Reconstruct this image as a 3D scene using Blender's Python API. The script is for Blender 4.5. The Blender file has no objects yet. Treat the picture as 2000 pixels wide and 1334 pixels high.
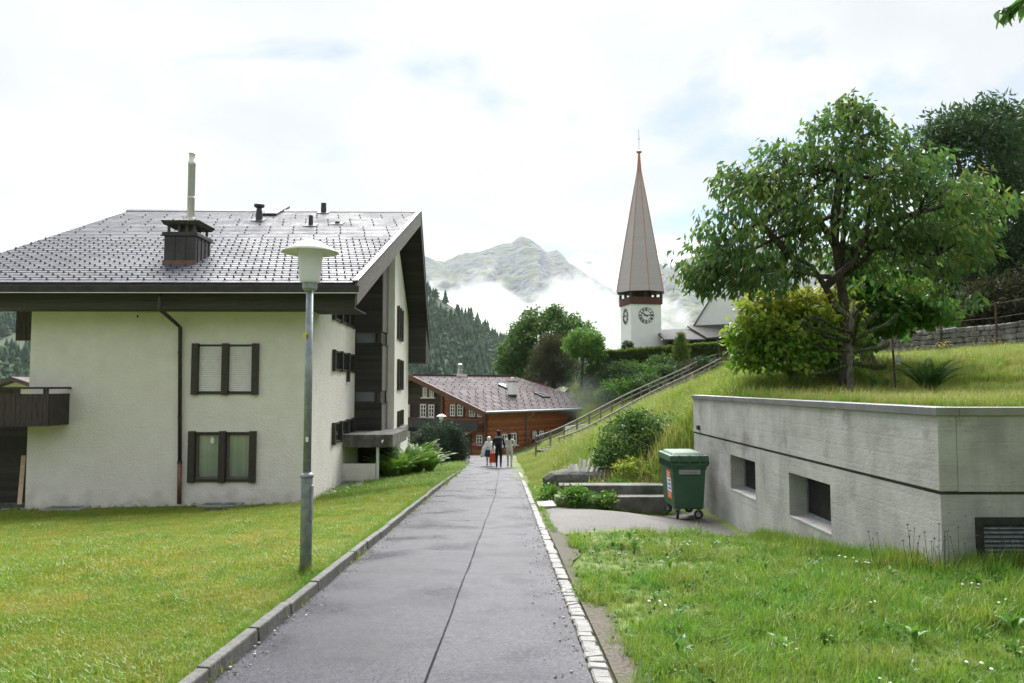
import bpy, bmesh, math, random
import numpy as np
from mathutils import Vector, Matrix, Euler

random.seed(7)
RNG = np.random.default_rng(7)
SC = bpy.context.scene
COL = SC.collection
R = math.radians

# ------------------------------------------------------------------ camera
FPX, HOR, VPX = 1500.0, 753.0, 985.0          # focal length, horizon row and street direction in a 2000 px wide frame
EYE = Vector((0.0, 0.0, 1.6))
cam_d = bpy.data.cameras.new('camera')
cam_d.sensor_width = 36.0
cam_d.lens = 36.0 * FPX / 2000.0
cam_d.clip_start = 0.05
cam_d.clip_end = 30000.0
cam = bpy.data.objects.new('camera', cam_d)
COL.objects.link(cam)
cam.location = EYE
cam.rotation_euler = (R(90) + math.atan((HOR - 667.0) / FPX), 0.0, -math.atan((1000.0 - VPX) / FPX))
SC.camera = cam
CAM_M = cam.rotation_euler.to_matrix()

# ------------------------------------------------------------------ sky
SUN_EL, SUN_AZ = 48.0, 3.0                     # elevation, degrees to the +X side of +Y
world = bpy.data.worlds.new('World')
SC.world = world
world.use_nodes = True
wn, wl = world.node_tree.nodes, world.node_tree.links
wn.clear()
w_out = wn.new('ShaderNodeOutputWorld')
w_bg = wn.new('ShaderNodeBackground')
w_bg.inputs['Strength'].default_value = 0.1
w_sky = wn.new('ShaderNodeTexSky')
w_sky.sky_type = 'NISHITA'
w_sky.sun_disc = False
w_sky.sun_elevation = R(SUN_EL)
w_sky.sun_rotation = R(SUN_AZ)
w_sky.altitude = 1200.0
w_tc = wn.new('ShaderNodeTexCoord')
# cloud layer: project the direction on a plane overhead so that clouds flatten toward the horizon
w_sep = wn.new('ShaderNodeSeparateXYZ')
wl.new(w_tc.outputs['Generated'], w_sep.inputs[0])
w_z = wn.new('ShaderNodeMath'); w_z.operation = 'MAXIMUM'; w_z.inputs[1].default_value = 0.0
wl.new(w_sep.outputs['Z'], w_z.inputs[0])
w_za = wn.new('ShaderNodeMath'); w_za.operation = 'ADD'; w_za.inputs[1].default_value = 0.22
wl.new(w_z.outputs[0], w_za.inputs[0])
w_dx = wn.new('ShaderNodeMath'); w_dx.operation = 'DIVIDE'
w_dy = wn.new('ShaderNodeMath'); w_dy.operation = 'DIVIDE'
wl.new(w_sep.outputs['X'], w_dx.inputs[0]); wl.new(w_za.outputs[0], w_dx.inputs[1])
wl.new(w_sep.outputs['Y'], w_dy.inputs[0]); wl.new(w_za.outputs[0], w_dy.inputs[1])
w_cmb = wn.new('ShaderNodeCombineXYZ')
w_off = wn.new('ShaderNodeMath'); w_off.operation = 'ADD'; w_off.inputs[1].default_value = 0.20
wl.new(w_dx.outputs[0], w_off.inputs[0]); wl.new(w_off.outputs[0], w_cmb.inputs[0]); wl.new(w_dy.outputs[0], w_cmb.inputs[1])
w_cmb.inputs[2].default_value = 9.4
w_n1 = wn.new('ShaderNodeTexNoise')
w_n1.inputs['Scale'].default_value = 1.5
w_n1.inputs['Detail'].default_value = 9.0
w_n1.inputs['Roughness'].default_value = 0.55
w_n1.inputs['Distortion'].default_value = 0.25
wl.new(w_cmb.outputs[0], w_n1.inputs['Vector'])
w_r1 = wn.new('ShaderNodeValToRGB')
w_r1.color_ramp.elements[0].position = 0.365
w_r1.color_ramp.elements[0].color = (0.05, 0.05, 0.05, 1)
w_r1.color_ramp.elements[1].position = 0.475
w_r1.color_ramp.elements[1].color = (1, 1, 1, 1)
wl.new(w_n1.outputs['Fac'], w_r1.inputs[0])
w_n2 = wn.new('ShaderNodeTexNoise')
w_n2.inputs['Scale'].default_value = 2.1
w_n2.inputs['Detail'].default_value = 8.0
wl.new(w_cmb.outputs[0], w_n2.inputs['Vector'])
w_r2 = wn.new('ShaderNodeValToRGB')
w_r2.color_ramp.elements[0].position = 0.40
w_r2.color_ramp.elements[0].color = (3.2, 3.3, 3.45, 1)
w_r2.color_ramp.elements[1].position = 0.66
w_r2.color_ramp.elements[1].color = (4.15, 4.22, 4.33, 1)
wl.new(w_n2.outputs['Fac'], w_r2.inputs[0])
w_gain = wn.new('ShaderNodeMix'); w_gain.data_type = 'RGBA'; w_gain.blend_type = 'MULTIPLY'
w_gain.inputs[0].default_value = 1.0
w_gain.inputs[7].default_value = (0.46, 0.52, 0.57, 1)
wl.new(w_sky.outputs[0], w_gain.inputs[6])
w_mix = wn.new('ShaderNodeMix'); w_mix.data_type = 'RGBA'
wl.new(w_r1.outputs[0], w_mix.inputs[0])
wl.new(w_gain.outputs[2], w_mix.inputs[6])
wl.new(w_r2.outputs[0], w_mix.inputs[7])
wl.new(w_mix.outputs[2], w_bg.inputs['Color'])
wl.new(w_bg.outputs[0], w_out.inputs['Surface'])

# ------------------------------------------------------------------ sun behind thin cloud
sun_d = bpy.data.lights.new('sun', 'SUN')
sun_d.energy = 4.8
sun_d.angle = R(50)
sun_d.color = (1.0, 0.985, 0.96)
sun = bpy.data.objects.new('sun', sun_d)
COL.objects.link(sun)
sd = Vector((math.sin(R(SUN_AZ)) * math.cos(R(SUN_EL)), math.cos(R(SUN_AZ)) * math.cos(R(SUN_EL)), math.sin(R(SUN_EL))))
sun.rotation_euler = sd.to_track_quat('Z', 'Y').to_euler()
sun.location = (0, 0, 60)

SC.view_settings.view_transform = 'Standard'
SC.view_settings.look = 'None'
SC.view_settings.exposure = 1.3
SC.view_settings.gamma = 1.0
SC.view_settings.use_curve_mapping = False
SC.cycles.max_bounces = 8
SC.cycles.transparent_max_bounces = 12
SC.cycles.volume_bounces = 3
SC.cycles.volume_step_rate = 1.0
SC.cycles.use_denoising = True

# ------------------------------------------------------------------ layout helpers
def at(px, py, Y):
    """world point at distance Y down the street that the photograph shows at (px, py) of its 2000 px frame"""
    d = CAM_M @ Vector(((px - 1000.0) / FPX, (667.0 - py) / FPX, -1.0))
    return EYE + d * (Y / d.y)

def on_plane(px, py, p0, n):
    d = CAM_M @ Vector(((px - 1000.0) / FPX, (667.0 - py) / FPX, -1.0))
    p0, n = Vector(p0), Vector(n)
    return EYE + d * ((p0 - EYE).dot(n) / d.dot(n))

def tag(o, label=None, cat=None, group=None, kind=None):
    if label: o['label'] = label
    if cat: o['category'] = cat
    if group: o['group'] = group
    if kind: o['kind'] = kind
    return o

def empty(name, loc=(0, 0, 0), label=None, cat=None, group=None):
    o = bpy.data.objects.new(name, None)
    o.empty_display_size = 0.2
    COL.objects.link(o)
    o.location = loc
    return tag(o, label, cat, group)

def link(o, parent=None):
    COL.objects.link(o)
    if parent is not None:
        o.parent = parent
        o.matrix_parent_inverse = PINV(parent)
    return o

def PINV(p):
    m = Matrix.Identity(4)
    chain = []
    while p is not None:
        chain.append(p); p = p.parent
    for q in reversed(chain):
        m = m @ (q.matrix_parent_inverse if q.parent else Matrix.Identity(4)) @ q.matrix_basis
    return m.inverted()

def inst(name, mesh, loc, rot=(0, 0, 0), scale=(1, 1, 1), parent=None):
    o = bpy.data.objects.new(name, mesh)
    o.location = loc; o.rotation_euler = rot; o.scale = scale
    return link(o, parent)

class MB:
    """collects faces, then links them as one mesh object"""
    def __init__(s):
        s.v, s.f, s.m = [], [], []
    def pt(s, p):
        s.v.append(tuple(p)); return len(s.v) - 1
    def face(s, pts, mi=0):
        s.f.append([s.pt(p) for p in pts]); s.m.append(mi); return s
    def hexa(s, c, mi=0):
        """8 corners: bottom ring 0-3 (counter clockwise from above), top ring 4-7"""
        b = len(s.v)
        s.v += [tuple(p) for p in c]
        for q in ((3, 2, 1, 0), (4, 5, 6, 7), (0, 1, 5, 4), (1, 2, 6, 5), (2, 3, 7, 6), (3, 0, 4, 7)):
            s.f.append([b + i for i in q]); s.m.append(mi)
        return s
    def box(s, x0, x1, y0, y1, z0, z1, mi=0):
        return s.hexa([(x0, y0, z0), (x1, y0, z0), (x1, y1, z0), (x0, y1, z0), (x0, y0, z1), (x1, y0, z1), (x1, y1, z1), (x0, y1, z1)], mi)
    def obox(s, o, u, v, w, u0, u1, v0, v1, w0, w1, mi=0):
        o, u, v, w = Vector(o), Vector(u), Vector(v), Vector(w)
        P = lambda a, b, c: o + u * a + v * b + w * c
        return s.hexa([P(u0, v0, w0), P(u1, v0, w0), P(u1, v1, w0), P(u0, v1, w0), P(u0, v0, w1), P(u1, v0, w1), P(u1, v1, w1), P(u0, v1, w1)], mi)
    def beam(s, a, b, w, h, mi=0, up=(0, 0, 1)):
        a, b = Vector(a), Vector(b)
        d = (b - a).normalized()
        side = d.cross(Vector(up))
        side = side.normalized() if side.length > 1e-5 else Vector((1, 0, 0))
        upv = side.cross(d).normalized()
        L = (b - a).length
        return s.obox(a, d, side, upv, 0, L, -w / 2, w / 2, -h / 2, h / 2, mi)
    def extrude(s, poly, vec, mi=0):
        vec = Vector(vec); n = len(poly)
        a = [s.pt(p) for p in poly]; b = [s.pt(Vector(p) + vec) for p in poly]
        s.f.append(a[::-1]); s.m.append(mi); s.f.append(b); s.m.append(mi)
        for i in range(n):
            j = (i + 1) % n
            s.f.append([a[i], a[j], b[j], b[i]]); s.m.append(mi)
        return s
    def tube(s, pts, rad, n=8, mi=0, cap=True):
        pts = [Vector(p) for p in pts]
        if not hasattr(rad, '__len__'): rad = [rad] * len(pts)
        rings = []
        ref = Vector((0, 0, 1))
        prev = None
        for i, p in enumerate(pts):
            d = (pts[min(i + 1, len(pts) - 1)] - pts[max(i - 1, 0)])
            d = d.normalized() if d.length > 1e-9 else Vector((0, 0, 1))
            if prev is None:
                a = d.cross(ref)
                if a.length < 1e-3: a = d.cross(Vector((1, 0, 0)))
            else:
                a = prev - d * prev.dot(d)
                if a.length < 1e-4: a = d.cross(ref)
            a = a.normalized(); prev = a
            b = d.cross(a)
            rings.append([s.pt(p + (a * math.cos(2 * math.pi * k / n) + b * math.sin(2 * math.pi * k / n)) * rad[i]) for k in range(n)])
        for i in range(len(rings) - 1):
            for k in range(n):
                l = (k + 1) % n
                s.f.append([rings[i][k], rings[i][l], rings[i + 1][l], rings[i + 1][k]]); s.m.append(mi)
        if cap:
            s.f.append(rings[0][::-1]); s.m.append(mi); s.f.append(rings[-1]); s.m.append(mi)
        return s
    def lathe(s, c, prof, n=24, mi=0, a0=0.0):
        c = Vector(c); rings = []
        for r, z in prof:
            rings.append([s.pt(c + Vector((r * math.cos(a0 + 2 * math.pi * k / n), r * math.sin(a0 + 2 * math.pi * k / n), z))) for k in range(n)])
        for i in range(len(rings) - 1):
            for k in range(n):
                l = (k + 1) % n
                s.f.append([rings[i][k], rings[i][l], rings[i + 1][l], rings[i + 1][k]]); s.m.append(mi)
        s.f.append(rings[0][::-1]); s.m.append(mi); s.f.append(rings[-1]); s.m.append(mi)
        return s
    def mesh(s, name, mats, smooth=False):
        me = bpy.data.meshes.new(name)
        me.from_pydata(s.v, [], s.f)
        for m in (mats if isinstance(mats, (list, tuple)) else [mats]):
            me.materials.append(m)
        if any(s.m): me.polygons.foreach_set('material_index', s.m)
        if smooth: me.polygons.foreach_set('use_smooth', [True] * len(me.polygons))
        me.update()
        return me
    def build(s, name, mats, parent=None, smooth=False, bevel=0.0, auto=False):
        o = bpy.data.objects.new(name, s.mesh(name, mats, smooth))
        if bevel:
            b = o.modifiers.new('bevel', 'BEVEL'); b.width = bevel; b.segments = 2; b.limit_method = 'ANGLE'; b.angle_limit = R(40)
        return link(o, parent)

def np_mesh(name, verts, faces, mat, tint=None, smooth=False):
    """verts (n,3), faces (m,k) arrays of one polygon size; tint: one value per face"""
    verts = np.ascontiguousarray(verts, dtype=np.float32); faces = np.ascontiguousarray(faces, dtype=np.int32)
    me = bpy.data.meshes.new(name)
    n, k = faces.shape
    me.vertices.add(len(verts)); me.vertices.foreach_set('co', verts.ravel())
    me.loops.add(n * k); me.loops.foreach_set('vertex_index', faces.ravel())
    me.polygons.add(n)
    me.polygons.foreach_set('loop_start', np.arange(0, n * k, k, dtype=np.int32))
    me.polygons.foreach_set('loop_total', np.full(n, k, dtype=np.int32))
    if smooth: me.polygons.foreach_set('use_smooth', np.ones(n, dtype=bool))
    for m in (mat if isinstance(mat, (list, tuple)) else [mat]): me.materials.append(m)
    me.update(calc_edges=True)
    if tint is not None:
        a = me.attributes.new('tint', 'FLOAT', 'FACE'); a.data.foreach_set('value', np.asarray(tint, dtype=np.float32))
    return me

def np_obj(name, verts, faces, mat, parent=None, tint=None, smooth=False):
    return link(bpy.data.objects.new(name, np_mesh(name, verts, faces, mat, tint, smooth)), parent)

# ------------------------------------------------------------------ noise in numpy
def _hash(ix, iy, seed):
    h = (ix.astype(np.int64) * 374761393 + iy.astype(np.int64) * 668265263 + seed * 974634777) & 0x7fffffff
    h = ((h ^ (h >> 13)) * 1274126177) & 0x7fffffff
    return ((h ^ (h >> 16)) & 0xffff) / 65535.0
def vnoise(x, y, seed=0):
    x = np.asarray(x, float); y = np.asarray(y, float)
    ix, iy = np.floor(x), np.floor(y); fx, fy = x - ix, y - iy
    fx = fx * fx * (3 - 2 * fx); fy = fy * fy * (3 - 2 * fy)
    a = _hash(ix, iy, seed); b = _hash(ix + 1, iy, seed); c = _hash(ix, iy + 1, seed); d = _hash(ix + 1, iy + 1, seed)
    return (a * (1 - fx) + b * fx) * (1 - fy) + (c * (1 - fx) + d * fx) * fy
def fbm(x, y, seed=0, octv=5, gain=0.5):
    t, a, s = 0.0, 1.0, 0.0
    for i in range(octv):
        t = t + a * vnoise(np.asarray(x) * 2 ** i, np.asarray(y) * 2 ** i, seed + i * 17); s += a; a *= gain
    return t / s
def ridged(x, y, seed=0, octv=5, gain=0.55):
    t, a, s = 0.0, 1.0, 0.0
    for i in range(octv):
        t = t + a * (1 - np.abs(2 * vnoise(np.asarray(x) * 2 ** i, np.asarray(y) * 2 ** i, seed + i * 31) - 1)); s += a; a *= gain
    return t / s
def sstep(a, b, x):
    t = np.clip((np.asarray(x, float) - a) / (b - a), 0, 1); return t * t * (3 - 2 * t)
# ------------------------------------------------------------------ materials
def mat(name, c1, c2=None, scale=6.0, rough=0.7, bump=0.0, bscale=None, metal=0.0, spec=0.5, stretch=(1, 1, 1), detail=6.0, rough2=None, lo=0.35, hi=0.65, bdist=0.02, c3=None, scale3=0.6, f3=0.5):
    """principled surface: two colours mixed by noise, optional third in big patches, optional bump"""
    m = bpy.data.materials.new(name); m.use_nodes = True
    nt = m.node_tree; n, l = nt.nodes, nt.links
    p = n['Principled BSDF']
    p.inputs['Roughness'].default_value = rough
    p.inputs['Metallic'].default_value = metal
    p.inputs['Specular IOR Level'].default_value = spec
    tc = n.new('ShaderNodeNewGeometry')
    mp = n.new('ShaderNodeMapping'); mp.inputs['Scale'].default_value = stretch
    l.new(tc.outputs['Position'], mp.inputs['Vector'])
    c2 = c2 or c1
    nz = n.new('ShaderNodeTexNoise'); nz.inputs['Scale'].default_value = scale; nz.inputs['Detail'].default_value = detail; nz.inputs['Roughness'].default_value = 0.6
    l.new(mp.outputs[0], nz.inputs['Vector'])
    cr = n.new('ShaderNodeValToRGB')
    cr.color_ramp.elements[0].position = lo; cr.color_ramp.elements[0].color = (*c1, 1)
    cr.color_ramp.elements[1].position = hi; cr.color_ramp.elements[1].color = (*c2, 1)
    l.new(nz.outputs['Fac'], cr.inputs[0])
    col = cr.outputs[0]
    if c3:
        n3 = n.new('ShaderNodeTexNoise'); n3.inputs['Scale'].default_value = scale3; n3.inputs['Detail'].default_value = 5
        l.new(mp.outputs[0], n3.inputs['Vector'])
        r3 = n.new('ShaderNodeMapRange'); r3.inputs[1].default_value = 0.45; r3.inputs[2].default_value = 0.65; r3.inputs[4].default_value = f3
        l.new(n3.outputs['Fac'], r3.inputs[0])
        mx = n.new('ShaderNodeMix'); mx.data_type = 'RGBA'; mx.inputs[7].default_value = (*c3, 1)
        l.new(r3.outputs[0], mx.inputs[0]); l.new(col, mx.inputs[6]); col = mx.outputs[2]
    l.new(col, p.inputs['Base Color'])
    if rough2 is not None:
        rr = n.new('ShaderNodeMapRange'); rr.inputs[1].default_value = 0.35; rr.inputs[2].default_value = 0.65
        rr.inputs[3].default_value = rough; rr.inputs[4].default_value = rough2
        n4 = n.new('ShaderNodeTexNoise'); n4.inputs['Scale'].default_value = 1.3 if scale > 20 else scale * 0.35; n4.inputs['Detail'].default_value = 5
        l.new(mp.outputs[0], n4.inputs['Vector']); l.new(n4.outputs['Fac'], rr.inputs[0]); l.new(rr.outputs[0], p.inputs['Roughness'])
    if bump:
        nb = n.new('ShaderNodeTexNoise'); nb.inputs['Scale'].default_value = bscale or scale * 4; nb.inputs['Detail'].default_value = 5
        l.new(mp.outputs[0], nb.inputs['Vector'])
        b = n.new('ShaderNodeBump'); b.inputs['Strength'].default_value = bump; b.inputs['Distance'].default_value = bdist
        l.new(nb.outputs['Fac'], b.inputs['Height']); l.new(b.outputs[0], p.inputs['Normal'])
    return m

def leaf_mat(name, cols, trans=0.35, rough=0.45, patch=None, use_random=False, spec=0.4, pscale=0.35):
    """foliage: colour picked per leaf (face attribute) or per tuft, light passing through"""
    m = bpy.data.materials.new(name); m.use_nodes = True
    nt = m.node_tree; n, l = nt.nodes, nt.links
    p = n['Principled BSDF']; out = n['Material Output']
    p.inputs['Roughness'].default_value = rough; p.inputs['Specular IOR Level'].default_value = spec
    if use_random:
        src = n.new('ShaderNodeObjectInfo').outputs['Random']
    else:
        a = n.new('ShaderNodeAttribute'); a.attribute_name = 'tint'; src = a.outputs['Fac']
    cr = n.new('ShaderNodeValToRGB'); cr.color_ramp.interpolation = 'LINEAR'
    els = cr.color_ramp.elements
    while len(els) < len(cols): els.new(0.5)
    for i, c in enumerate(cols):
        els[i].position = i / (len(cols) - 1); els[i].color = (*c, 1)
    l.new(src, cr.inputs[0]); col = cr.outputs[0]
    if patch:
        g = n.new('ShaderNodeNewGeometry')
        z = n.new('ShaderNodeTexNoise'); z.inputs['Scale'].default_value = pscale; z.inputs['Detail'].default_value = 6; z.inputs['Roughness'].default_value = 0.65
        l.new(g.outputs['Position'], z.inputs['Vector'])
        mr = n.new('ShaderNodeMapRange'); mr.inputs[1].default_value = 0.42; mr.inputs[2].default_value = 0.62; mr.inputs[4].default_value = 0.75
        l.new(z.outputs['Fac'], mr.inputs[0])
        mx = n.new('ShaderNodeMix'); mx.data_type = 'RGBA'; mx.inputs[7].default_value = (*patch, 1)
        l.new(mr.outputs[0], mx.inputs[0]); l.new(col, mx.inputs[6]); col = mx.outputs[2]
    l.new(col, p.inputs['Base Color'])
    t = n.new('ShaderNodeBsdfTranslucent'); l.new(col, t.inputs['Color'])
    ms = n.new('ShaderNodeMixShader'); ms.inputs[0].default_value = trans
    l.new(p.outputs[0], ms.inputs[1]); l.new(t.outputs[0], ms.inputs[2]); l.new(ms.outputs[0], out.inputs['Surface'])
    return m

def glass_mat(name, c=(0.02, 0.025, 0.03), rough=0.04):
    m = bpy.data.materials.new(name); m.use_nodes = True
    p = m.node_tree.nodes['Principled BSDF']
    p.inputs['Base Color'].default_value = (*c, 1); p.inputs['Roughness'].default_value = rough; p.inputs['Specular IOR Level'].default_value = 0.6
    return m

def clear_glass(name):
    """a thin window pane: mostly see-through, with a mirror coat"""
    m = bpy.data.materials.new(name); m.use_nodes = True
    n, l = m.node_tree.nodes, m.node_tree.links
    out = n['Material Output']; n.remove(n['Principled BSDF'])
    t = n.new('ShaderNodeBsdfTransparent'); t.inputs[0].default_value = (0.95, 0.97, 0.96, 1)
    g = n.new('ShaderNodeBsdfGlossy'); g.inputs['Roughness'].default_value = 0.02
    f = n.new('ShaderNodeFresnel'); f.inputs[0].default_value = 1.5
    a = n.new('ShaderNodeMath'); a.operation = 'ADD'; a.inputs[1].default_value = 0.03; l.new(f.outputs[0], a.inputs[0])
    x = n.new('ShaderNodeMixShader'); l.new(a.outputs[0], x.inputs[0]); l.new(t.outputs[0], x.inputs[1]); l.new(g.outputs[0], x.inputs[2])
    l.new(x.outputs[0], out.inputs['Surface'])
    return m

def stripe_mat(name, c1, c2, scale, axis='Z', rough=0.7, bump=0.5, rowvar=0.45, width=0.12, stretch=(1, 1, 12)):
    """boards: joints along one world axis, grain along the others"""
    m = bpy.data.materials.new(name); m.use_nodes = True
    n, l = m.node_tree.nodes, m.node_tree.links
    p = n['Principled BSDF']; p.inputs['Roughness'].default_value = rough
    g = n.new('ShaderNodeNewGeometry'); s = n.new('ShaderNodeSeparateXYZ'); l.new(g.outputs['Position'], s.inputs[0])
    mul = n.new('ShaderNodeMath'); mul.operation = 'MULTIPLY'; mul.inputs[1].default_value = scale
    if axis == 'D':
        ad = n.new('ShaderNodeMath'); ad.operation = 'ADD'; l.new(s.outputs['X'], ad.inputs[0]); l.new(s.outputs['Y'], ad.inputs[1]); l.new(ad.outputs[0], mul.inputs[0])
    else:
        l.new(s.outputs[axis], mul.inputs[0])
    fr = n.new('ShaderNodeMath'); fr.operation = 'FRACT'; l.new(mul.outputs[0], fr.inputs[0])
    fl = n.new('ShaderNodeMath'); fl.operation = 'FLOOR'; l.new(mul.outputs[0], fl.inputs[0])
    wn_ = n.new('ShaderNodeTexWhiteNoise'); wn_.noise_dimensions = '1D'; l.new(fl.outputs[0], wn_.inputs['W'])
    gt = n.new('ShaderNodeMath'); gt.operation = 'GREATER_THAN'; gt.inputs[1].default_value = width; l.new(fr.outputs[0], gt.inputs[0])
    nz = n.new('ShaderNodeTexNoise'); nz.inputs['Scale'].default_value = 3; nz.inputs['Detail'].default_value = 7
    mp = n.new('ShaderNodeMapping'); mp.inputs['Scale'].default_value = stretch; l.new(g.outputs['Position'], mp.inputs[0]); l.new(mp.outputs[0], nz.inputs['Vector'])
    av = n.new('ShaderNodeMath'); av.operation = 'ADD'; l.new(nz.outputs['Fac'], av.inputs[0])
    sc = n.new('ShaderNodeMath'); sc.operation = 'MULTIPLY_ADD'; sc.inputs[1].default_value = rowvar; sc.inputs[2].default_value = -rowvar / 2; l.new(wn_.outputs['Value'], sc.inputs[0]); l.new(sc.outputs[0], av.inputs[1])
    cr = n.new('ShaderNodeValToRGB'); cr.color_ramp.elements[0].position = 0.3; cr.color_ramp.elements[0].color = (*c1, 1)
    cr.color_ramp.elements[1].position = 0.72; cr.color_ramp.elements[1].color = (*c2, 1); l.new(av.outputs[0], cr.inputs[0])
    l.new(cr.outputs[0], p.inputs['Base Color'])
    b = n.new('ShaderNodeBump'); b.inputs['Strength'].default_value = bump; b.inputs['Distance'].default_value = 0.02
    l.new(gt.outputs[0], b.inputs['Height']); l.new(b.outputs[0], p.inputs['Normal'])
    return m

M = {}
M['stucco'] = mat('stucco', (0.78, 0.735, 0.68), (0.85, 0.81, 0.765), scale=2.2, rough=0.92, bump=0.8, bscale=13, bdist=0.035, c3=(0.74, 0.70, 0.645), scale3=0.35, f3=0.55)
def splash(m, z0, z1, col, f):
    """dirt splashed up the foot of a wall, ragged at its upper edge"""
    n, l = m.node_tree.nodes, m.node_tree.links; p = n['Principled BSDF']
    g = n.new('ShaderNodeNewGeometry'); s = n.new('ShaderNodeSeparateXYZ'); l.new(g.outputs['Position'], s.inputs[0])
    z = n.new('ShaderNodeTexNoise'); z.inputs['Scale'].default_value = 2.3; z.inputs['Detail'].default_value = 8; l.new(g.outputs['Position'], z.inputs['Vector'])
    a = n.new('ShaderNodeMath'); a.operation = 'MULTIPLY_ADD'; a.inputs[1].default_value = -1.6; l.new(z.outputs['Fac'], a.inputs[0]); l.new(s.outputs['Z'], a.inputs[2])
    r = n.new('ShaderNodeMapRange'); r.inputs[1].default_value = z1 - .8; r.inputs[2].default_value = z0 - .8; r.inputs[4].default_value = f; l.new(a.outputs[0], r.inputs[0])
    x = n.new('ShaderNodeMix'); x.data_type = 'RGBA'; x.inputs[7].default_value = (*col, 1); c = p.inputs['Base Color'].links[0].from_socket
    l.new(r.outputs[0], x.inputs[0]); l.new(c, x.inputs[6]); l.new(x.outputs[2], p.inputs['Base Color'])
splash(M['stucco'], -2.4, -1.7, (0.42, 0.39, 0.32), 0.7)
M['dark_wood'] = mat('dark_wood', (0.028, 0.022, 0.019), (0.060, 0.047, 0.040), scale=4, rough=0.75, bump=0.3, bscale=30, stretch=(1, 1, 6))
M['grey_wood'] = mat('grey_wood', (0.10, 0.09, 0.085), (0.21, 0.19, 0.18), scale=5, rough=0.8, bump=0.4, bscale=25, stretch=(6, 1, 6))
M['fascia'] = mat('fascia', (0.034, 0.027, 0.026), (0.062, 0.050, 0.047), scale=3, rough=0.6, bump=0.2, bscale=14, stretch=(0.4, 1, 8))
M['frame'] = mat('frame', (0.030, 0.023, 0.020), (0.050, 0.038, 0.033), scale=9, rough=0.55, bump=0.15)
M['gutter'] = mat('gutter', (0.030, 0.027, 0.029), (0.055, 0.048, 0.05), scale=4, rough=0.4, metal=0.3)
M['pipe'] = mat('pipe', (0.040, 0.027, 0.026), (0.062, 0.043, 0.040), scale=5, rough=0.45, metal=0.2)
M['slate'] = mat('slate', (0.070, 0.074, 0.092), (0.135, 0.138, 0.160), scale=2.7, rough=0.56, rough2=0.70, spec=0.27, bump=0.15, bscale=18, c3=(0.10, 0.095, 0.105), scale3=0.4)
M['hook'] = mat('hook', (0.012, 0.011, 0.012), rough=0.5)
M['metal_clad'] = mat('metal_clad', (0.040, 0.036, 0.040), (0.070, 0.062, 0.066), scale=3, rough=0.45, metal=0.4)
M['copper_flash'] = mat('copper_flash', (0.16, 0.075, 0.06), (0.22, 0.11, 0.09), scale=6, rough=0.5, metal=0.3)
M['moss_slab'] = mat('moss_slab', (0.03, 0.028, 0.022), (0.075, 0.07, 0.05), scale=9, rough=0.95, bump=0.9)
M['steel'] = mat('steel', (0.72, 0.70, 0.70), (0.82, 0.80, 0.80), scale=4, rough=0.35, metal=0.1)
M['galv'] = mat('galv', (0.20, 0.23, 0.26), (0.33, 0.36, 0.39), scale=11, rough=0.5, metal=0.35, bump=0.1, bscale=60)
M['enamel'] = mat('enamel', (0.76, 0.74, 0.73), (0.85, 0.83, 0.82), scale=5, rough=0.35)
M['lamp_glass'] = mat('lamp_glass', (0.74, 0.73, 0.73), (0.84, 0.83, 0.83), scale=3, rough=0.25)
def concrete_mat(name, c1, c2, stain):
    """board-marked concrete: cloudy tone, run-down streaks, fine horizontal board lines, pores"""
    m = mat(name, c1, c2, scale=1.5, rough=0.85, detail=10, lo=0.30, hi=0.70)
    n, l = m.node_tree.nodes, m.node_tree.links; p = n['Principled BSDF']; g = n.new('ShaderNodeNewGeometry')
    def nz(sc, st, det=6, ro=0.6):
        mp = n.new('ShaderNodeMapping'); mp.inputs['Scale'].default_value = st; l.new(g.outputs['Position'], mp.inputs[0])
        z = n.new('ShaderNodeTexNoise'); z.inputs['Scale'].default_value = sc; z.inputs['Detail'].default_value = det; z.inputs['Roughness'].default_value = ro; l.new(mp.outputs[0], z.inputs['Vector']); return z.outputs['Fac']
    def rng_(x, a, b, o): r = n.new('ShaderNodeMapRange'); r.inputs[1].default_value = a; r.inputs[2].default_value = b; r.inputs[4].default_value = o; l.new(x, r.inputs[0]); return r.outputs[0]
    def mixc(c, f, col): x = n.new('ShaderNodeMix'); x.data_type = 'RGBA'; x.inputs[7].default_value = (*col, 1); l.new(f, x.inputs[0]); l.new(c, x.inputs[6]); return x.outputs[2]
    c = p.inputs['Base Color'].links[0].from_socket
    c = mixc(c, rng_(nz(2.2, (1, 1, .22), 8, .7), .52, .78, .55), stain)
    c = mixc(c, rng_(nz(4.0, (.25, .25, 3.4), 6, .7), .55, .70, .45), tuple(v * 1.25 for v in stain))
    c = mixc(c, rng_(nz(1.1, (1, 1, 1), 9, .7), .56, .66, .5), tuple(v * .8 for v in stain))
    c = mixc(c, rng_(nz(26, (1, 1, 1), 2), .68, .74, .6), tuple(v * .45 for v in stain))
    l.new(c, p.inputs['Base Color'])
    w = n.new('ShaderNodeTexWave'); w.wave_type = 'BANDS'; w.bands_direction = 'Z'; w.inputs['Scale'].default_value = 1.55; w.inputs['Distortion'].default_value = .25; w.inputs['Detail'].default_value = 2; l.new(g.outputs['Position'], w.inputs['Vector'])
    ad = n.new('ShaderNodeMath'); ad.operation = 'MULTIPLY_ADD'; ad.inputs[1].default_value = .13; l.new(rng_(w.outputs['Fac'], .0, .08, 1.0), ad.inputs[0]); l.new(nz(16, (1, 1, 2.2), 7, .65), ad.inputs[2])
    b = n.new('ShaderNodeBump'); b.inputs['Strength'].default_value = .55; b.inputs['Distance'].default_value = .012; l.new(ad.outputs[0], b.inputs['Height']); l.new(b.outputs[0], p.inputs['Normal'])
    return m
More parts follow.
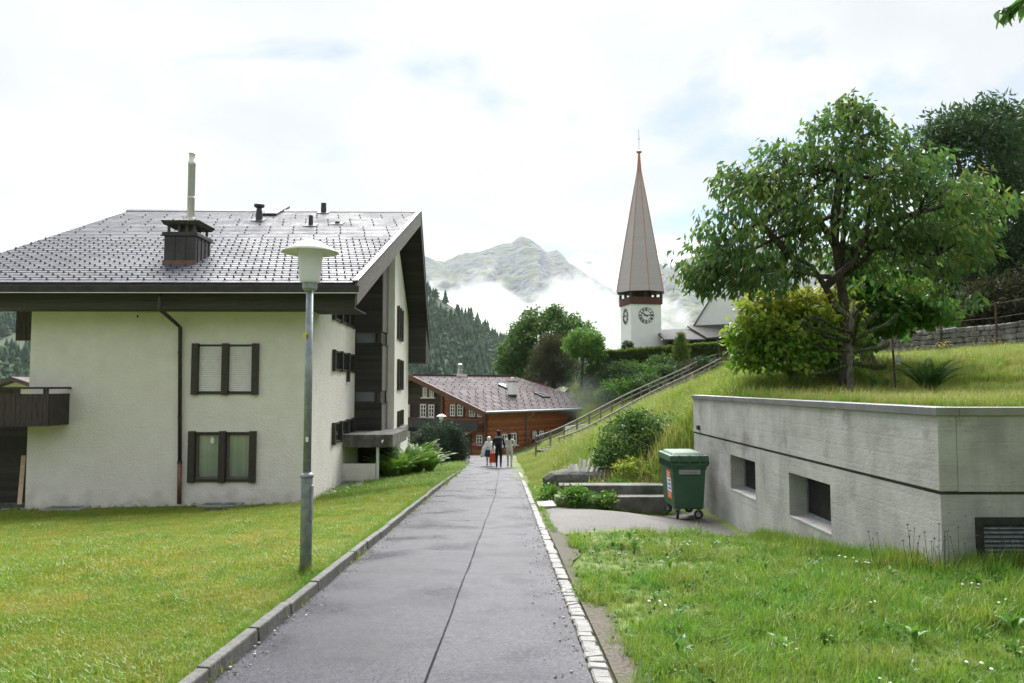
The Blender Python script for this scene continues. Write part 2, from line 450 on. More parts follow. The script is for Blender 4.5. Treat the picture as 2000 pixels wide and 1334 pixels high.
M['concrete'] = concrete_mat('concrete', (0.29, 0.285, 0.272), (0.48, 0.472, 0.452), (0.17, 0.165, 0.15))
M['old_concrete'] = mat('old_concrete', (0.08, 0.077, 0.066), (0.21, 0.20, 0.185), scale=3, rough=0.9, bump=0.6, bscale=25, c3=(0.06, 0.065, 0.045), scale3=2.0, f3=0.7)
M['coping'] = mat('coping', (0.20, 0.20, 0.21), (0.28, 0.28, 0.29), scale=3, rough=0.42, metal=0.5)
M['granite'] = mat('granite', (0.05, 0.049, 0.045), (0.12, 0.117, 0.108), scale=14, rough=0.8, bump=0.4, bscale=70, c3=(0.06, 0.062, 0.045), scale3=2.3, f3=0.7)
M['cobble'] = mat('cobble', (0.13, 0.127, 0.12), (0.25, 0.243, 0.232), scale=9, rough=0.72, bump=0.4, bscale=60, c3=(0.18, 0.175, 0.16), scale3=3.0, f3=0.6)
M['asphalt_old'] = mat('asphalt_old', (0.009, 0.009, 0.015), (0.043, 0.041, 0.056), scale=34, lo=.43, hi=.62, rough=0.27, rough2=0.52, spec=0.13, bump=0.5, bscale=70, bdist=0.008, detail=3, c3=(0.014, 0.014, 0.018), scale3=0.9, f3=0.6)
M['asphalt_new'] = mat('asphalt_new', (0.011, 0.0108, 0.017), (0.053, 0.051, 0.068), scale=30, lo=.43, hi=.62, rough=0.30, rough2=0.55, spec=0.13, bump=0.55, bscale=60, bdist=0.009, detail=3, c3=(0.018, 0.018, 0.022), scale3=0.7, f3=0.6)
M['seam'] = mat('seam', (0.006, 0.006, 0.007), (0.016, 0.0155, 0.018), scale=30, rough=0.8, spec=0.05)
M['apron'] = mat('apron', (0.036, 0.032, 0.029), (0.115, 0.106, 0.098), scale=26, rough=0.8, bump=0.7, bscale=70, bdist=0.012, detail=3, c3=(0.11, 0.10, 0.085), scale3=1.2, f3=0.6)
M['gravel'] = mat('gravel', (0.12, 0.11, 0.10), (0.36, 0.34, 0.31), scale=28, rough=0.9, bump=1.0, bscale=40, detail=4)
M['pebble'] = mat('pebble', (0.28, 0.27, 0.25), (0.52, 0.50, 0.47), scale=3, rough=0.8, bump=0.3)
M['soil'] = mat('soil', (0.04, 0.032, 0.022), (0.13, 0.112, 0.09), scale=38, rough=0.95, bump=1.0, bscale=45, c3=(0.065, 0.075, 0.022), scale3=2.2, f3=0.7)
M['ground'] = mat('ground', (0.075, 0.11, 0.020), (0.13, 0.175, 0.032), scale=3.0, rough=0.95, bump=0.8, bscale=25, c3=(0.10, 0.10, 0.04), scale3=0.5, f3=0.55)
M['blind'] = stripe_mat('blind', (0.66, 0.67, 0.69), (0.74, 0.75, 0.77), 22.0, 'Z', rough=0.5, bump=1.0, width=0.22)
M['curtain'] = mat('curtain', (0.70, 0.72, 0.71), (0.86, 0.87, 0.86), scale=3.2, rough=0.9, stretch=(5, 1, 0.15))
M['glass'] = glass_mat('dark_glass')
M['pane'] = clear_glass('clear_pane')
M['sky_pane'] = glass_mat('roof_pane', (0.10, 0.12, 0.14), 0.06)
M['board_dark'] = stripe_mat('board_dark', (0.020, 0.017, 0.016), (0.048, 0.040, 0.037), 7.0, 'Z', rough=0.7, bump=0.4, width=0.08, stretch=(3, 3, 14))
M['plank'] = mat('plank', (0.030, 0.022, 0.020), (0.075, 0.055, 0.050), scale=5, rough=0.75, bump=0.4, bscale=26, stretch=(5, 5, 0.7))
M['log_red'] = stripe_mat('log_red', (0.19, 0.050, 0.016), (0.45, 0.14, 0.048), 5.5, 'Z', rough=0.6, bump=0.8, width=0.16, stretch=(1, 1, 9))
M['log_brown'] = stripe_mat('log_brown', (0.016, 0.010, 0.008), (0.050, 0.028, 0.018), 5.0, 'Z', rough=0.75, bump=0.8, width=0.16, stretch=(1, 1, 9))
M['chalet_trim'] = mat('chalet_trim', (0.075, 0.025, 0.014), (0.14, 0.055, 0.03), scale=6, rough=0.65)
M['black_board'] = mat('black_board', (0.018, 0.019, 0.022), (0.032, 0.033, 0.037), scale=5, rough=0.6)
M['white_paint'] = mat('white_paint', (0.70, 0.70, 0.68), (0.80, 0.80, 0.78), scale=4, rough=0.55)
M['white_wall'] = mat('white_wall', (0.86, 0.86, 0.87), (0.92, 0.92, 0.93), scale=1.2, rough=0.85, bump=0.2, bscale=10)
M['chalet_tile'] = mat('chalet_tile', (0.082, 0.067, 0.068), (0.112, 0.092, 0.094), scale=2.2, rough=0.65, rough2=0.78, spec=0.08, bump=0.2, bscale=12, c3=(0.15, 0.12, 0.125), scale3=0.5)
M['spire'] = stripe_mat('spire_shingle', (0.40, 0.355, 0.362), (0.54, 0.485, 0.492), 6.5, 'Z', rough=0.5, bump=0.5, width=0.2, stretch=(6, 6, 6), rowvar=0.10)
M['copper'] = mat('copper', (0.42, 0.20, 0.135), (0.55, 0.28, 0.20), scale=4, rough=0.4, metal=0.4)
M['belfry_wood'] = mat('belfry_wood', (0.075, 0.026, 0.016), (0.13, 0.05, 0.03), scale=6, rough=0.7, stretch=(5, 5, 0.5))
M['clock_ink'] = mat('clock_ink', (0.018, 0.018, 0.02), rough=0.5)
M['church_roof'] = mat('church_roof', (0.035, 0.032, 0.033), (0.08, 0.073, 0.074), scale=3, rough=0.75, spec=0.12, bump=0.4, bscale=9)
M['bin_green'] = mat('bin_green', (0.042, 0.100, 0.056), (0.056, 0.122, 0.072), scale=3, rough=0.55, spec=0.3, bump=0.08, bscale=40, c3=(0.05, 0.118, 0.066), scale3=2)
M['rubber'] = mat('rubber', (0.012, 0.012, 0.013), (0.03, 0.03, 0.03), scale=9, rough=0.7)
M['orange_print'] = mat('orange_print', (0.75, 0.16, 0.03), rough=0.5)
M['white_print'] = mat('white_print', (0.78, 0.78, 0.78), rough=0.5)
M['blue_print'] = mat('blue_print', (0.05, 0.10, 0.35), rough=0.5)
M['yellow_print'] = mat('yellow_print', (0.75, 0.58, 0.05), rough=0.5)
M['plate'] = mat('plate', (0.30, 0.31, 0.32), (0.42, 0.43, 0.44), scale=12, rough=0.4, metal=0.5)
M['bark'] = mat('bark', (0.030, 0.022, 0.017), (0.085, 0.066, 0.052), scale=9, rough=0.95, bump=1.0, bscale=26, stretch=(1, 1, 0.5))
M['bark_grey'] = mat('bark_grey', (0.07, 0.062, 0.052), (0.16, 0.145, 0.125), scale=9, rough=0.95, bump=0.9, bscale=26)
M['rail_wood'] = mat('rail_wood', (0.11, 0.10, 0.09), (0.23, 0.21, 0.19), scale=7, rough=0.85, bump=0.4, bscale=30)
M['new_wood'] = mat('new_wood', (0.55, 0.40, 0.26), (0.68, 0.53, 0.37), scale=7, rough=0.7)
M['split_wood'] = mat('split_wood', (0.62, 0.60, 0.56), (0.80, 0.78, 0.74), scale=10, rough=0.8, bump=0.5)
M['rust'] = mat('rust', (0.045, 0.026, 0.019), (0.09, 0.05, 0.035), scale=12, rough=0.85)
M['mortar'] = mat('mortar', (0.04, 0.038, 0.035), (0.08, 0.076, 0.07), scale=9, rough=0.95, bump=0.8)
M['wall_stone'] = mat('wall_stone', (0.085, 0.08, 0.078), (0.24, 0.23, 0.22), scale=2.6, rough=0.85, bump=0.9, bscale=12, c3=(0.15, 0.13, 0.11), scale3=1.5, bdist=0.04)
M['boulder'] = mat('boulder', (0.022, 0.022, 0.020), (0.085, 0.082, 0.076), scale=5, rough=0.9, bump=0.9, bscale=14, c3=(0.045, 0.06, 0.03), scale3=2.2, f3=0.6)
M['iron'] = mat('iron', (0.02, 0.02, 0.021), (0.045, 0.044, 0.044), scale=10, rough=0.6, metal=0.4)
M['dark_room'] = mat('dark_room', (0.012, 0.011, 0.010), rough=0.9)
M['flower_red'] = mat('flower_red', (0.55, 0.06, 0.10), (0.7, 0.3, 0.35), scale=30, rough=0.7)
M['flower_yellow'] = mat('flower_yellow', (0.65, 0.45, 0.03), rough=0.7)
M['flower_white'] = mat('flower_white', (0.75, 0.75, 0.72), rough=0.7)
M['seed_head'] = mat('seed_head', (0.07, 0.045, 0.03), rough=0.9)
M['rock'] = mat('mountain_rock', (0.10, 0.13, 0.045), (0.17, 0.185, 0.075), scale=0.004, rough=0.95, detail=10, c3=(0.22, 0.215, 0.22), scale3=0.0025, f3=0.95, bump=1.0, bscale=0.03, bdist=20)
M['snow'] = mat('snow_mountain', (0.72, 0.74, 0.78), (0.85, 0.86, 0.88), scale=0.004, rough=0.8, detail=9, c3=(0.16, 0.17, 0.16), scale3=0.0022, f3=0.85)
M['far_green'] = mat('far_green', (0.025, 0.040, 0.018), (0.05, 0.07, 0.028), scale=0.01, rough=0.95, detail=8)
# foliage
M['grass_lawn'] = leaf_mat('grass_lawn', [(0.135, 0.245, 0.020), (0.215, 0.30, 0.024), (0.30, 0.325, 0.034)], 0.45, 0.5, patch=(0.36, 0.305, 0.05), use_random=True, pscale=0.9)
M['grass_lush'] = leaf_mat('grass_lush', [(0.085, 0.22, 0.020), (0.13, 0.285, 0.025), (0.20, 0.32, 0.035)], 0.42, 0.45, patch=(0.25, 0.28, 0.05), use_random=True, pscale=1.5)
M['grass_meadow'] = leaf_mat('grass_meadow', [(0.15, 0.25, 0.025), (0.22, 0.29, 0.040), (0.31, 0.31, 0.075)], 0.45, 0.55, patch=(0.36, 0.33, 0.11), use_random=True, pscale=0.28)
M['weed'] = leaf_mat('weed', [(0.07, 0.18, 0.025), (0.11, 0.23, 0.035)], 0.4, 0.45, use_random=True)
M['leaf_cherry'] = leaf_mat('leaf_cherry', [(0.045, 0.112, 0.042), (0.070, 0.155, 0.040), (0.115, 0.21, 0.038), (0.22, 0.21, 0.04)], 0.52, 0.34)
M['leaf_dark'] = leaf_mat('leaf_dark', [(0.024, 0.062, 0.020), (0.042, 0.092, 0.026), (0.068, 0.125, 0.034)], 0.4, 0.5)
M['leaf_green'] = leaf_mat('leaf_green', [(0.045, 0.11, 0.024), (0.075, 0.16, 0.030), (0.13, 0.205, 0.042)], 0.42, 0.48)
M['leaf_bright'] = leaf_mat('leaf_bright', [(0.060, 0.17, 0.02), (0.105, 0.235, 0.027), (0.17, 0.28, 0.035)], 0.4, 0.48)
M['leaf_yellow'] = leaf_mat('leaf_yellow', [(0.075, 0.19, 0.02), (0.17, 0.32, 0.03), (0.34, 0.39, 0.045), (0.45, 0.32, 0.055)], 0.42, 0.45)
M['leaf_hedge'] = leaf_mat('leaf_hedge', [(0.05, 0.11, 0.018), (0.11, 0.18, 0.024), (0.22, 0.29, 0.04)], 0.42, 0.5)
M['needle_brown'] = leaf_mat('needle_brown', [(0.035, 0.045, 0.016), (0.062, 0.068, 0.024), (0.095, 0.082, 0.034)], 0.35, 0.6)
M['needle_blue'] = leaf_mat('needle_blue', [(0.018, 0.042, 0.020), (0.030, 0.062, 0.028), (0.045, 0.078, 0.034)], 0.2, 0.6)
M['needle_puzzle'] = leaf_mat('needle_puzzle', [(0.04, 0.065, 0.018), (0.065, 0.09, 0.024), (0.10, 0.11, 0.032)], 0.15, 0.6)
M['fern_dark'] = leaf_mat('fern_dark', [(0.030, 0.085, 0.020), (0.055, 0.125, 0.028)], 0.4, 0.7, spec=0.12)
M['fern_bright'] = leaf_mat('fern_bright', [(0.10, 0.23, 0.022), (0.17, 0.30, 0.035)], 0.42, 0.45)
M['conifer'] = leaf_mat('conifer_far', [(0.013, 0.036, 0.018), (0.024, 0.056, 0.026), (0.042, 0.082, 0.030)], 0.1, 0.9, spec=0.05)
M['lamp_glass'] = leaf_mat('opal_glass', [(0.80, 0.80, 0.82), (0.86, 0.86, 0.87)], 0.5, 0.25)
# ------------------------------------------------------------------ terrain
def street_z(y):
    y = np.asarray(y, float)
    return np.where(y < 66, -0.0627 * y, -4.14 - 0.030 * np.minimum(y - 66, 60) - 0.10 * np.maximum(y - 126, 0) * (y < 700) - 57.4 * (y >= 700))
CP = []
for y in (-12, 0, 4, 8, 12, 16, 20, 25, 30, 36, 42, 48):
    for x in (-2.2, -0.7, 0.9): CP.append((x, y, float(street_z(y))))
CP += [(-6, 8, -0.52), (-10, 8, -0.6), (-16, 8, -0.75), (-5, 14, -1.02), (-10, 14, -1.2), (-16, 14, -1.4), (-6, 23.6, -1.97), (-10, 23.6, -2.08), (-15, 23.6, -2.2), (-22, 24, -2.6), (-5.9, 29.5, -2.16),
       (-4, 26, -1.83), (-4.2, 32, -2.2), (-4.6, 41, -2.8), (-3.7, 45, -3.05), (-12, 34, -2.6), (-16, 44, -3.6), (-6, 55, -4.0), (-2, 60, -4.15), (-12, 60, -4.6), (-30, 40, -5), (-30, 70, -8), (-14, 75, -6),
       (2.2, 8, -0.47), (4.47, 7.9, -0.28), (3.4, 5, -0.16), (7, 5.5, 0.0), (12, 4, 0.4), (4.4, 9.9, -0.60), (3, 11, -0.67), (4.4, 12.3, -0.90), (4.4, 14.5, -1.13), (2.5, 14.5, -0.97), (4.4, 16.2, -1.17), (2.6, 16.2, -1.08),
       (4.4, 17.6, -1.05), (2.4, 20, -1.2), (3.6, 20.5, -0.6), (4.7, 19.2, 0.35), (6.2, 18.8, 1.33), (8, 18.5, 1.45), (11, 18.5, 1.75), (16, 18, 2.5), (1.6, 32, -1.7), (3.3, 30, -0.8), (5.6, 26, 0.75), (8, 26, 1.95),
       (9.5, 25, 2.1), (14.2, 22, 2.45), (5.8, 33, 0.2), (7.4, 35, 0.9), (3.4, 38, -1.5), (6.5, 43, -0.6), (2.6, 46.5, -2.85), (4.2, 49.5, -2.4), (6.6, 53, -1.4), (11.4, 60, 0.4), (15.6, 66, 1.7), (19.9, 72, 3.3), (22, 75, 4.0), (14, 45, 2.6), (19, 40, 2.95), (21.5, 32.5, 3.05), (17.5, 50, 3.0), (24, 22, 3.3),
       (7.2, 62, -1.9), (3, 58, -3.4), (4, 72, -2.0), (11, 67, 0.1), (9.5, 69.5, 0.6), (14, 72.3, 3.1), (9, 72.5, 2.2), (19, 73.5, 3.6), (14, 76, 4.4), (9, 76, 3.4), (4, 82, -1.0), (15, 80, 4.6), (28, 78, 4.7), (24, 92, 4.8), (26, 42, 4.6), (34, 32, 6.2), (45, 50, 9.5), (36, 60, 8.0), (70, 40, 18), (70, 80, 18), (40, 12, 6), (40, 100, 9)]
CPA = np.array(CP, float)
def _phi(d2): return np.sqrt(d2 + 1.2)
_A = _phi(((CPA[:, None, :2] - CPA[None, :, :2]) ** 2).sum(-1))
_n = len(CPA)
_B = np.zeros((_n + 1, _n + 1)); _B[:_n, :_n] = _A; _B[:_n, _n] = 1; _B[_n, :_n] = 1
_W = np.linalg.solve(_B, np.append(CPA[:, 2] - street_z(CPA[:, 1]), 0))
WALL_X, WALL_Y0, WALL_Y1, TERR = 4.47, 7.9, 18.15, 1.36
def ground_z(x, y):
    x = np.asarray(x, float); y = np.asarray(y, float)
    shp = np.broadcast(x, y).shape
    xf = np.broadcast_to(x, shp).ravel(); yf = np.broadcast_to(y, shp).ravel()
    xc, yc = np.clip(xf, -60, 90), np.clip(yf, -20, 110)
    out = np.empty(len(xf))
    for i in range(0, len(xf), 20000):
        s = slice(i, i + 20000)
        out[s] = _phi((xc[s, None] - CPA[None, :, 0]) ** 2 + (yc[s, None] - CPA[None, :, 1]) ** 2) @ _W[:_n] + _W[_n]
    far = np.exp(-(np.maximum(yf - 110, 0) + np.maximum(-60 - xf, 0)) / 120.0)
    out = out * far + street_z(yf)
    terr = TERR + 0.012 * np.maximum(xf - 6, 0) + 0.010 * np.maximum(xf - 6, 0) ** 1.5 * 0.3
    inside = (xf > WALL_X + 0.55) & (yf > WALL_Y0 + 0.55)
    t = sstep(16.5, 21.0, yf)
    up = np.where(yf < 16.5, terr, terr * (1 - t) + np.maximum(out, out) * t)
    out = np.where(inside & (yf < 21.0), up, out)
    return out.reshape(shp)
def gz(x, y): return float(ground_z(np.array([x]), np.array([y]))[0])
def on_ground(x, y, dz=0.0): return Vector((x, y, gz(x, y) + dz))

def seg(*parts):
    a = np.concatenate([np.arange(p, q, s) for p, q, s in parts]); return np.append(a, parts[-1][1])
gx = seg((-4000, -400, 300), (-400, -60, 34), (-60, -20, 4), (-20, -3, 0.6), (-3, 4.9, 0.3), (4.9, 5.07, 0.16), (5.07, 12, 0.45), (12, 30, 1.0), (30, 90, 5), (90, 400, 31), (400, 4000, 300))
gy = seg((-400, -20, 38), (-20, 2, 2), (2, 8.3, 0.45), (8.32, 8.5, 0.16), (8.5, 30, 0.45), (30, 66, 0.75), (66, 110, 2.2), (110, 400, 29), (400, 7000, 300))
GX, GY = np.meshgrid(gx, gy)
GZ = ground_z(GX, GY) + (fbm(GX * 1.1, GY * 1.1, 5, 3) - 0.5) * 0.03 * (np.abs(GX + 0.75) > 2.0)
# lowered under the paved street so that the sheets laid on it stay clear of the soil
GZ = GZ - 0.05 * ((GX > -1.98) & (GX < 0.75) & (GY < 55)) - 6.0 * sstep(-60, -300, GX) * (GY < 300)
nx, ny = len(gx), len(gy)
idx = np.arange(nx * ny).reshape(ny, nx)
gf = np.stack([idx[:-1, :-1], idx[:-1, 1:], idx[1:, 1:], idx[1:, :-1]], -1).reshape(-1, 4)
ground = np_obj('ground', np.stack([GX, GY, GZ], -1).reshape(-1, 3), gf, M['ground'], smooth=True)
tag(ground, 'grassy hillside ground sloping down along the street', None, None, 'structure')

def strip(name, xa, xb, ys, dz, material, parent=None, nxs=4, wob=0.0, seed=1):
    """a sheet laid along the street between two edge curves (functions of y)"""
    V, F = [], []
    for j, y in enumerate(ys):
        a, b = xa(y), xb(y)
        if wob:
            b = b + wob * (float(vnoise(y * 1.7, 0.5, seed)) - 0.5)
        for i in range(nxs + 1):
            x = a + (b - a) * i / nxs
            V.append((x, y, float(street_z(y)) + dz(x, y) if callable(dz) else float(street_z(y)) + dz))
    for j in range(len(ys) - 1):
        for i in range(nxs):
            k = j * (nxs + 1) + i; F.append((k, k + 1, k + nxs + 2, k + nxs + 1))
    return np_obj(name, np.array(V), np.array(F), material, parent, smooth=True)

def bend(y):                      # the path swings to the chalet door past the walkers
    return -0.0040 * max(0, y - 36) ** 2 * (1 if y < 60 else 1)
KX, AX = -1.94, 0.575             # kerb inner foot and cobble edge
path = strip('path', lambda y: KX + 0.04 + bend(y), lambda y: -0.60 + 0.018 * y + bend(y) if y < 20 else -0.24 + bend(y), np.arange(-4, 54, 0.75), 0.0, M['asphalt_old'], nxs=5)
tag(path, 'wet grey asphalt footpath running downhill', None, None, 'structure')
strip('asphalt_lane', lambda y: -0.60 + 0.018 * y + bend(y) if y < 20 else -0.24 + bend(y), lambda y: AX + bend(y) + max(0, y - 40) * 0.05, np.arange(-4, 54, 0.75), 0.004, M['asphalt_new'], path, nxs=5)
strip('seam', lambda y: -0.607 + 0.018 * min(y, 20) + 0.004 * math.sin(y * 2.1) + bend(y), lambda y: -0.592 + 0.018 * min(y, 20) + 0.004 * math.sin(y * 2.1) + bend(y), np.arange(-4, 40, 0.2), 0.008, M['seam'], path, nxs=1, wob=0.010)
for yy in (19.4, 26.5):
    mb = MB(); z = float(street_z(yy)) + 0.008
    mb.face([(-0.25, yy, z), (0.57, yy + 0.05, z), (0.57, yy + 0.10, z - 0.003), (-0.25, yy + 0.045, z - 0.003)])
    mb.build('seam', M['seam'], path)
yard = strip('yard', lambda y: -5.6 - (y - 50) * 0.15, lambda y: 1.2 - (y - 50) * 0.05, np.arange(50.0, 61.5, 0.75), -0.02, M['apron'], nxs=6)
tag(yard, 'pale paved yard before the red chalet door', None, None, 'structure')

# cobbles along the street's other edge
cob_meshes = []
for k in range(6):
    bm = bmesh.new(); bmesh.ops.create_cube(bm, size=1.0)
    for v in bm.verts: v.co = Vector((v.co.x * 0.122, v.co.y * 0.125, v.co.z * 0.12)) + Vector([random.uniform(-.008, .008) for _ in range(3)])
    bmesh.ops.bevel(bm, geom=bm.edges[:], offset=0.013, segments=1, affect='EDGES')
    me = bpy.data.meshes.new('cobble'); bm.to_mesh(me); bm.free(); me.materials.append(M['cobble']); cob_meshes.append(me)
edging = strip('cobble_edging', lambda y: AX - 0.005, lambda y: AX + 0.155, np.arange(-4, 34.9, 0.75), -0.012, M['soil'], nxs=1)
tag(edging, 'row of pale cobblestones edging the asphalt path', None, None, 'structure')
y = 2.6
while y < 34.5:
    inst('cobble', random.choice(cob_meshes), (AX + 0.072 + random.uniform(-.008, .008), y, float(street_z(y)) - 0.038 + random.uniform(-.006, .006)), (random.uniform(-.05, .05) - 0.0627, random.uniform(-.05, .05), random.uniform(-.07, .07) + random.choice((0, math.pi))), (random.uniform(.92, 1.06), random.uniform(.9, 1.1), 1), edging)
    y += random.uniform(0.130, 0.150)

# kerb stones
kerb = empty('kerb', (KX, 0, 0), 'grey granite kerb between lawn and asphalt path'); kerb['kind'] = 'structure'
y = 2.2
while y < 34:
    L = random.choice((1.0, 1.0, 0.9, 1.1)); y2 = y + L - 0.012
    mb = MB(); j = random.uniform(-.008, .008); o = random.uniform(-.008, .008)
    za, zb = float(street_z(y)) + 0.108 + j, float(street_z(y2)) + 0.108 + j + random.uniform(-.006, .006)
    if y > 26: za -= 0.012 * (y - 26); zb -= 0.012 * (y2 - 26)
    x0, x1 = KX - 0.05 + o, KX + 0.045 + o
    mb.hexa([(x0, y, za - .4), (x1 + .015, y, za - .4), (x1 + .015, y2, zb - .4), (x0, y2, zb - .4), (x0, y, za), (x1 - .01, y, za - .004), (x1 - .01, y2, zb - .004), (x0, y2, zb)])
    mb.build('kerb_stone', M['granite'], kerb, bevel=0.014)
    y += L

# paved apron by the bin and its two steps
mb = MB()
V = [(0.80, 13.0), (1.6, 12.9), (2.6, 13.1), (3.5, 13.6), (4.44, 14.0), (4.44, 17.3), (2.7, 17.35), (0.78, 17.4)]
xs = np.linspace(0, 1, 10)
AV, AF = [], []
for j in range(13):
    t = j / 12
    for i in range(13):
        s = i / 12
        x = 0.76 + (4.44 - 0.76) * s
        yf_ = 13.0 + 0.9 * s + 0.22 * math.sin(x * 4.0) - 0.25 * math.sin(x * 1.3)
        yy = yf_ + (17.4 - yf_) * t
        AV.append((x, yy, gz(x, yy) + (.028 if 0 < i < 12 and 0 < j else -.02)))
for j in range(12):
    for i in range(12):
        k = j * 13 + i; AF.append((k, k + 1, k + 14, k + 13))
apron = np_obj('pavement', np.array(AV), np.array(AF), M['apron'], smooth=True)
tag(apron, 'worn gritty concrete apron under the green bin', None, None, 'structure')
mb = MB()
V = []
for j in range(31):
    yv = 2.5 + j * 0.36
    w = 0.16 + 0.08 * math.sin(yv * 1.3) + 0.06 * math.sin(yv * 3.7 + 1) + .12 * float(sstep(9, 12.5, yv))
    for x in (0.725, 0.725 + w * 0.5, 0.725 + w): V.append((x, yv, gz(x, yv) + (0.02 if x < 1 else 0.012)))
F = []
for j in range(30):
    for i in range(2):
        k = j * 3 + i; F.append((k, k + 1, k + 4, k + 3))
tag(np_obj('path_edge', np.array(V), np.array(F), M['soil'], smooth=True), 'bare trodden soil beside the cobble edging', None, None, 'structure')
# ------------------------------------------------------------------ walls with openings
def wall(mb, p0, u, length, z0, top, holes, depth, mi=0, mi_rev=0, thick=0.0):
    """vertical wall from p0 along u; top: number or function of distance; holes (u0,u1,z0,z1); outside lies to the right of u seen from above"""
    p0, u = Vector(p0), Vector(u).normalized()
    nin = Vector((-u.y, u.x, 0))
    topf = top if callable(top) else (lambda s: top)
    us = sorted(set([0.0, length] + [h[0] for h in holes] + [h[1] for h in holes]))
    zs = sorted(set([z0] + [h[2] for h in holes] + [h[3] for h in holes]))
    P = lambda s, z, d=0.0: Vector((p0.x, p0.y, 0)) + u * s + Vector((0, 0, z)) + nin * d
    for a, b in zip(us[:-1], us[1:]):
        for i, c in enumerate(zs):
            last = i == len(zs) - 1
            mid = ((a + b) / 2, c + 0.001 if last else (c + zs[i + 1]) / 2)
            if any(h[0] <= mid[0] <= h[1] and h[2] <= mid[1] <= h[3] for h in holes): continue
            if last: mb.face([P(a, c), P(b, c), P(b, topf(b)), P(a, topf(a))], mi)
            else: mb.face([P(a, c), P(b, c), P(b, zs[i + 1]), P(a, zs[i + 1])], mi)
    for a, b, c, d in holes:
        mb.face([P(a, c), P(a, c, depth), P(b, c, depth), P(b, c)], mi_rev)
        mb.face([P(a, d), P(b, d), P(b, d, depth), P(a, d, depth)], mi_rev)
        mb.face([P(a, c), P(a, d), P(a, d, depth), P(a, c, depth)], mi_rev)
        mb.face([P(b, c), P(b, c, depth), P(b, d, depth), P(b, d)], mi_rev)
    return P

# ------------------------------------------------------------------ apartment house
FY = 24.0
A_LX, A_RX = at(57, 753, FY).x, at(610, 753, FY).x
EAVE = at(695, 553, 22.6); RIDGE = at(820, 414, 35.0); BACK = at(838, 662, 43.5)
EL, RL = EAVE.x - 13.05, RIDGE.x - 13.4
SL = (RIDGE.z - EAVE.z) / (35.0 - 22.6); SB = (RIDGE.z - BACK.z) / (43.5 - 35.0)
def roof_z(y): return EAVE.z + SL * (y - 22.6) if y <= 35 else RIDGE.z - SB * (y - 35)
apt = empty('apartment_building', (A_RX, FY, -2.2), 'cream stucco apartment house with dark slate roof beside the lawn', 'building')
WX = lambda y: A_RX - 0.03 * (y - FY)
# front wall
win_u = lambda px: at(px, 753, FY).x - A_LX
win_z = lambda py: at(437, py, FY).z
UW = (win_u(378), win_u(503), win_z(768), win_z(674)); LW = (win_u(375), win_u(501), win_z(939), win_z(845))
mb = MB(); wall(mb, (A_LX, FY, 0), (1, 0, 0), A_RX - A_LX, -2.9, EAVE.z + 0.35, [UW, LW], 0.22)
mb.build('wall', M['stucco'], apt)
# stepped side walls
mb = MB(); PA = wall(mb, (A_RX, FY, 0), (-0.03, 1, 0), 9.0, -3.2, lambda s: roof_z(FY + s) - 0.25, [], 0.2)
mb.build('wall', M['stucco'], apt)
BAYX, BAYY = at(745, 753, 32.0).x, 32.0
PIERX, PIERY = at(770, 753, 33.5).x, 33.5
mb = MB(); mb.box(BAYX - 0.02, PIERX, PIERY, PIERY + 0.3, -2.9, roof_z(33.5) - 0.3); mb.build('pier', M['stucco'], apt)
mb = MB(); wall(mb, (PIERX, PIERY + 0.02, 0), (-0.05, 1, 0), 8.0, -3.6, lambda s: roof_z(33.5 + s) - 0.25, [], 0.2); mb.build('wall', M['stucco'], apt)
mb = MB(); mb.box(A_LX, PIERX - 0.45, 41.3, 41.5, -3.6, roof_z(41.4) - 0.3); mb.build('wall', M['stucco'], apt)
mb = MB(); mb.face([(A_LX, 41.4, -3.6), (A_LX, FY, -2.9), (A_LX, FY, roof_z(FY) - .25), (A_LX, 35, RIDGE.z - .3), (A_LX, 41.4, roof_z(41.4) - .25)]); mb.build('wall', M['stucco'], apt)
# roof slab, soffit and boards
roof = empty('roof', (EAVE.x, 22.6, EAVE.z)); roof.parent = apt; roof.matrix_parent_inverse = PINV(apt)
BL = BACK.x - 13.3
th = 0.24
mb = MB()
up = Vector((0, 0, -th))
e0, e1, r0, r1 = Vector((EL, 22.6, EAVE.z)), EAVE.copy(), Vector((RL, 35, RIDGE.z)), RIDGE.copy()
b0, b1 = Vector((BL, 43.5, BACK.z)), BACK.copy()
mb.extrude([e0 + up, e1 + up, r1 + up, r0 + up], (0, 0, th - 0.02)); mb.build('roof_slab', M['board_dark'], roof)
mb = MB(); mb.extrude([r0 + up, r1 + up, b1 + up, b0 + up], (0, 0, th - 0.02)); mb.build('roof_slab', M['board_dark'], roof)
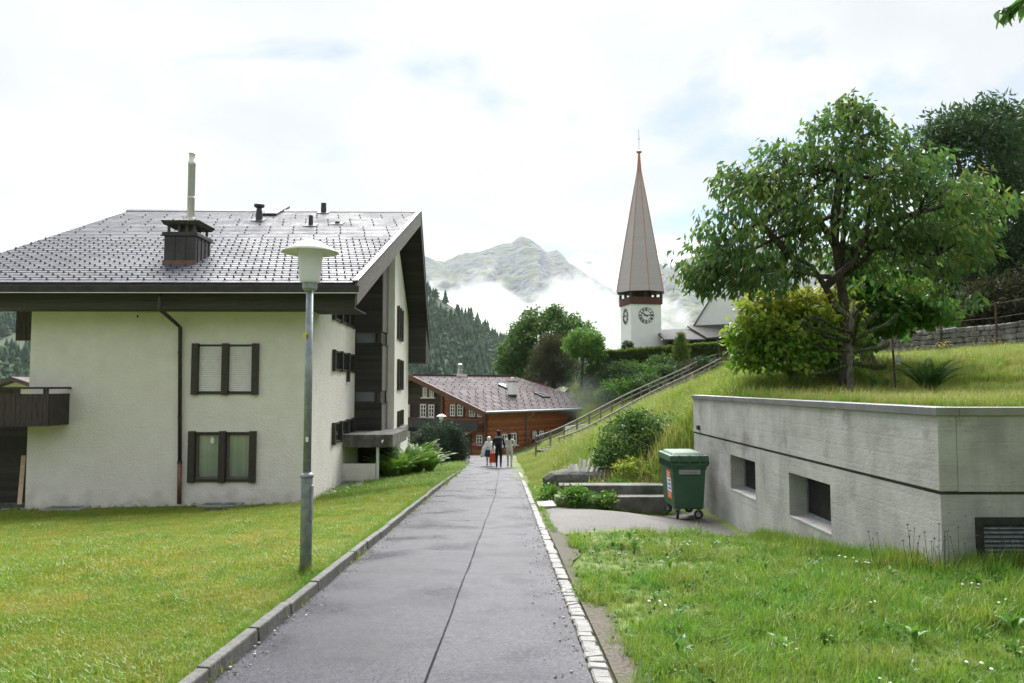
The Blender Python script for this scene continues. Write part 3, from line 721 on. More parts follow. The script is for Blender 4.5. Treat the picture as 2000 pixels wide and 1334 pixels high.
# slates of the street slope, laid one by one in courses, joined: thousands of small pieces
def slates(name, e0, e1, r0, r1, course, width, material, parent, lift=0.010, thick=0.008, seed=3, hooks=None, hook_every=3, keep=None, hook_from=0.0, hs=1.0):
    e0, e1, r0, r1 = map(Vector, (e0, e1, r0, r1))
    run = ((r0 - e0).length + (r1 - e1).length) / 2
    nrm = (e1 - e0).cross(r0 - e0).normalized()
    if nrm.z < 0: nrm = -nrm
    rng = random.Random(seed)
    rows = int(run / course)
    V, F, HV, HF = [], [], [], []
    for i in range(rows):
        t0, t1 = i / rows, min((i + 1.12) / rows, 1.0)
        L0, L1 = e0.lerp(r0, t0), e0.lerp(r0, t1); R0, R1 = e1.lerp(r1, t0), e1.lerp(r1, t1)
        n = int((R0 - L0).length / width)
        sh = (i % 3) / 3.0
        for k in range(-1, n + 1):
            a, b = max((k + sh) / n, 0), min((k + 1 + sh) / n, 1)
            if b - a < 0.08 / n: continue
            g = 0.006 / width / n
            if keep and not keep(L0.lerp(R0, (a + b) / 2)): continue
            hh = lift + thick + rng.uniform(-.002, .002)
            A, B = L0.lerp(R0, a + g) + nrm * hh, L0.lerp(R0, b - g) + nrm * (hh + rng.uniform(-.002, .002))
            C, D = L1.lerp(R1, b - g) + nrm * (lift * 0.1 + 0.004), L1.lerp(R1, a + g) + nrm * (lift * 0.1 + 0.004)
            A2, B2 = A - nrm * (lift * 0.9 + thick + .006), B - nrm * (lift * 0.9 + thick)
            q = len(V); V += [A, B, C, D, A2, B2]
            F += [(q, q + 1, q + 2, q + 3), (q + 4, q + 5, q + 1, q), (q + 5, q + 5, q + 2, q + 1), (q + 4, q, q + 3, q + 3)]
            dense = t0 < 0.52
            if hooks and t0 > hook_from and t0 < 0.95 and (k % hook_every == 0 if dense else (k % 2 == 0 and i % 2 == 0)):
                c = A.lerp(B, 0.5) + nrm * 0.004; d = (r0 - e0).normalized(); s = (B - A).normalized()
                w_, h_, l_ = 0.035 * hs, 0.075 * hs, 0.11 * hs
                q = len(HV)
                HV += [c - s * w_, c + s * w_, c + s * w_ * 0.5 + nrm * h_, c - s * w_ * 0.5 + nrm * h_, c + d * l_ - s * w_, c + d * l_ + s * w_]
                HF += [(q, q + 1, q + 2, q + 3), (q + 1, q + 5, q + 2, q + 2), (q + 4, q, q + 3, q + 3), (q + 5, q + 4, q + 3, q + 2)]
    F2 = [f for f in F]
    me = bpy.data.meshes.new(name); me.from_pydata([tuple(v) for v in V], [], [tuple(dict.fromkeys(f)) for f in F2]); me.materials.append(material); me.update()
    o = link(bpy.data.objects.new(name, me), parent); o['kind'] = 'stuff'
    if hooks:
        me = bpy.data.meshes.new('snow_hooks'); me.from_pydata([tuple(v) for v in HV], [], [tuple(dict.fromkeys(f)) for f in HF]); me.materials.append(hooks); me.update()
        o = link(bpy.data.objects.new('snow_hooks', me), parent); o['kind'] = 'stuff'
slates('slates', e0 + Vector((0.03, 0, 0)), e1 - Vector((0.06, 0, 0)), r0 + Vector((0.03, 0, 0)), r1 - Vector((0.06, 0, 0)), 0.30, 0.47, M['slate'], roof, hooks=M['hook'], hook_every=1, hs=.65, thick=.012)
slates('slates', b1 - Vector((0.06, 0, 0)), b0, r1 - Vector((0.06, 0, 0)), r0, 0.40, 0.6, M['slate'], roof, seed=4)
mb = MB(); mb.extrude([r0 + Vector((0, -.16, -.02)), r0 + Vector((0, 0, .09)), r0 + Vector((0, .16, -.05))], r1 - r0 + Vector((0.03, 0, 0))); mb.build('ridge_cap', M['metal_clad'], roof)
# verge boards
mb = MB(); off = Vector((0.06, 0, 0))
mb.hexa([e1 + Vector((-.02, -.02, -.66)), e1 + Vector((.05, -.02, -.66)), r1 + Vector((.05, 0, -.62)), r1 + Vector((-.02, 0, -.62)), e1 + Vector((-.02, -.02, .02)), e1 + Vector((.05, -.02, .02)), r1 + Vector((.05, 0, .02)), r1 + Vector((-.02, 0, .02))])
mb.build('verge_board', M['grey_wood'], roof, bevel=0.008)
mb = MB(); mb.hexa([e1 + Vector((-.09, -.05, .022)), e1 + Vector((.075, -.05, .022)), r1 + Vector((.075, 0, .022)), r1 + Vector((-.09, 0, .022)), e1 + Vector((-.09, -.05, .085)), e1 + Vector((.075, -.05, .085)), r1 + Vector((.075, 0, .085)), r1 + Vector((-.09, 0, .085))])
mb.build('verge_trim', M['metal_clad'], roof)
mb = MB(); mb.hexa([r1 + Vector((-.02, 0.01, -.60)), r1 + Vector((.05, 0.01, -.60)), b1 + Vector((.05, 0, -.62)), b1 + Vector((-.02, 0, -.62)), r1 + Vector((-.02, 0.01, .02)), r1 + Vector((.05, 0.01, .02)), b1 + Vector((.05, 0, .02)), b1 + Vector((-.02, 0, .02))])
mb.build('verge_board', M['dark_wood'], roof, bevel=0.008)
mb = MB(); mb.hexa([r1 + Vector((-.09, 0.01, .022)), r1 + Vector((.075, 0.01, .022)), b1 + Vector((.075, 0, .022)), b1 + Vector((-.09, 0, .022)), r1 + Vector((-.09, 0.01, .085)), r1 + Vector((.075, 0.01, .085)), b1 + Vector((.075, 0, .085)), b1 + Vector((-.09, 0, .085))])
mb.build('verge_trim', M['metal_clad'], roof)
# boxed back eave with dark boarding
mb = MB(); mb.hexa([b1 + Vector((-9, -2.0, -1.42)), b1 + Vector((.03, -2.0, -1.42)), b1 + Vector((.03, 0, -1.42)), b1 + Vector((-9, 0, -1.42)), b1 + Vector((-9, -2.0, 1.2)), b1 + Vector((.03, -2.0, 1.2)), b1 + Vector((.03, 0, -.26)), b1 + Vector((-9, 0, -.26))])
mb.build('eave_box', M['board_dark'], roof)
# front eave: fascia, soffit, gutter
fz0, fz1 = at(500, 603, 22.95).z, at(500, 572, 22.95).z
mb = MB(); mb.box(EL + .05, EAVE.x - 0.08, 22.90, 22.99, fz0, fz1 + 0.14); mb.build('fascia', M['fascia'], roof, bevel=0.006)
mb = MB(); mb.box(EL + .05, EAVE.x - 0.10, 22.99, FY - 0.004, fz0 + 0.01, fz0 + 0.05); mb.build('soffit', M['board_dark'], roof)
mb = MB(); mb.box(A_RX + 0.0, EAVE.x - 0.10, FY, 24.9, fz0 + 0.01, fz0 + 0.05); mb.build('soffit', M['board_dark'], roof)
gzc = EAVE.z - 0.10
mb = MB(); gp = [(22.60, .02), (22.585, -.05), (22.55, -.20), (22.50, -.235), (22.44, -.235), (22.41, -.20), (22.395, -.02), (22.40, .0), (22.415, -.02), (22.43, -.18), (22.50, -.215), (22.55, -.185), (22.575, -.05)]
mb.extrude([(EL, a, gzc + b) for a, b in gp], (EAVE.x + 0.10 - EL, 0, 0)); mb.build('gutter', M['gutter'], roof)
mb = MB(); mb.box(EL, EAVE.x + 0.12, 22.385, 22.40, gzc - 0.225, gzc - 0.205); mb.build('gutter_lip', M['steel'], roof)
# things on the roof
def roof_pt(px, row):
    Yr = 22.6
    for _ in range(40):
        p = at(px, row, Yr); Yr = Yr + (p.z - roof_z(Yr)) * 1.2 if abs(p.z - roof_z(Yr)) > 1e-4 else Yr
        Yr = min(max(Yr, 22), 36)
    return at(px, row, Yr)
cy = 24.85
chim = empty('chimney', (at(350, 518, cy).x, cy, 5.4)); chim.parent = apt; chim.matrix_parent_inverse = PINV(apt)
cx0, cx1 = at(320, 500, cy).x, at(382, 500, cy).x
ctop = at(350, 461, cy).z
mb = MB(); mb.box(cx0, cx1, cy, cy + 1.25, roof_z(cy) - 0.1, ctop); mb.build('chimney_body', M['metal_clad'], chim, bevel=0.01)
for k in range(1, 3):
    x = cx0 + (cx1 - cx0) * k / 3; mb = MB(); mb.box(x - .012, x + .012, cy - .02, cy - .001, roof_z(cy) + .02, ctop); mb.build('standing_seam', M['metal_clad'], chim)
for k in range(4):
    yv = cy + 1.25 * (k + .5) / 4; mb = MB(); mb.box(cx1 + .001, cx1 + .02, yv - .012, yv + .012, roof_z(yv) + .02, ctop); mb.build('standing_seam', M['metal_clad'], chim)
mb = MB(); mb.box(cx0 - .06, cx1 + .06, cy - .06, cy + 1.31, ctop, ctop + 0.13); mb.build('collar', M['metal_clad'], chim, bevel=0.012)
mb = MB(); mb.box(cx0 - .03, cx1 + .03, cy - .05, cy - .003, roof_z(cy) - 0.02, roof_z(cy) + 0.13); mb.build('flashing', M['copper_flash'], chim)
ct = ctop + 0.13
for sx in (cx0 + .1, (cx0 * 2 + cx1) / 3 + .1, (cx0 + cx1 * 2) / 3, cx1 - .1):
    for sy in (cy + .1, cy + 1.15): mb = MB(); mb.box(sx - .035, sx + .035, sy - .035, sy + .035, ct, ct + 0.24); mb.build('post', M['metal_clad'], chim)
mb = MB(); xm = (cx0 + cx1) / 2
mb.box(xm - .22, xm + .22, cy + .35, cy + .85, ct - .05, ct + .238); mb.build('chimney_core', M['old_concrete'], chim)
mb = MB(); mb.hexa([(cx0 - .02, cy - .02, ct + .24), (cx1 + .02, cy - .02, ct + .24), (cx1 + .02, cy + 1.27, ct + .24), (cx0 - .02, cy + 1.27, ct + .24), (cx0 - .12, cy - .1, ct + .38), (cx1 + .14, cy - .1, ct + .38), (cx1 + .14, cy + 1.36, ct + .38), (cx0 - .12, cy + 1.36, ct + .38)])
mb.build('cap_slab', M['moss_slab'], chim, bevel=0.03)
fx = at(373, 400, cy + .6).x; fy = cy + .6
ftop = at(373, 299, fy).z
mb = MB(); mb.lathe((fx, fy, 0), [(.115, ct + .3), (.115, ftop - .42), (.125, ftop - .42), (.125, ftop - .30), (.098, ftop - .28), (.098, ftop - .04), (.115, ftop - .03), (.10, ftop)], 20)
mb.build('flue', M['steel'], chim, smooth=True)
for z_ in (ct + .55, ct + 1.25): mb = MB(); mb.lathe((fx, fy, 0), [(.118, z_), (.126, z_ + .01), (.126, z_ + .04), (.118, z_ + .05)], 20); mb.build('flue_band', M['steel'], chim)
x2 = at(361, 415, fy).x
mb = MB(); mb.lathe((x2, fy - .1, 0), [(.04, ct + .3), (.04, ct + .62), (.055, ct + .62), (.055, ct + .66)], 12); mb.build('vent_pipe', M['steel'], chim, smooth=True)
mb = MB(); mb.lathe((fx - .12, fy, 0), [(.30, ct + .379), (.30, ct + .42), (.26, ct + .43)], 20); mb.build('flue_flange', M['steel'], chim)
def vent(px, row_b, row_t, r, cap=False):
    b = roof_pt(px, row_b); tz = at(px, row_t, b.y).z
    mb = MB(); pr = [(r * 1.25, b.z - .25), (r * 1.1, b.z + .05), (r, tz - .12), (r, tz)]
    if cap: pr = [(r * 1.2, b.z - .25), (r, tz - .30), (r * .8, tz - .2), (r * 1.7, tz - .13), (r * 1.7, tz - .04), (r, tz)]
    mb.lathe((b.x, b.y, 0), pr, 14); mb.build('vent_pipe', M['metal_clad'], roof, smooth=False)
    mb = MB(); mb.obox((b.x, b.y, b.z), (1, 0, 0), (0, 1 / math.hypot(1, SL), SL / math.hypot(1, SL)), (0, -SL, 1), -.26, .26, -.3, .3, .0, .045); mb.build('vent_flashing', M['slate'], roof)
vent(506, 431, 398, .13, True); vent(607, 441, 421, .09); vent(632, 416, 397, .12); vent(659, 438, 433, .10)
s0, s1 = roof_pt(499, 422), roof_pt(540, 422); s2 = roof_pt(546, 410)
dU = Vector((1, 0, 0)); dV = Vector((0, 1, SL)).normalized(); dW = Vector((0, -SL, 1)).normalized()
LV = (s2 - s1).dot(dV); LU = (s1 - s0).x
mb = MB(); mb.obox(s0, dU, dV, dW, 0, LU, 0, LV, 0, .13); sk = mb.build('skylight', M['metal_clad'], roof, bevel=0.01)
mb = MB(); mb.obox(s0, dU, dV, dW, .07, LU - .07, .1, LV - .08, .131, .14); mb.build('skylight_pane', M['sky_pane'], roof)

# front windows
def front_window(h, blind):
    u0, u1, z0, z1 = h
    wn_ = empty('window', (A_LX + (u0 + u1) / 2, FY, z0)); wn_.parent = apt; wn_.matrix_parent_inverse = PINV(apt)
    x0, x1 = A_LX + u0, A_LX + u1
    pw = 0.20
    xm = (x0 + x1) / 2
    for xc in (x0 + .06, xm, x1 - .06):
        mb = MB(); mb.box(xc - pw / 2, xc + pw / 2, FY - 0.13, FY + 0.12, z0 - .05, z1 + .05); mb.build('window_post', M['frame'], wn_, bevel=0.008)
    mb = MB(); mb.box(x0 + .16, xm - .102, FY - .055, FY + .10, z0 - .03, z0 + .045); mb.box(xm + .102, x1 - .16, FY - .055, FY + .10, z0 - .03, z0 + .045); s_ = mb.build('sill', M['frame'], wn_)
    mb = MB(); mb.box(x0 + .16, xm - .102, FY - .03, FY + .10, z1 - .03, z1 + .02); mb.box(xm + .102, x1 - .16, FY - .03, FY + .10, z1 - .03, z1 + .02); mb.build('head', M['frame'], wn_)
    for a, b in ((x0 + .162, xm - .104), (xm + .104, x1 - .162)):
        f = MB(); zz0, zz1 = z0 + .046, z1 - .032
        t = .055
        f.box(a, a + t, FY + .06, FY + .11, zz0, zz1); f.box(b - t, b, FY + .06, FY + .11, zz0, zz1)
        f.box(a + t, b - t, FY + .06, FY + .11, zz0, zz0 + t); f.box(a + t, b - t, FY + .06, FY + .11, zz1 - t, zz1)
        sash = f.build('sash', M['grey_wood'], wn_)
        if blind:
            nsl = 24
            for i in range(nsl):
                za = zz0 + .01 + (zz1 - zz0 - .02) * i / nsl; zb = zz0 + .01 + (zz1 - zz0 - .02) * (i + 1) / nsl
                mb = MB(); mb.hexa([(a + .004, FY - .016, za + .010), (b - .004, FY - .016, za + .010), (b - .004, FY + .02, za + .004), (a + .004, FY + .02, za + .004), (a + .004, FY + .010, zb), (b - .004, FY + .010, zb), (b - .004, FY + .02, zb), (a + .004, FY + .02, zb)])
                mb.build('slat', M['enamel'], wn_)
        else:
            mb = MB(); mb.box(a + t, b - t, FY + .08, FY + .086, zz0 + t, zz1 - t); mb.build('pane', M['pane'], wn_)
            V, F = [], []
            n = 90
            for i in range(n + 1):
                x = a + .02 + (b - a - .04) * i / n; yv = FY + .20 + .025 * math.sin(i * 1.25) + .012 * math.sin(i * .37)
                V += [(x, yv, zz0 + .05), (x, yv + .01, zz1)]
            for i in range(n): F.append((2 * i, 2 * i + 2, 2 * i + 3, 2 * i + 1))
            np_obj('curtain', np.array(V), np.array(F), M['curtain'], wn_, smooth=True)
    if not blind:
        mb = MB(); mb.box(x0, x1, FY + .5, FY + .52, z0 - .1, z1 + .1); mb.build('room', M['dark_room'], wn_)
        mb = MB(); c = at(415, 860, FY + .07); mb.extrude([c + Vector((-.07, 0, -.02)), c + Vector((-.03, 0, -.11)), c + Vector((.04, 0, -.08)), c + Vector((.06, 0, .05)), c + Vector((.0, 0, .12)), c + Vector((-.05, 0, .09))], (0, .004, 0)); mb.build('sticker', M['white_print'], wn_)
front_window(UW, True); front_window(LW, False)
# downpipe with a kink
pa, pb, pc, pd = at(312, 572, 22.55), at(312, 606, 22.55), at(352, 636, FY - .11), at(350, 984, FY - .11)
dp = empty('downpipe', pd); dp.parent = apt; dp.matrix_parent_inverse = PINV(apt)
mb = MB(); mb.tube([pa, pb, pb + Vector((.06, .15, -.06)), pc + Vector((-.1, -.1, .07)), pc + Vector((0, 0, -.06)), at(351, 905, FY - .11)], .058, 12); mb.build('pipe', M['pipe'], dp, smooth=True)
mb = MB(); mb.tube([at(351, 904, FY - .11), pd], .066, 12); mb.build('pipe_foot', M['copper_flash'], dp, smooth=True)
mb = MB(); mb.tube([at(351, 906, FY - .11), at(351, 900, FY - .11)], .074, 12); mb.build('pipe_collar', M['pipe'], dp)
for r_ in (690, 815):
    c = at(351, r_, FY - .11); mb = MB(); mb.tube([c, c + Vector((0, 0, .04))], .068, 12); mb.box(c.x - .02, c.x + .02, c.y, FY, c.z, c.z + .03); mb.build('bracket', M['pipe'], dp)
# flush service hatch
a, b = at(264, 637, FY), at(318, 608, FY)
mb = MB(); mb.box(a.x, b.x, FY - .022, FY - .003, a.z, b.z - .05); mb.build('hatch', M['stucco'], apt, bevel=0.006)
mb = MB(); mb.box(a.x + .06, a.x + .10, FY - .034, FY - .0225, b.z - .2, b.z - .12); mb.build('hatch_latch', M['iron'], apt)
# side windows: dark posts with dark panes
def side_window(px0, px1, rows, x_of, tops, post_rows=None, n=4):
    """rows: top and bottom row at px0; wall plane of the stepped side"""
    p0 = Vector((x_of(FY), FY, 0)); d = Vector((x_of(FY + 1) - x_of(FY), 1, 0)).normalized(); nn = Vector((d.y, -d.x, 0))
    a = on_plane(px0, rows[0], p0, nn); b = on_plane(px1, tops, p0, nn); a2 = on_plane(px0, rows[1], p0, nn)
    L = (Vector((b.x, b.y, 0)) - Vector((a.x, a.y, 0))).length
    z1, z0 = (a.z + b.z) / 2, a2.z
    w_ = empty('window', (a.x, a.y, z0)); w_.parent = apt; w_.matrix_parent_inverse = PINV(apt)
    o = Vector((a.x, a.y, 0))
    for k in range(n):
        s = L * k / (n - 1)
        zz = z0 - (post_rows or {}).get(k, 0.05)
        mb = MB(); mb.obox(o, d, nn, (0, 0, 1), s - .09, s + .09, -.02, .12, zz, z1 + .05); mb.build('window_post', M['frame'], w_, bevel=0.006)
    for k in range(n - 1):
        s0_, s1_ = L * k / (n - 1) + .092, L * (k + 1) / (n - 1) - .092
        mb = MB(); mb.obox(o, d, nn, (0, 0, 1), s0_, s1_, .002, .03, z0 + .05, z1 - .03); mb.build('pane', M['glass'], w_)
        mb = MB(); mb.obox(o, d, nn, (0, 0, 1), s0_, s1_, .002, .075, z0 - .02, z0 + .048); mb.build('sill', M['frame'], w_)
        mb = MB(); mb.obox(o, d, nn, (0, 0, 1), s0_, s1_, .002, .06, z1 - .028, z1 + .03); mb.build('head', M['frame'], w_)
side_window(650, 690, (590, 622), WX, 605)
side_window(650, 690, (685, 722), WX, 695, {2: .42})
side_window(649, 688, (828, 866), WX, 819, {2: .36})
WB = lambda y: PIERX - 0.05 * (y - PIERY)
side_window(776, 784, (602, 660), WB, 606, n=3)
side_window(776, 784, (704, 760), WB, 706, n=3)
side_window(776, 784, (804, 834), WB, 803, n=3)
# small planter balcony on the far wall
q0 = Vector((WB(34.6), 34.6, 0)); dB = Vector((-.05, 1, 0)).normalized(); nB = Vector((dB.y, -dB.x, 0))
zpb = at(780, 858, 35).z; mb = MB(); mb.obox(q0, dB, nB, (0, 0, 1), -.2, 2.6, 0.01, .35, zpb, zpb + .55); mb.build('planter', M['old_concrete'], apt, bevel=0.02)
# stair bay of dark boards with two window strips
bay = empty('stair_bay', (BAYX, BAYY, -1)); bay.parent = apt; bay.matrix_parent_inverse = PINV(apt)
xl = WX(BAYY) - 0.1
rows_ = [(roof_z(BAYY) - .3, at(720, 648, BAYY).z), (at(720, 672, BAYY).z, at(720, 764, BAYY).z), (at(720, 787, BAYY).z, at(720, 850, BAYY).z)]
for zt, zb in rows_:
    mb = MB(); mb.box(xl, BAYX, BAYY, PIERY + .1, zb, zt); mb.build('boarding', M['board_dark'], bay, bevel=0.01)
    mb = MB(); mb.box(BAYX + .001, BAYX + .03, BAYY + .02, PIERY - .01, zb + .02, zt - .02); mb.build('side_boarding', M['grey_wood'], bay)
for (za, zb) in ((rows_[1][0], rows_[0][1]), (rows_[2][0], rows_[1][1])):
    mb = MB(); mb.box(xl, BAYX - .05, BAYY + .10, PIERY, za - .01, zb + .01); mb.build('window_box', M['glass'], bay)
    xa = at(695, 753, BAYY).x; xb = at(731, 753, BAYY).x
    mb = MB(); mb.box(xa, xb, BAYY + .03, BAYY + .06, za + .06, zb - .04); w_ = mb.build('pane', M['sky_pane'], bay)
    for x0_, x1_, z0_, z1_ in ((xa - .05, BAYX, za, za + .058), (xa - .05, BAYX, zb - .038, zb), (xa - .06, xa - .002, za + .06, zb - .04), (xb + .002, xb + .06, za + .06, zb - .04), (BAYX - .18, BAYX - .08, za + .06, zb - .04)):
        mb = MB(); mb.box(x0_, x1_, BAYY + .01, BAYY + .09, z0_, z1_); mb.build('window_frame', M['frame'], bay)
    mb = MB(); mb.box(xl, BAYX + .05, BAYY - .05, PIERY, za - .035, za - .011); mb.build('sill', M['gutter'], bay)
# entrance canopy, post, parapet
cz0, cz1 = at(720, 874, 29.3).z, at(720, 849, 29.3).z
CX1 = at(768, 753, 29.3).x
mb = MB(); mb.box(WX(29.3) + .004, CX1, 29.3, 33.45, cz0, cz1); mb.build('canopy', M['old_concrete'], apt, bevel=0.02)
px_ = at(739, 753, 29.5).x; gz_ = gz(px_, 29.6)
mb = MB(); mb.box(px_ - .05, px_ + .05, 29.45, 29.55, gz_ - .2, cz0 - .002); mb.build('canopy_post', M['white_paint'], apt, bevel=0.006)
pz1 = at(705, 906, 29.3).z
mb = MB(); mb.box(WX(29.3) + .004, px_ - .06, 29.3, 29.44, gz_ - .25, pz1); mb.build('parapet', M['stucco'], apt, bevel=0.012)
mb = MB(); mb.box(WX(32), BAYX + .25, 33.40, 33.46, gz_ - .6, cz0 - .01); mb.build('entrance_door', M['board_dark'], apt)
mb = MB(); mb.box(BAYX - .45, BAYX - .38, 33.30, 33.40, gz_ - .2, cz0 - .02); mb.build('door_frame', M['frame'], apt)
c = at(747, 862, 29.2); mb = MB(); mb.tube([c + Vector((0, .1, .03)), c + Vector((0, -.06, 0)), c + Vector((0, -.10, -.05))], .035, 10); mb.build('wall_lamp', M['white_paint'], apt, smooth=True)
# balconies on the far corner, of upright planks
def balcony(x0, x1, y0, y1, z0, z1, rail):
    b = empty('balcony', (x0, y0, z0)); b.parent = apt; b.matrix_parent_inverse = PINV(apt)
    n = max(2, int((x1 - x0) / .16)); w = (x1 - x0) / n
    me = MB().box(-w / 2 + .005, w / 2 - .005, -.015, .015, 0, z1 - z0).mesh('plank', M['plank'])
    for i in range(n): inst('plank', me, (x0 + w * (i + .5), y0 + random.uniform(-.004, .004), z0 - random.uniform(0, .01)), parent=b)
    n2 = max(2, int((y1 - y0) / .16)); w2 = (y1 - y0 - .03) / n2
    me2 = MB().box(-.015, .015, -w2 / 2 + .005, w2 / 2 - .005, 0, z1 - z0).mesh('plank', M['plank'])
    for i in range(n2): inst('plank', me2, (x1 - .015 + random.uniform(-.004, .004), y0 + .03 + w2 * (i + .5), z0), parent=b)
    mb = MB(); mb.box(x0, x1 - .04, y0 + .04, y1, z0 + .05, z0 + .22); mb.build('balcony_floor', M['dark_wood'], b)
    if rail:
        mb = MB(); mb.box(x0, x1 + .04, y0 - .04, y0 + .07, z1 + .14, z1 + .20); mb.box(x1 - .07, x1 + .04, y0 + .072, y1, z1 + .14, z1 + .20); mb.build('handrail', M['dark_wood'], b)
        xx = x0 + .2
        while xx < x1:
            mb = MB(); mb.box(xx - .035, xx + .035, y0 + .02, y0 + .06, z0 + .3, z1 + .139); mb.build('baluster', M['dark_wood'], b); xx += 1.0
        mb = MB(); mb.box(x1 - .10, x1 - .05, y0 + .02, y0 + .06, z0 + .3, z1 + .139); mb.build('baluster', M['dark_wood'], b)
bz0, bz1 = at(50, 832, 23.0).z, at(50, 769, 23.0).z
balcony(at(-260, 753, 22.9).x, at(97, 753, 22.9).x, 22.9, 23.98, bz0, bz1, True)
uz0, uz1 = at(45, 665, 25.2).z, at(45, 608, 25.2).z
balcony(at(27, 753, 25.2).x, A_LX - .02, 25.2, 30, uz0, uz1, False)
mb = MB(); mb.box(A_LX - 4.5, A_LX - .02, 24.6, 24.7, -2.8, bz0 + .3); mb.build('boarding', M['board_dark'], apt)
mb = MB(); mb.box(A_LX - 4.5, A_LX - .02, 24.2, 24.6, -2.35, -2.08); mb.build('threshold', M['old_concrete'], apt)
mb = MB(); mb.beam(at(38, 985, 23.9), at(46, 890, 24.4), .12, .03); tag(mb.build('leaning_plank', M['new_wood']), 'thin wooden plank leaning in the dark doorway under the balcony', 'plank')
# ------------------------------------------------------------------ light wells and covers in the lawn
def grate(px0, px1, row_t, row_b, Y, label, along_y=False):
    a = at(px0, row_b, Y); b = at(px1, row_b, Y)
    return a, b
def light_well(c, lx, ly, rz, label, tilt=0.0):
    g = empty('light_well', c, label, 'grate', 'light wells at the foot of the stucco walls')
    g.rotation_euler = (tilt, 0, rz)
    def add(name, mb, m):
        o = bpy.data.objects.new(name, mb.mesh(name, m)); COL.objects.link(o); o.parent = g; return o
    for x0, x1, y0, y1 in ((-lx / 2 - .06, lx / 2 + .06, -ly / 2 - .06, -ly / 2), (-lx / 2 - .06, lx / 2 + .06, ly / 2, ly / 2 + .06), (-lx / 2 - .06, -lx / 2, -ly / 2, ly / 2), (lx / 2, lx / 2 + .06, -ly / 2, ly / 2)):
        add('curb', MB().box(x0, x1, y0, y1, -.3, .06), M['concrete'])
    add('pit', MB().box(-lx / 2, lx / 2, -ly / 2, ly / 2, -.3, -.02), M['dark_room'])
    n = int(lx / .055)
    me = MB().box(-.006, .006, -ly / 2, ly / 2, 0, .035).mesh('bar', M['galv'])
    for i in range(n):
        o = bpy.data.objects.new('bar', me); COL.objects.link(o); o.parent = g; o.location = (-lx / 2 + lx * (i + .5) / n, 0, .005)
    for k in range(4):
        add('cross_bar', MB().box(-lx / 2, lx / 2, -ly / 2 + ly * (k + .5) / 4 - .004, -ly / 2 + ly * (k + .5) / 4 + .004, .012, .038), M['galv'])
    return g
light_well(on_ground(at(130, 990, 23.5).x, 23.45, 0.03), 1.05, .55, 0, 'metal light well grate at the wall foot near the balcony')
light_well(on_ground(at(432, 988, 23.5).x, 23.5, 0.03), 1.05, .55, 0, 'metal light well grate under the curtained window')
light_well(on_ground(WX(28.2) + .42, 28.0, 0.07), .60, 2.0, R(1.7), 'long metal light well grate beside the entrance parapet')
# pebbles along the wall foot
bm_p = []
for k in range(4):
    bm = bmesh.new(); bmesh.ops.create_icosphere(bm, subdivisions=1, radius=1.0)
    for v in bm.verts: v.co = Vector((v.co.x * random.uniform(.8, 1.1), v.co.y * random.uniform(.7, 1), v.co.z * random.uniform(.45, .6)))
    me = bpy.data.meshes.new('stone'); bm.to_mesh(me); bm.free(); me.materials.append(M['pebble']); me.polygons.foreach_set('use_smooth', [True] * len(me.polygons)); bm_p.append(me)
def stone_row(name, label, pts, rmin, rmax):
    e = empty(name, pts[0], label, 'stones')
    for p in pts: inst('stone', random.choice(bm_p), p, (random.uniform(-.3, .3), random.uniform(-.3, .3), random.uniform(0, 6)), [random.uniform(rmin, rmax)] * 3, e)
pts = [on_ground(x + random.uniform(-.05, .05), 23.80 + random.uniform(-.14, .08), .05) for x in np.arange(A_LX - .9, A_RX - .1, .10) if random.random() < (.9 if x < A_LX + 1.6 else .45)]
stone_row('pebble_border', 'pale pebble border along the front wall foot', pts, .06, .12)
pts = []
for y_ in np.arange(25.2, 29.2, .16):
    for _ in range(2):
        x_ = WX(y_) + random.uniform(.05, .20) if 26.8 < y_ < 29.2 and random.random() < .5 else WX(y_) + random.uniform(.1, .85)
        if 26.85 < y_ < 29.1 and WX(y_) + .08 < x_ < WX(y_) + .78: x_ = WX(y_) + random.uniform(.80, .95)
        pts.append(on_ground(x_, y_, .07))
stone_row('pebble_bed', 'grey pebble bed around the long grate by the side wall', pts, .07, .14)
c = on_ground(at(423, 1012, 21).x, 21.0, .03)
mb = MB(); mb.box(c.x - .32, c.x + .30, 20.75, 21.2, c.z - .1, c.z + .035); tag(mb.build('manhole_cover', M['iron'], bevel=.015), 'dark square cover plate lying in the left lawn', 'cover')

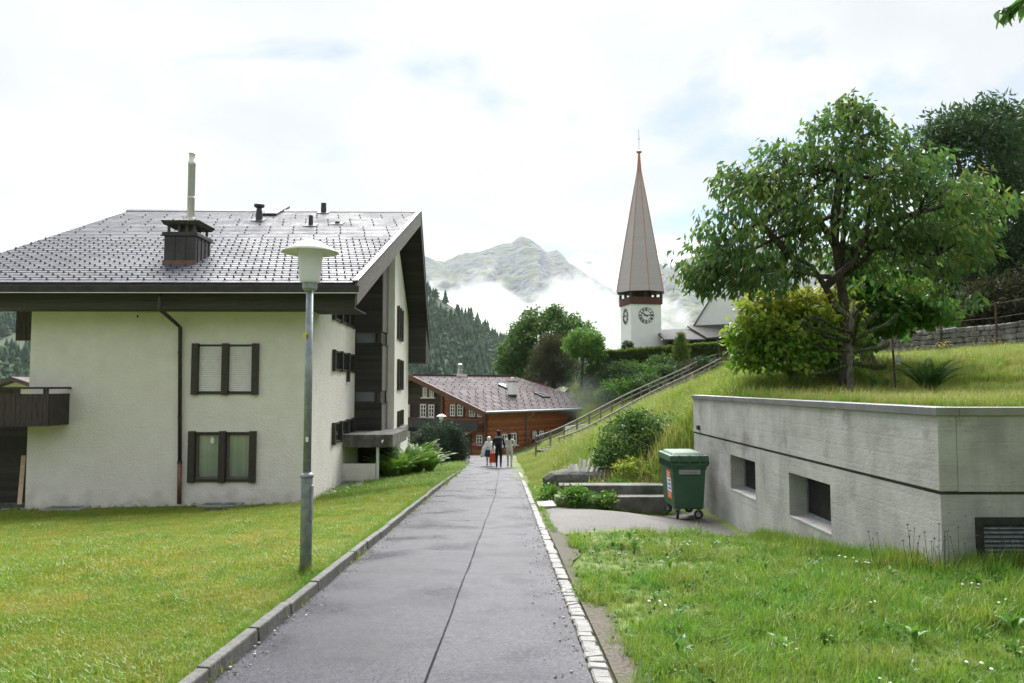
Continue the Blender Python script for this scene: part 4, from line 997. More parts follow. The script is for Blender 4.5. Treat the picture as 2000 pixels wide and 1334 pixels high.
# ------------------------------------------------------------------ street lamps
def street_lamp(loc, h, label, detail=True, s=1.0):
    L = empty('street_lamp', loc, label, 'lamp', 'white mushroom street lamps')
    x, y, z = loc
    zl = z + h
    if detail:
        z1 = z + h * .295
        mb = MB(); mb.lathe((x, y, 0), [(.066, z - .3), (.066, z1 - .02), (.063, z1), (.045, z1 + .03)], 20); mb.build('pole_base', M['galv'], L, smooth=True)
        mb = MB(); mb.lathe((x, y, 0), [(.075, z1 - .03), (.075, z1 + .005), (.05, z1 + .02)], 20); mb.build('pole_collar', M['galv'], L, smooth=True)
        mb = MB(); mb.lathe((x, y, 0), [(.046, z1), (.040, zl - .50)], 20); mb.build('pole', M['galv'], L, smooth=True)
        mb = MB(); mb.box(x + .055, x + .075, y - .045, y + .02, z + .62, z + 1.02); mb.build('hatch', M['galv'], L, bevel=.004)
        mb = MB(); mb.lathe((x, y, 0), [(.10, z - .1), (.105, z + .02), (.07, z + .03)], 12); mb.build('foot', M['pebble'], L)
    else:
        mb = MB(); mb.lathe((x, y, 0), [(.06, z - .3), (.05, zl - .50)], 12); mb.build('pole', M['galv'], L, smooth=True)
    mb = MB(); mb.lathe((x, y, 0), [(.060, zl - .60), (.072, zl - .585), (.084, zl - .57), (.086, zl - .50), (.086, zl - .49)], 24); mb.build('socket', M['galv'], L, smooth=False)
    mb = MB(); mb.lathe((x, y, 0), [(.085, zl - .505), (.104, zl - .50), (.113, zl - .485), (.116, zl - .46), (.148, zl - .11), (.149, zl - .06)], 28); mb.build('lamp_glass', M['lamp_glass'], L, smooth=True)
    mb = MB(); mb.lathe((x, y, 0), [(.15, zl - .10), (.325, zl - .150), (.328, zl - .145), (.25, zl - .095), (.16, zl - .045), (.13, zl - .03), (.07, zl - .008), (.02, zl)], 32); mb.build('lamp_shade', M['enamel'], L, smooth=True)
    return L
lb = at(597, 1096, 8.9)
street_lamp((lb.x, lb.y, gz(lb.x, lb.y)), at(600, 469, 8.9).z - gz(lb.x, lb.y), 'tall white mushroom street lamp on grey pole at the lawn edge')
stk = at(597, 655, 8.855)
mb = MB(); mb.tube([stk + Vector((0, .004, 0)), stk + Vector((0, -.004, 0))], .034, 16, 0); s_ = mb.build('sticker', M['yellow_print'], bpy.data.objects['street_lamp'])
mb = MB(); mb.box(stk.x + .008, stk.x + .030, stk.y - .0075, stk.y - .0045, stk.z - .030, stk.z + .012); mb.build('sticker_edge', M['blue_print'], bpy.data.objects['street_lamp'])
mb = MB(); c = at(599, 858, 8.855); mb.box(c.x - .012, c.x + .020, c.y - .003, c.y, c.z - .03, c.z + .025); mb.build('sticker', M['white_print'], bpy.data.objects['street_lamp'])
l2 = at(862, 812, 47.0)
street_lamp((l2.x, 47.0, gz(l2.x, 47.0)), l2.z + .1 - gz(l2.x, 47.0), 'small white street lamp rising behind the dark round shrub', False)

# ------------------------------------------------------------------ concrete retaining block
blk = empty('concrete_building', (WALL_X, WALL_Y0, -.3), 'low grey concrete block dug into the grassy slope', 'building')
GRV = at(1838, 962, WALL_Y0).z
def ywall(px): return on_plane(px, 800, (WALL_X, 0, 0), (1, 0, 0)).y
H1 = (WALL_Y1 - ywall(1425), WALL_Y1 - ywall(1473)); H2 = (WALL_Y1 - ywall(1538), WALL_Y1 - ywall(1618))
hz1, hz0 = 0.24, -0.45
holes = [(H1[0], H1[1], hz0, hz1), (H2[0], H2[1], hz0 + .02, hz1)]
mb = MB(); PW = wall(mb, (WALL_X, WALL_Y1, 0), (0, -1, 0), WALL_Y1 - WALL_Y0, -1.8, GRV - .022, holes, 0.34)
mb.face([(WALL_X, WALL_Y1, -1.8), (WALL_X + .4, WALL_Y1, -1.8), (WALL_X + .4, WALL_Y1, TERR), (WALL_X, WALL_Y1, TERR)][::-1])
mb.build('lower_wall', M['concrete'], blk)
mb = MB(); mb.box(WALL_X - .012, WALL_X + .18, WALL_Y0 - .012, WALL_Y1, GRV + .010, TERR); mb.build('upper_wall', M['concrete'], blk, bevel=.012)
mb = MB(); mb.box(WALL_X + .05, WALL_X + .17, WALL_Y0 + .05, WALL_Y1 - .01, GRV - .06, GRV + .06); mb.build('groove', M['old_concrete'], blk)
# end wall with louvre
vx0, vx1 = at(1897, 753, WALL_Y0).x - WALL_X, at(2075, 753, WALL_Y0).x - WALL_X
vz1, vz0 = at(1900, 1012, WALL_Y0).z, at(1900, 1112, WALL_Y0).z
mb = MB(); wall(mb, (WALL_X + .001, WALL_Y0, 0), (1, 0, 0), 6.0, -1.2, GRV - .022, [(vx0, vx1, vz0, vz1)], 0.25); mb.build('end_wall', M['concrete'], blk)
mb = MB(); mb.box(WALL_X + .18, WALL_X + 6.0, WALL_Y0 - .012, WALL_Y0 + .18, GRV + .010, TERR); mb.build('end_wall', M['concrete'], blk)
mb = MB(); mb.box(WALL_X + .17, WALL_X + 6.0, WALL_Y0 + .05, WALL_Y0 + .17, GRV - .06, GRV + .06); mb.build('groove', M['old_concrete'], blk)
mb = MB(); mb.box(WALL_X + .20, WALL_X + .70, WALL_Y0 + .2, WALL_Y1, TERR - .14, TERR + .003); mb.box(WALL_X + .70, WALL_X + 8.0, WALL_Y0 + .2, WALL_Y0 + .75, TERR - .14, TERR + .002); mb.build('roof_soil', M['soil'], blk)
# metal coping in lengths
cz = TERR + .004
y = WALL_Y0 - .03
first = True
for y0_, y1_ in ((WALL_Y0 - .035, 13.2), (13.212, WALL_Y1 + .02)):
    mb = MB(); mb.box(WALL_X - .045, WALL_X + .20, y0_, y1_, cz - .075, cz + .012); mb.build('coping', M['coping'], blk, bevel=.006)
mb = MB(); mb.box(WALL_X + .203, WALL_X + 6.0, WALL_Y0 - .035, WALL_Y0 + .20, cz - .075, cz + .012); mb.build('coping', M['coping'], blk, bevel=.006)
# recessed windows
for k, (a, b) in enumerate((H1, H2)):
    y1_, y0_ = WALL_Y1 - a, WALL_Y1 - b
    w_ = empty('window', (WALL_X + .3, y0_, hz0)); w_.parent = blk; w_.matrix_parent_inverse = PINV(blk)
    xx = WALL_X + .26; z0_, z1_ = hz0 + .03, hz1 - .004
    mb = MB(); t = .045
    mb.box(xx, xx + .05, y0_ + .004, y0_ + t, z0_, z1_); mb.box(xx, xx + .05, y1_ - t, y1_ - .004, z0_, z1_); mb.box(xx, xx + .05, y0_ + t, y1_ - t, z0_, z0_ + t); mb.box(xx, xx + .05, y0_ + t, y1_ - t, z1_ - t, z1_)
    mb.box(xx, xx + .05, y0_ + .33, y0_ + .33 + t, z0_ + t, z1_ - t)
    mb.build('frame', M['galv'], w_)
    mb = MB(); mb.box(xx + .045, xx + .06, y0_, y1_, z0_, z1_); mb.build('pane', M['dark_room'], w_)
    n = 26
    me = MB().box(-.005, .005, y0_ + t, y1_ - t, -.007, .007).mesh('grille_bar', M['iron'])
    for i in range(n): inst('grille_bar', me, (xx + .03, 0, z0_ + t + (z1_ - z0_ - 2 * t) * (i + .5) / n), (0, 0, 0), (1, 1, 1), w_)
    mb = MB(); mb.hexa([(WALL_X - .006, y0_ + .002, hz0 + .0), (WALL_X + .3, y0_ + .002, hz0 + .0), (WALL_X + .3, y1_ - .002, hz0), (WALL_X - .006, y1_ - .002, hz0), (WALL_X - .006, y0_ + .002, hz0 + .022), (WALL_X + .26, y0_ + .002, hz0 + .032), (WALL_X + .26, y1_ - .002, hz0 + .032), (WALL_X - .006, y1_ - .002, hz0 + .022)]); mb.build('sill', M['concrete'], w_)
# louvre vent
lv = empty('louvre', (WALL_X + vx0, WALL_Y0, vz0)); lv.parent = blk; lv.matrix_parent_inverse = PINV(blk)
x0_, x1_ = WALL_X + vx0, WALL_X + vx1
mb = MB(); t = .07; yy = WALL_Y0 - .02
mb.box(x0_ - .01, x0_ + t, yy, yy + .09, vz0, vz1 + .01); mb.box(x1_ - t, x1_ + .01, yy, yy + .09, vz0, vz1 + .01); mb.box(x0_ + t, x1_ - t, yy, yy + .09, vz1 - t, vz1 + .01); mb.build('frame', M['iron'], lv, bevel=.005)
n = 10
for i in range(n):
    z = vz0 + (vz1 - t - vz0) * (i + .5) / n
    mb = MB(); mb.hexa([(x0_ + t, yy + .01, z - .017), (x1_ - t, yy + .01, z - .017), (x1_ - t, yy + .075, z + .012), (x0_ + t, yy + .075, z + .012), (x0_ + t, yy + .01, z - .010), (x1_ - t, yy + .01, z - .010), (x1_ - t, yy + .075, z + .019), (x0_ + t, yy + .075, z + .019)]); mb.build('slat', M['galv'], lv)
mb = MB(); mb.box(x0_, x1_, WALL_Y0 + .12, WALL_Y0 + .14, vz0, vz1); mb.build('backing', M['dark_room'], lv)
mb = MB(); c = on_plane(1366, 835, (WALL_X - .012, 0, 0), (1, 0, 0)); mb.box(WALL_X - .07, WALL_X - .013, c.y - .06, c.y + .06, c.z - .05, c.z + .05); mb.build('wall_box', M['iron'], blk, bevel=.008)

# steps by the bin
st = empty('steps', (2.6, 17.4, -1.1), 'two low weathered concrete steps behind the green bin', 'steps')
mb = MB(); mb.box(1.15, 3.72, 17.42, 17.86, -1.6, -.90); mb.build('step', M['old_concrete'], st, bevel=.02)
mb = MB(); mb.box(1.28, 3.74, 17.87, 18.35, -1.6, -.70); mb.build('step', M['old_concrete'], st, bevel=.02)
mb = MB(); z_ = float(street_z(18)); mb.hexa([(.76, 16.9, z_ - .1), (1.14, 16.9, z_ - .1), (1.14, 18.4, z_ - .2), (.76, 18.4, z_ - .2), (.76, 16.9, z_ + .10), (1.14, 16.9, z_ + .12), (1.14, 18.4, z_ + .03), (.76, 18.4, z_ + .0)]); mb.build('landing', M['concrete'], st, bevel=.015)

# ------------------------------------------------------------------ wheeled container
bx0, bx1, by0, by1 = at(1312, 900, 16.1).x, at(1380, 900, 16.1).x, 16.1, 17.28
bz = gz(3.9, 16.3) + .05
bn = empty('waste_container', ((bx0 + bx1) / 2, 16.7, bz), 'green wheeled waste container standing against the concrete wall', 'bin')
zb, zt = bz + .22, at(1340, 903, 16.1).z
def bin_ring(z, d): return [(bx0 + d, by0 + d, z), (bx1 - d, by0 + d, z), (bx1 - d, by1 - d, z), (bx0 + d, by1 - d, z)]
mb = MB()
rings = [bin_ring(zb, .075), bin_ring(zb + .03, .06), bin_ring(zt - .16, .015), bin_ring(zt - .15, -.0), bin_ring(zt, -.01)]
I = [[mb.pt(p) for p in r] for r in rings]
for a, b in zip(I[:-1], I[1:]):
    for k in range(4): mb.f.append([a[k], a[(k + 1) % 4], b[(k + 1) % 4], b[k]]); mb.m.append(0)
mb.f.append(I[0][::-1]); mb.m.append(0); mb.f.append(I[-1]); mb.m.append(0)
mb.build('body', M['bin_green'], bn, bevel=.03)
lz = at(1340, 885, 16.1).z
mb = MB(); mb.hexa([(bx0 - .05, by0 - .05, zt + .004), (bx1 + .05, by0 - .05, zt + .004), (bx1 + .05, by1 + .05, zt + .004), (bx0 - .05, by1 + .05, zt + .004), (bx0 - .04, by0 - .03, lz - .05), (bx1 + .04, by0 - .03, lz - .05), (bx1 + .04, by1 + .04, lz - .05), (bx0 - .04, by1 + .04, lz - .05)]); lid = mb.build('lid', M['bin_green'], bn, bevel=.02)
mb = MB(); mb.hexa([(bx0 + .02, by0 + .03, lz - .049), (bx1 - .02, by0 + .03, lz - .049), (bx1 - .02, by1 - .02, lz - .049), (bx0 + .02, by1 - .02, lz - .049), (bx0 + .07, by0 + .12, lz + .0), (bx1 - .07, by0 + .12, lz + .0), (bx1 - .07, by1 - .1, lz), (bx0 + .07, by1 - .1, lz)]); mb.build('lid_panel', M['bin_green'], lid, bevel=.015)
for k in range(3):
    xx = bx0 + .05 + (bx1 - bx0 - .1) * (k + .5) / 3
    mb = MB(); mb.box(xx - .02, xx + .02, by0 - .062, by0 - .02, zt - .03, lz - .045); mb.build('lid_rib', M['bin_green'], lid, bevel=.008)
for xa, xb in ((bx0 + .05, bx0 + .24), (bx1 - .24, bx1 - .05)):
    mb = MB(); mb.box(xa, xb, by0 - .075, by0 - .035, zt - .07, zt - .02); mb.build('lid_handle', M['bin_green'], bn, bevel=.01)
for k in range(6):
    yv = by0 + .08 + (by1 - by0 - .16) * k / 5
    mb = MB(); mb.box(bx0 - .045, bx0 + .005, yv - .012, yv + .012, zt - .13, zt - .002); mb.build('rim_rib', M['bin_green'], bn)
mb = MB(); mb.tube([(bx1 + .05, by0 + .15, zt - .1), (bx1 + .085, by0 + .15, zt - .02), (bx1 + .085, by0 + .35, zt - .02), (bx1 + .05, by0 + .35, zt - .1)], .018, 8); mb.build('handle', M['rubber'], bn, smooth=True)
a, b = at(1327, 918, 16.06), at(1369, 927, 16.06)
mb = MB(); mb.box(a.x, b.x, by0 - .022, by0 + .03, b.z, a.z); pl = mb.build('name_plate', M['plate'], bn, bevel=.006)
mb = MB(); mb.box(a.x + .06, b.x - .06, by0 - .032, by0 - .0225, (a.z + b.z) / 2 - .012, (a.z + b.z) / 2 + .012); mb.build('plate_slot', M['galv'], pl)
# printed sticker on the long side
tilt = (.06 - .015) / (zt - .16 - zb)
def side_x(z, off): return bx0 + .06 - (z - zb - .03) * (.045 / (zt - .19 - zb)) - off
def sticker(y0, y1, z0, z1, off, m, nm, par):
    mb = MB(); mb.face([(side_x(z0, off), y1, z0), (side_x(z0, off), y0, z0), (side_x(z1, off), y0, z1), (side_x(z1, off), y1, z1)]); return mb.build(nm, m, par)
sz1, sz0 = zt - .20, zt - .80
lab = sticker(by0 + .22, by0 + .62, sz0, sz1, .004, M['white_print'], 'label_sheet', bn)
sticker(by0 + .22, by0 + .62, sz1 - .15, sz1, .007, M['orange_print'], 'print_band', lab)
sticker(by0 + .22, by0 + .62, sz0, sz0 + .15, .007, M['orange_print'], 'print_band', lab)
for k in range(3): sticker(by0 + .28, by0 + .28 + (.22, .26, .20)[k], sz0 + .20 + k * .085, sz0 + .235 + k * .085, .007, M['blue_print'], 'print_line', lab)
for k in range(2):
    sticker(by0 + .27, by0 + .55, sz1 - .06 - k * .05, sz1 - .045 - k * .05, .010, M['white_print'], 'print_line', lab); sticker(by0 + .27, by0 + .52, sz0 + .10 - k * .05, sz0 + .112 - k * .05, .010, M['white_print'], 'print_line', lab)
for wx in (bx0 + .14, bx1 - .14):
    for wy in (by0 + .16, by1 - .16):
        w_ = empty('wheel', (wx, wy, bz)); w_.parent = bn; w_.matrix_parent_inverse = PINV(bn)
        ang = random.uniform(-.5, .5) + (math.pi / 2 if wx > 3.9 else 0.2)
        ax = Vector((math.cos(ang), math.sin(ang), 0)); c = Vector((wx, wy, bz + .095))
        mb = MB(); mb.tube([c - ax * .024, c - ax * .02, c + ax * .02, c + ax * .024], [.07, .095, .095, .07], 18); mb.build('tyre', M['rubber'], w_, smooth=False)
        mb = MB(); mb.tube([c - ax * .028, c + ax * .028], .05, 12); mb.build('rim', M['plate'], w_)
        for sg in (-1, 1): mb = MB(); mb.beam(c + ax * .038 * sg, c + ax * .038 * sg + Vector((0, 0, .13)), .008, .05, 0, up=ax); mb.build('fork', M['plate'], w_)
        mb = MB(); mb.tube([c + Vector((0, 0, .10)), c + Vector((0, 0, .15))], .05, 10); mb.build('swivel', M['plate'], w_)

# low boulder with bleached splinters on it
def rock(name, c, sx, sy, sz, m, seed, label, cat, sub=3):
    bm = bmesh.new(); bmesh.ops.create_icosphere(bm, subdivisions=sub, radius=1.0)
    for v in bm.verts:
        d = v.co.normalized()
        n = float(fbm(np.array([d.x * 1.6 + d.z * .7 + seed]), np.array([d.y * 1.6 - d.z * .9]), seed)[0])
        f = .7 + .6 * n
        p = d * f
        p.z = min(p.z, .62)
        v.co = Vector((p.x * sx, p.y * sy, p.z * sz)) + Vector(c)
    me = bpy.data.meshes.new(name); bm.to_mesh(me); bm.free(); me.materials.append(m)
    o = link(bpy.data.objects.new(name, me)); return tag(o, label, cat)
rc = at(1175, 940, 20.5)
rock('boulder', (rc.x, 20.5, gz(rc.x, 20.5) + .12), 1.55, .8, .62, M['boulder'], 4, 'long low dark boulder in the weeds beside the path', 'boulder')
sp = empty('split_firewood', at(1135, 930, 20.1), 'bleached split wood fanned out on the dark boulder', 'firewood')
for k in range(9):
    b = at(1118 + k * 5.2, 934 - (k % 3), 20.05); ang = -.35 + k * .12 if k < 6 else .5 + (k - 6) * .25
    ln = random.uniform(.28, .46) * (1.2 if 2 < k < 6 else .9)
    mb = MB(); mb.beam(b, b + Vector((math.sin(ang) * ln, random.uniform(.05, .2), math.cos(ang) * ln)), random.uniform(.06, .10), .04); mb.build('splinter', M['split_wood'], sp)
# ------------------------------------------------------------------ red and brown chalet
CH0 = Vector((at(948, 850, 62.0).x, 62.0, 0))          # its near corner
cu = Vector((math.cos(R(45)), math.sin(R(45)), 0))     # along the eave wall
cg = Vector((-math.sin(R(45)), math.cos(R(45)), 0))    # along the gable wall, away from the corner
ch = empty('chalet', (CH0.x, CH0.y, -4.3), 'red and dark brown timber chalet with tiled roof at the path end', 'house')
nE, nG = Vector((cu.y, -cu.x, 0)), Vector((-cg.y, cg.x, 0))     # outward normals
CB = -4.9
OV = 0.95
ce = CH0 - cu * OV - cg * OV
eave_z = on_plane(953, 804, ce, nE).z
half = 8.4
slope_c = math.tan(R(17.5))
def ch_roof(g):  # height of the roof at distance g from the eave wall along the gable
    return eave_z + slope_c * (g + OV) if g <= half else eave_z + slope_c * (2 * half - g + OV)
GW, EW = 2 * half, 14.6
# gable wall in two timbers: the near part red, the far part dark brown
split = 0.0
pS = on_plane(865, 820, CH0, nG); split = (Vector((pS.x, pS.y, 0)) - CH0).dot(cg)
def gpt(g, z, off=0.0): return CH0 + cg * g + Vector((0, 0, z)) + nG * off
def ept(e, z, off=0.0): return CH0 + cu * e + Vector((0, 0, z)) + nE * off
mb = MB(); mb.extrude([gpt(0, CB), gpt(split, CB), gpt(split, ch_roof(split) - .2), gpt(0, ch_roof(0) - .2)], -nG * .3); mb.build('wall', M['log_red'], ch)
mb = MB(); mb.extrude([gpt(split, CB, -.0), gpt(GW, CB), gpt(GW, ch_roof(GW) - .2), gpt(half, ch_roof(half) - .25), gpt(split, ch_roof(split) - .2)], -nG * .3); mb.build('wall', M['log_brown'], ch)
mb = MB(); mb.extrude([ept(.002, CB), ept(EW, CB), ept(EW, eave_z + .15), ept(.002, eave_z + .15)], -nE * .3); mb.build('wall', M['log_red'], ch)
mb = MB(); mb.extrude([ept(EW, CB) + cg * .3, ept(EW, CB) + cg * GW, ept(EW, ch_roof(GW) - .2) + cg * GW, ept(EW, ch_roof(half) - .25) + cg * half, ept(EW, eave_z + .1) + cg * .3], -cu * .3); mb.build('wall', M['log_red'], ch)
for g_ in (0.0, split): mb = MB(); mb.obox(CH0, cg, nG, (0, 0, 1), g_ - .16, g_ + .16, .01, .16, CB, ch_roof(g_) - .3); mb.build('log_ends', M['chalet_trim'], ch)
# roof
cr_ = empty('roof', ce + Vector((0, 0, eave_z))); cr_.parent = ch; cr_.matrix_parent_inverse = PINV(ch)
RE = 14.6
A0 = ce + Vector((0, 0, eave_z)); A1 = CH0 + cu * (EW + 1.1) - cg * OV + Vector((0, 0, eave_z))
B0 = CH0 - cu * OV + cg * half + Vector((0, 0, ch_roof(half))); B1 = CH0 + cu * 12.0 - cu * .0 + cg * half + Vector((0, 0, ch_roof(half)))
C0 = CH0 - cu * OV + cg * (GW + OV) + Vector((0, 0, eave_z)); C1 = CH0 + cu * (EW + 1.1) + cg * (GW + OV) + Vector((0, 0, eave_z))
D = Vector((0, 0, -.20))
mb = MB(); mb.extrude([A0 + D, A1 + D, B1 + D, B0 + D], (0, 0, .18)); mb.build('roof_slab', M['chalet_trim'], cr_)
mb = MB(); mb.extrude([B0 + D, B1 + D, C1 + D, C0 + D], (0, 0, .18)); mb.build('roof_slab', M['chalet_trim'], cr_)
mb = MB(); mb.extrude([A1 + D, C1 + D, B1 + D], (0, 0, .18)); mb.build('roof_slab', M['chalet_trim'], cr_)
slates('roof_tiles', A0, A1, B0, B1, .36, .45, M['chalet_tile'], cr_, lift=.018, hooks=M['hook'], hook_every=2, seed=8, hs=.9)
slates('roof_tiles', C1, C0, B1, B0, .5, .6, M['chalet_tile'], cr_, lift=.018, seed=9)
for p, q, nm in ((A0, B0, 'verge_board'), (C0, B0, 'verge_board')):
    mb = MB(); mb.hexa([p + nG * .0 + Vector((0, 0, -.42)), p + nG * .09 + Vector((0, 0, -.42)), q + nG * .09 + Vector((0, 0, -.42)), q + Vector((0, 0, -.42)), p + Vector((0, 0, .03)), p + nG * .09 + Vector((0, 0, .03)), q + nG * .09 + Vector((0, 0, .03)), q + Vector((0, 0, .03))]); mb.build(nm, M['chalet_trim'], cr_)
mb = MB(); mb.beam(B0 + Vector((0, 0, .06)), B1 + Vector((0, 0, .06)), .34, .12); mb.build('ridge_cap', M['chalet_trim'], cr_)
mb = MB(); mb.tube([A0 + nE * .08 + Vector((0, 0, -.06)), A1 + nE * .08 + Vector((0, 0, -.06))], .10, 8); mb.build('gutter', M['galv'], cr_)
for g_ in np.arange(.8, half, 1.9): mb = MB(); mb.beam(gpt(g_, ch_roof(g_) - .34, .0), gpt(g_, ch_roof(g_) - .34, OV - .02), .18, .22); mb.build('purlin', M['chalet_trim'], cr_)
# windows laid on the two walls
def chalet_window(px0, px1, r0, r1, gable, white=True, sill=True, box=None):
    nrm = nG if gable else nE; d = cg if gable else cu
    a = on_plane(px0, r0, CH0, nrm); b = on_plane(px1, r1, CH0, nrm)
    sa, sb = sorted(((a - CH0).dot(d), (b - CH0).dot(d))); z1, z0 = a.z, b.z
    w_ = empty('window', CH0 + d * sa + Vector((0, 0, z0))); w_.parent = ch; w_.matrix_parent_inverse = PINV(ch)
    mb = MB(); mb.obox(CH0, d, nrm, (0, 0, 1), sa + .02, sb - .02, .012, .03, z0 + .02, z1 - .02); mb.build('pane', M['glass'], w_)
    fm = M['white_paint']; t = .09
    for u0, u1, v0, v1 in ((sa, sa + t, z0, z1), (sb - t, sb, z0, z1), (sa + t, sb - t, z0, z0 + t), (sa + t, sb - t, z1 - t, z1), ((sa + sb) / 2 - t * .45, (sa + sb) / 2 + t * .45, z0 + t, z1 - t)):
        mb = MB(); mb.obox(CH0, d, nrm, (0, 0, 1), u0, u1, .01, .07, v0, v1); mb.build('frame', fm, w_)
    for k in (1, 2):
        z = z0 + (z1 - z0) * k / 3
        for u0, u1 in ((sa + t, (sa + sb) / 2 - t * .45 - .002), ((sa + sb) / 2 + t * .45 + .002, sb - t)):
            mb = MB(); mb.obox(CH0, d, nrm, (0, 0, 1), u0, u1, .012, .055, z - .025, z + .025); mb.build('glazing_bar', fm, w_)
    for u0 in (sa - .16, sb + .02):
        mb = MB(); mb.obox(CH0, d, nrm, (0, 0, 1), u0, u0 + .14, .01, .09, z0 - .12, z1 + .12); mb.build('surround', M['chalet_trim'] if gable and False else M['chalet_trim'], w_)
    mb = MB(); mb.obox(CH0, d, nrm, (0, 0, 1), sa - .2, sb + .2, .01, .16, z0 - .10, z0 - .02); mb.build('sill', M['white_paint'] if sill else M['chalet_trim'], w_)
    if box:
        mb = MB(); mb.obox(CH0, d, nrm, (0, 0, 1), sa - .15, sb + .15, .17, .36, z0 - .16, z0 + .02); mb.build('flower_box', M['chalet_trim'], w_)
        V, F, T = [], [], []
        leaf_cloud(V, F, T, [CH0 + d * random.uniform(sa - .1, sb + .1) + nrm * random.uniform(.2, .42) + Vector((0, 0, z0 + random.uniform(.0, .25))) for _ in range(60)], .10, .08)
        finish_leaves('flowers', V, F, T, box, w_)
LEAFQ = []
def leaf_cloud(V, F, T, pts, ln, wd, droop=0.0):
    for p in pts:
        d = Vector((random.gauss(0, 1), random.gauss(0, 1), random.gauss(0, 1) - droop)).normalized()
        s = d.cross(Vector((random.gauss(0, 1), random.gauss(0, 1), random.gauss(0, 1)))).normalized()
        l_ = ln * random.uniform(.7, 1.25); w_ = wd * random.uniform(.7, 1.2)
        q = len(V); V += [p, p + d * l_ * .5 + s * w_ * .5, p + d * l_, p + d * l_ * .5 - s * w_ * .5]
        F.append((q, q + 1, q + 2, q + 3)); T.append(random.random())
def finish_leaves(name, V, F, T, m, parent=None):
    return np_obj(name, np.array([tuple(v) for v in V]), np.array(F), m, parent, tint=T)
for a in ((827, 835, 757, 776), (840, 848, 757, 776), (796, 801, 790, 815), (822, 833, 789, 815), (838, 849, 790, 815), (796, 802, 842, 866)): chalet_window(*a, True)
for a in ((880, 890, 790, 813), (894, 905, 790, 813), (917, 929, 798, 814), (933, 942, 799, 815)): chalet_window(*a, True, sill=False)
chalet_window(931, 943, 849, 871, True, box=M['flower_red'])
chalet_window(979, 990, 848, 871, False); chalet_window(996, 1008, 846, 868, False)
chalet_window(1039, 1047, 843, 857, False, box=M['leaf_bright']); chalet_window(1052, 1061, 842, 856, False, box=M['leaf_bright'])
# balcony front of dark boards across the gable
a = on_plane(945, 822, CH0, nG); b = on_plane(780, 842, CH0, nG)
zb1, zb0 = a.z, on_plane(945, 841, CH0, nG).z
bal = empty('balcony', gpt(0, zb0)); bal.parent = ch; bal.matrix_parent_inverse = PINV(ch)
g0_, g1_ = (Vector((a.x, a.y, 0)) - CH0).dot(cg) - .2, GW - 1.0
k = 0
L_ = (g1_ - g0_) / 14
for k in range(14):
    mb = MB(); mb.obox(CH0, cg, nG, (0, 0, 1), g0_ + L_ * k + .01, g0_ + L_ * (k + 1) - .01, .85, .89, zb0, zb1); mb.build('board', M['black_board'], bal)
mb = MB(); mb.obox(CH0, cg, nG, (0, 0, 1), g0_, g1_, .02, .84, zb0 - .02, zb0 + .10); mb.build('balcony_floor', M['chalet_trim'], bal)
mb = MB(); mb.obox(CH0, cg, nG, (0, 0, 1), g0_, g1_, .80, .95, zb1 + .004, zb1 + .07); mb.build('handrail', M['chalet_trim'], bal)
# door, awning, downpipe
a = on_plane(904, 850, CH0, nG); b = on_plane(919, 892, CH0, nG)
sa, sb = sorted(((a - CH0).dot(cg), (b - CH0).dot(cg)))
dr = empty('door', gpt(sa, CB)); dr.parent = ch; dr.matrix_parent_inverse = PINV(ch)
mb = MB(); mb.obox(CH0, cg, nG, (0, 0, 1), sa, sb, .01, .05, b.z, a.z); mb.build('door_leaf', M['log_brown'], dr)
mb = MB(); mb.obox(CH0, cg, nG, (0, 0, 1), sa + .2, sb - .2, .051, .06, (a.z + b.z) / 2 + .1, a.z - .15); mb.build('pane', M['glass'], dr)
for u0 in (sa - .12, sb + .002): mb = MB(); mb.obox(CH0, cg, nG, (0, 0, 1), u0, u0 + .118, .01, .10, b.z, a.z + .1); mb.build('door_frame', M['chalet_trim'], dr)
mb = MB(); mb.hexa([gpt(sa - .3, a.z + .35, .02), gpt(sb + .3, a.z + .35, .02), gpt(sb + .3, a.z + .05, .95), gpt(sa - .3, a.z + .05, .95), gpt(sa - .3, a.z + .42, .02), gpt(sb + .3, a.z + .42, .02), gpt(sb + .3, a.z + .12, .95), gpt(sa - .3, a.z + .12, .95)]); mb.build('awning', M['white_paint'], ch)
for k in range(6):
    u0 = sa - .3 + (sb - sa + .6) * k / 6; mb = MB(); mb.obox(CH0, cg, nG, (0, 0, 1), u0 + .01, u0 + (sb - sa + .6) / 6 - .01, .955, .965, a.z - .12 + .05 * (k % 2), a.z + .10); mb.build('awning_flap', M['enamel'], ch)
a = on_plane(1027, 806, CH0, nE); mb = MB(); e_ = (a - CH0).dot(cu); mb.tube([ept(e_, eave_z - .1, OV), ept(e_, eave_z - .35, OV - .1), ept(e_, eave_z - .7, .12), ept(e_, -3.9, .12)], .07, 8); mb.build('downpipe', M['galv'], ch, smooth=True)
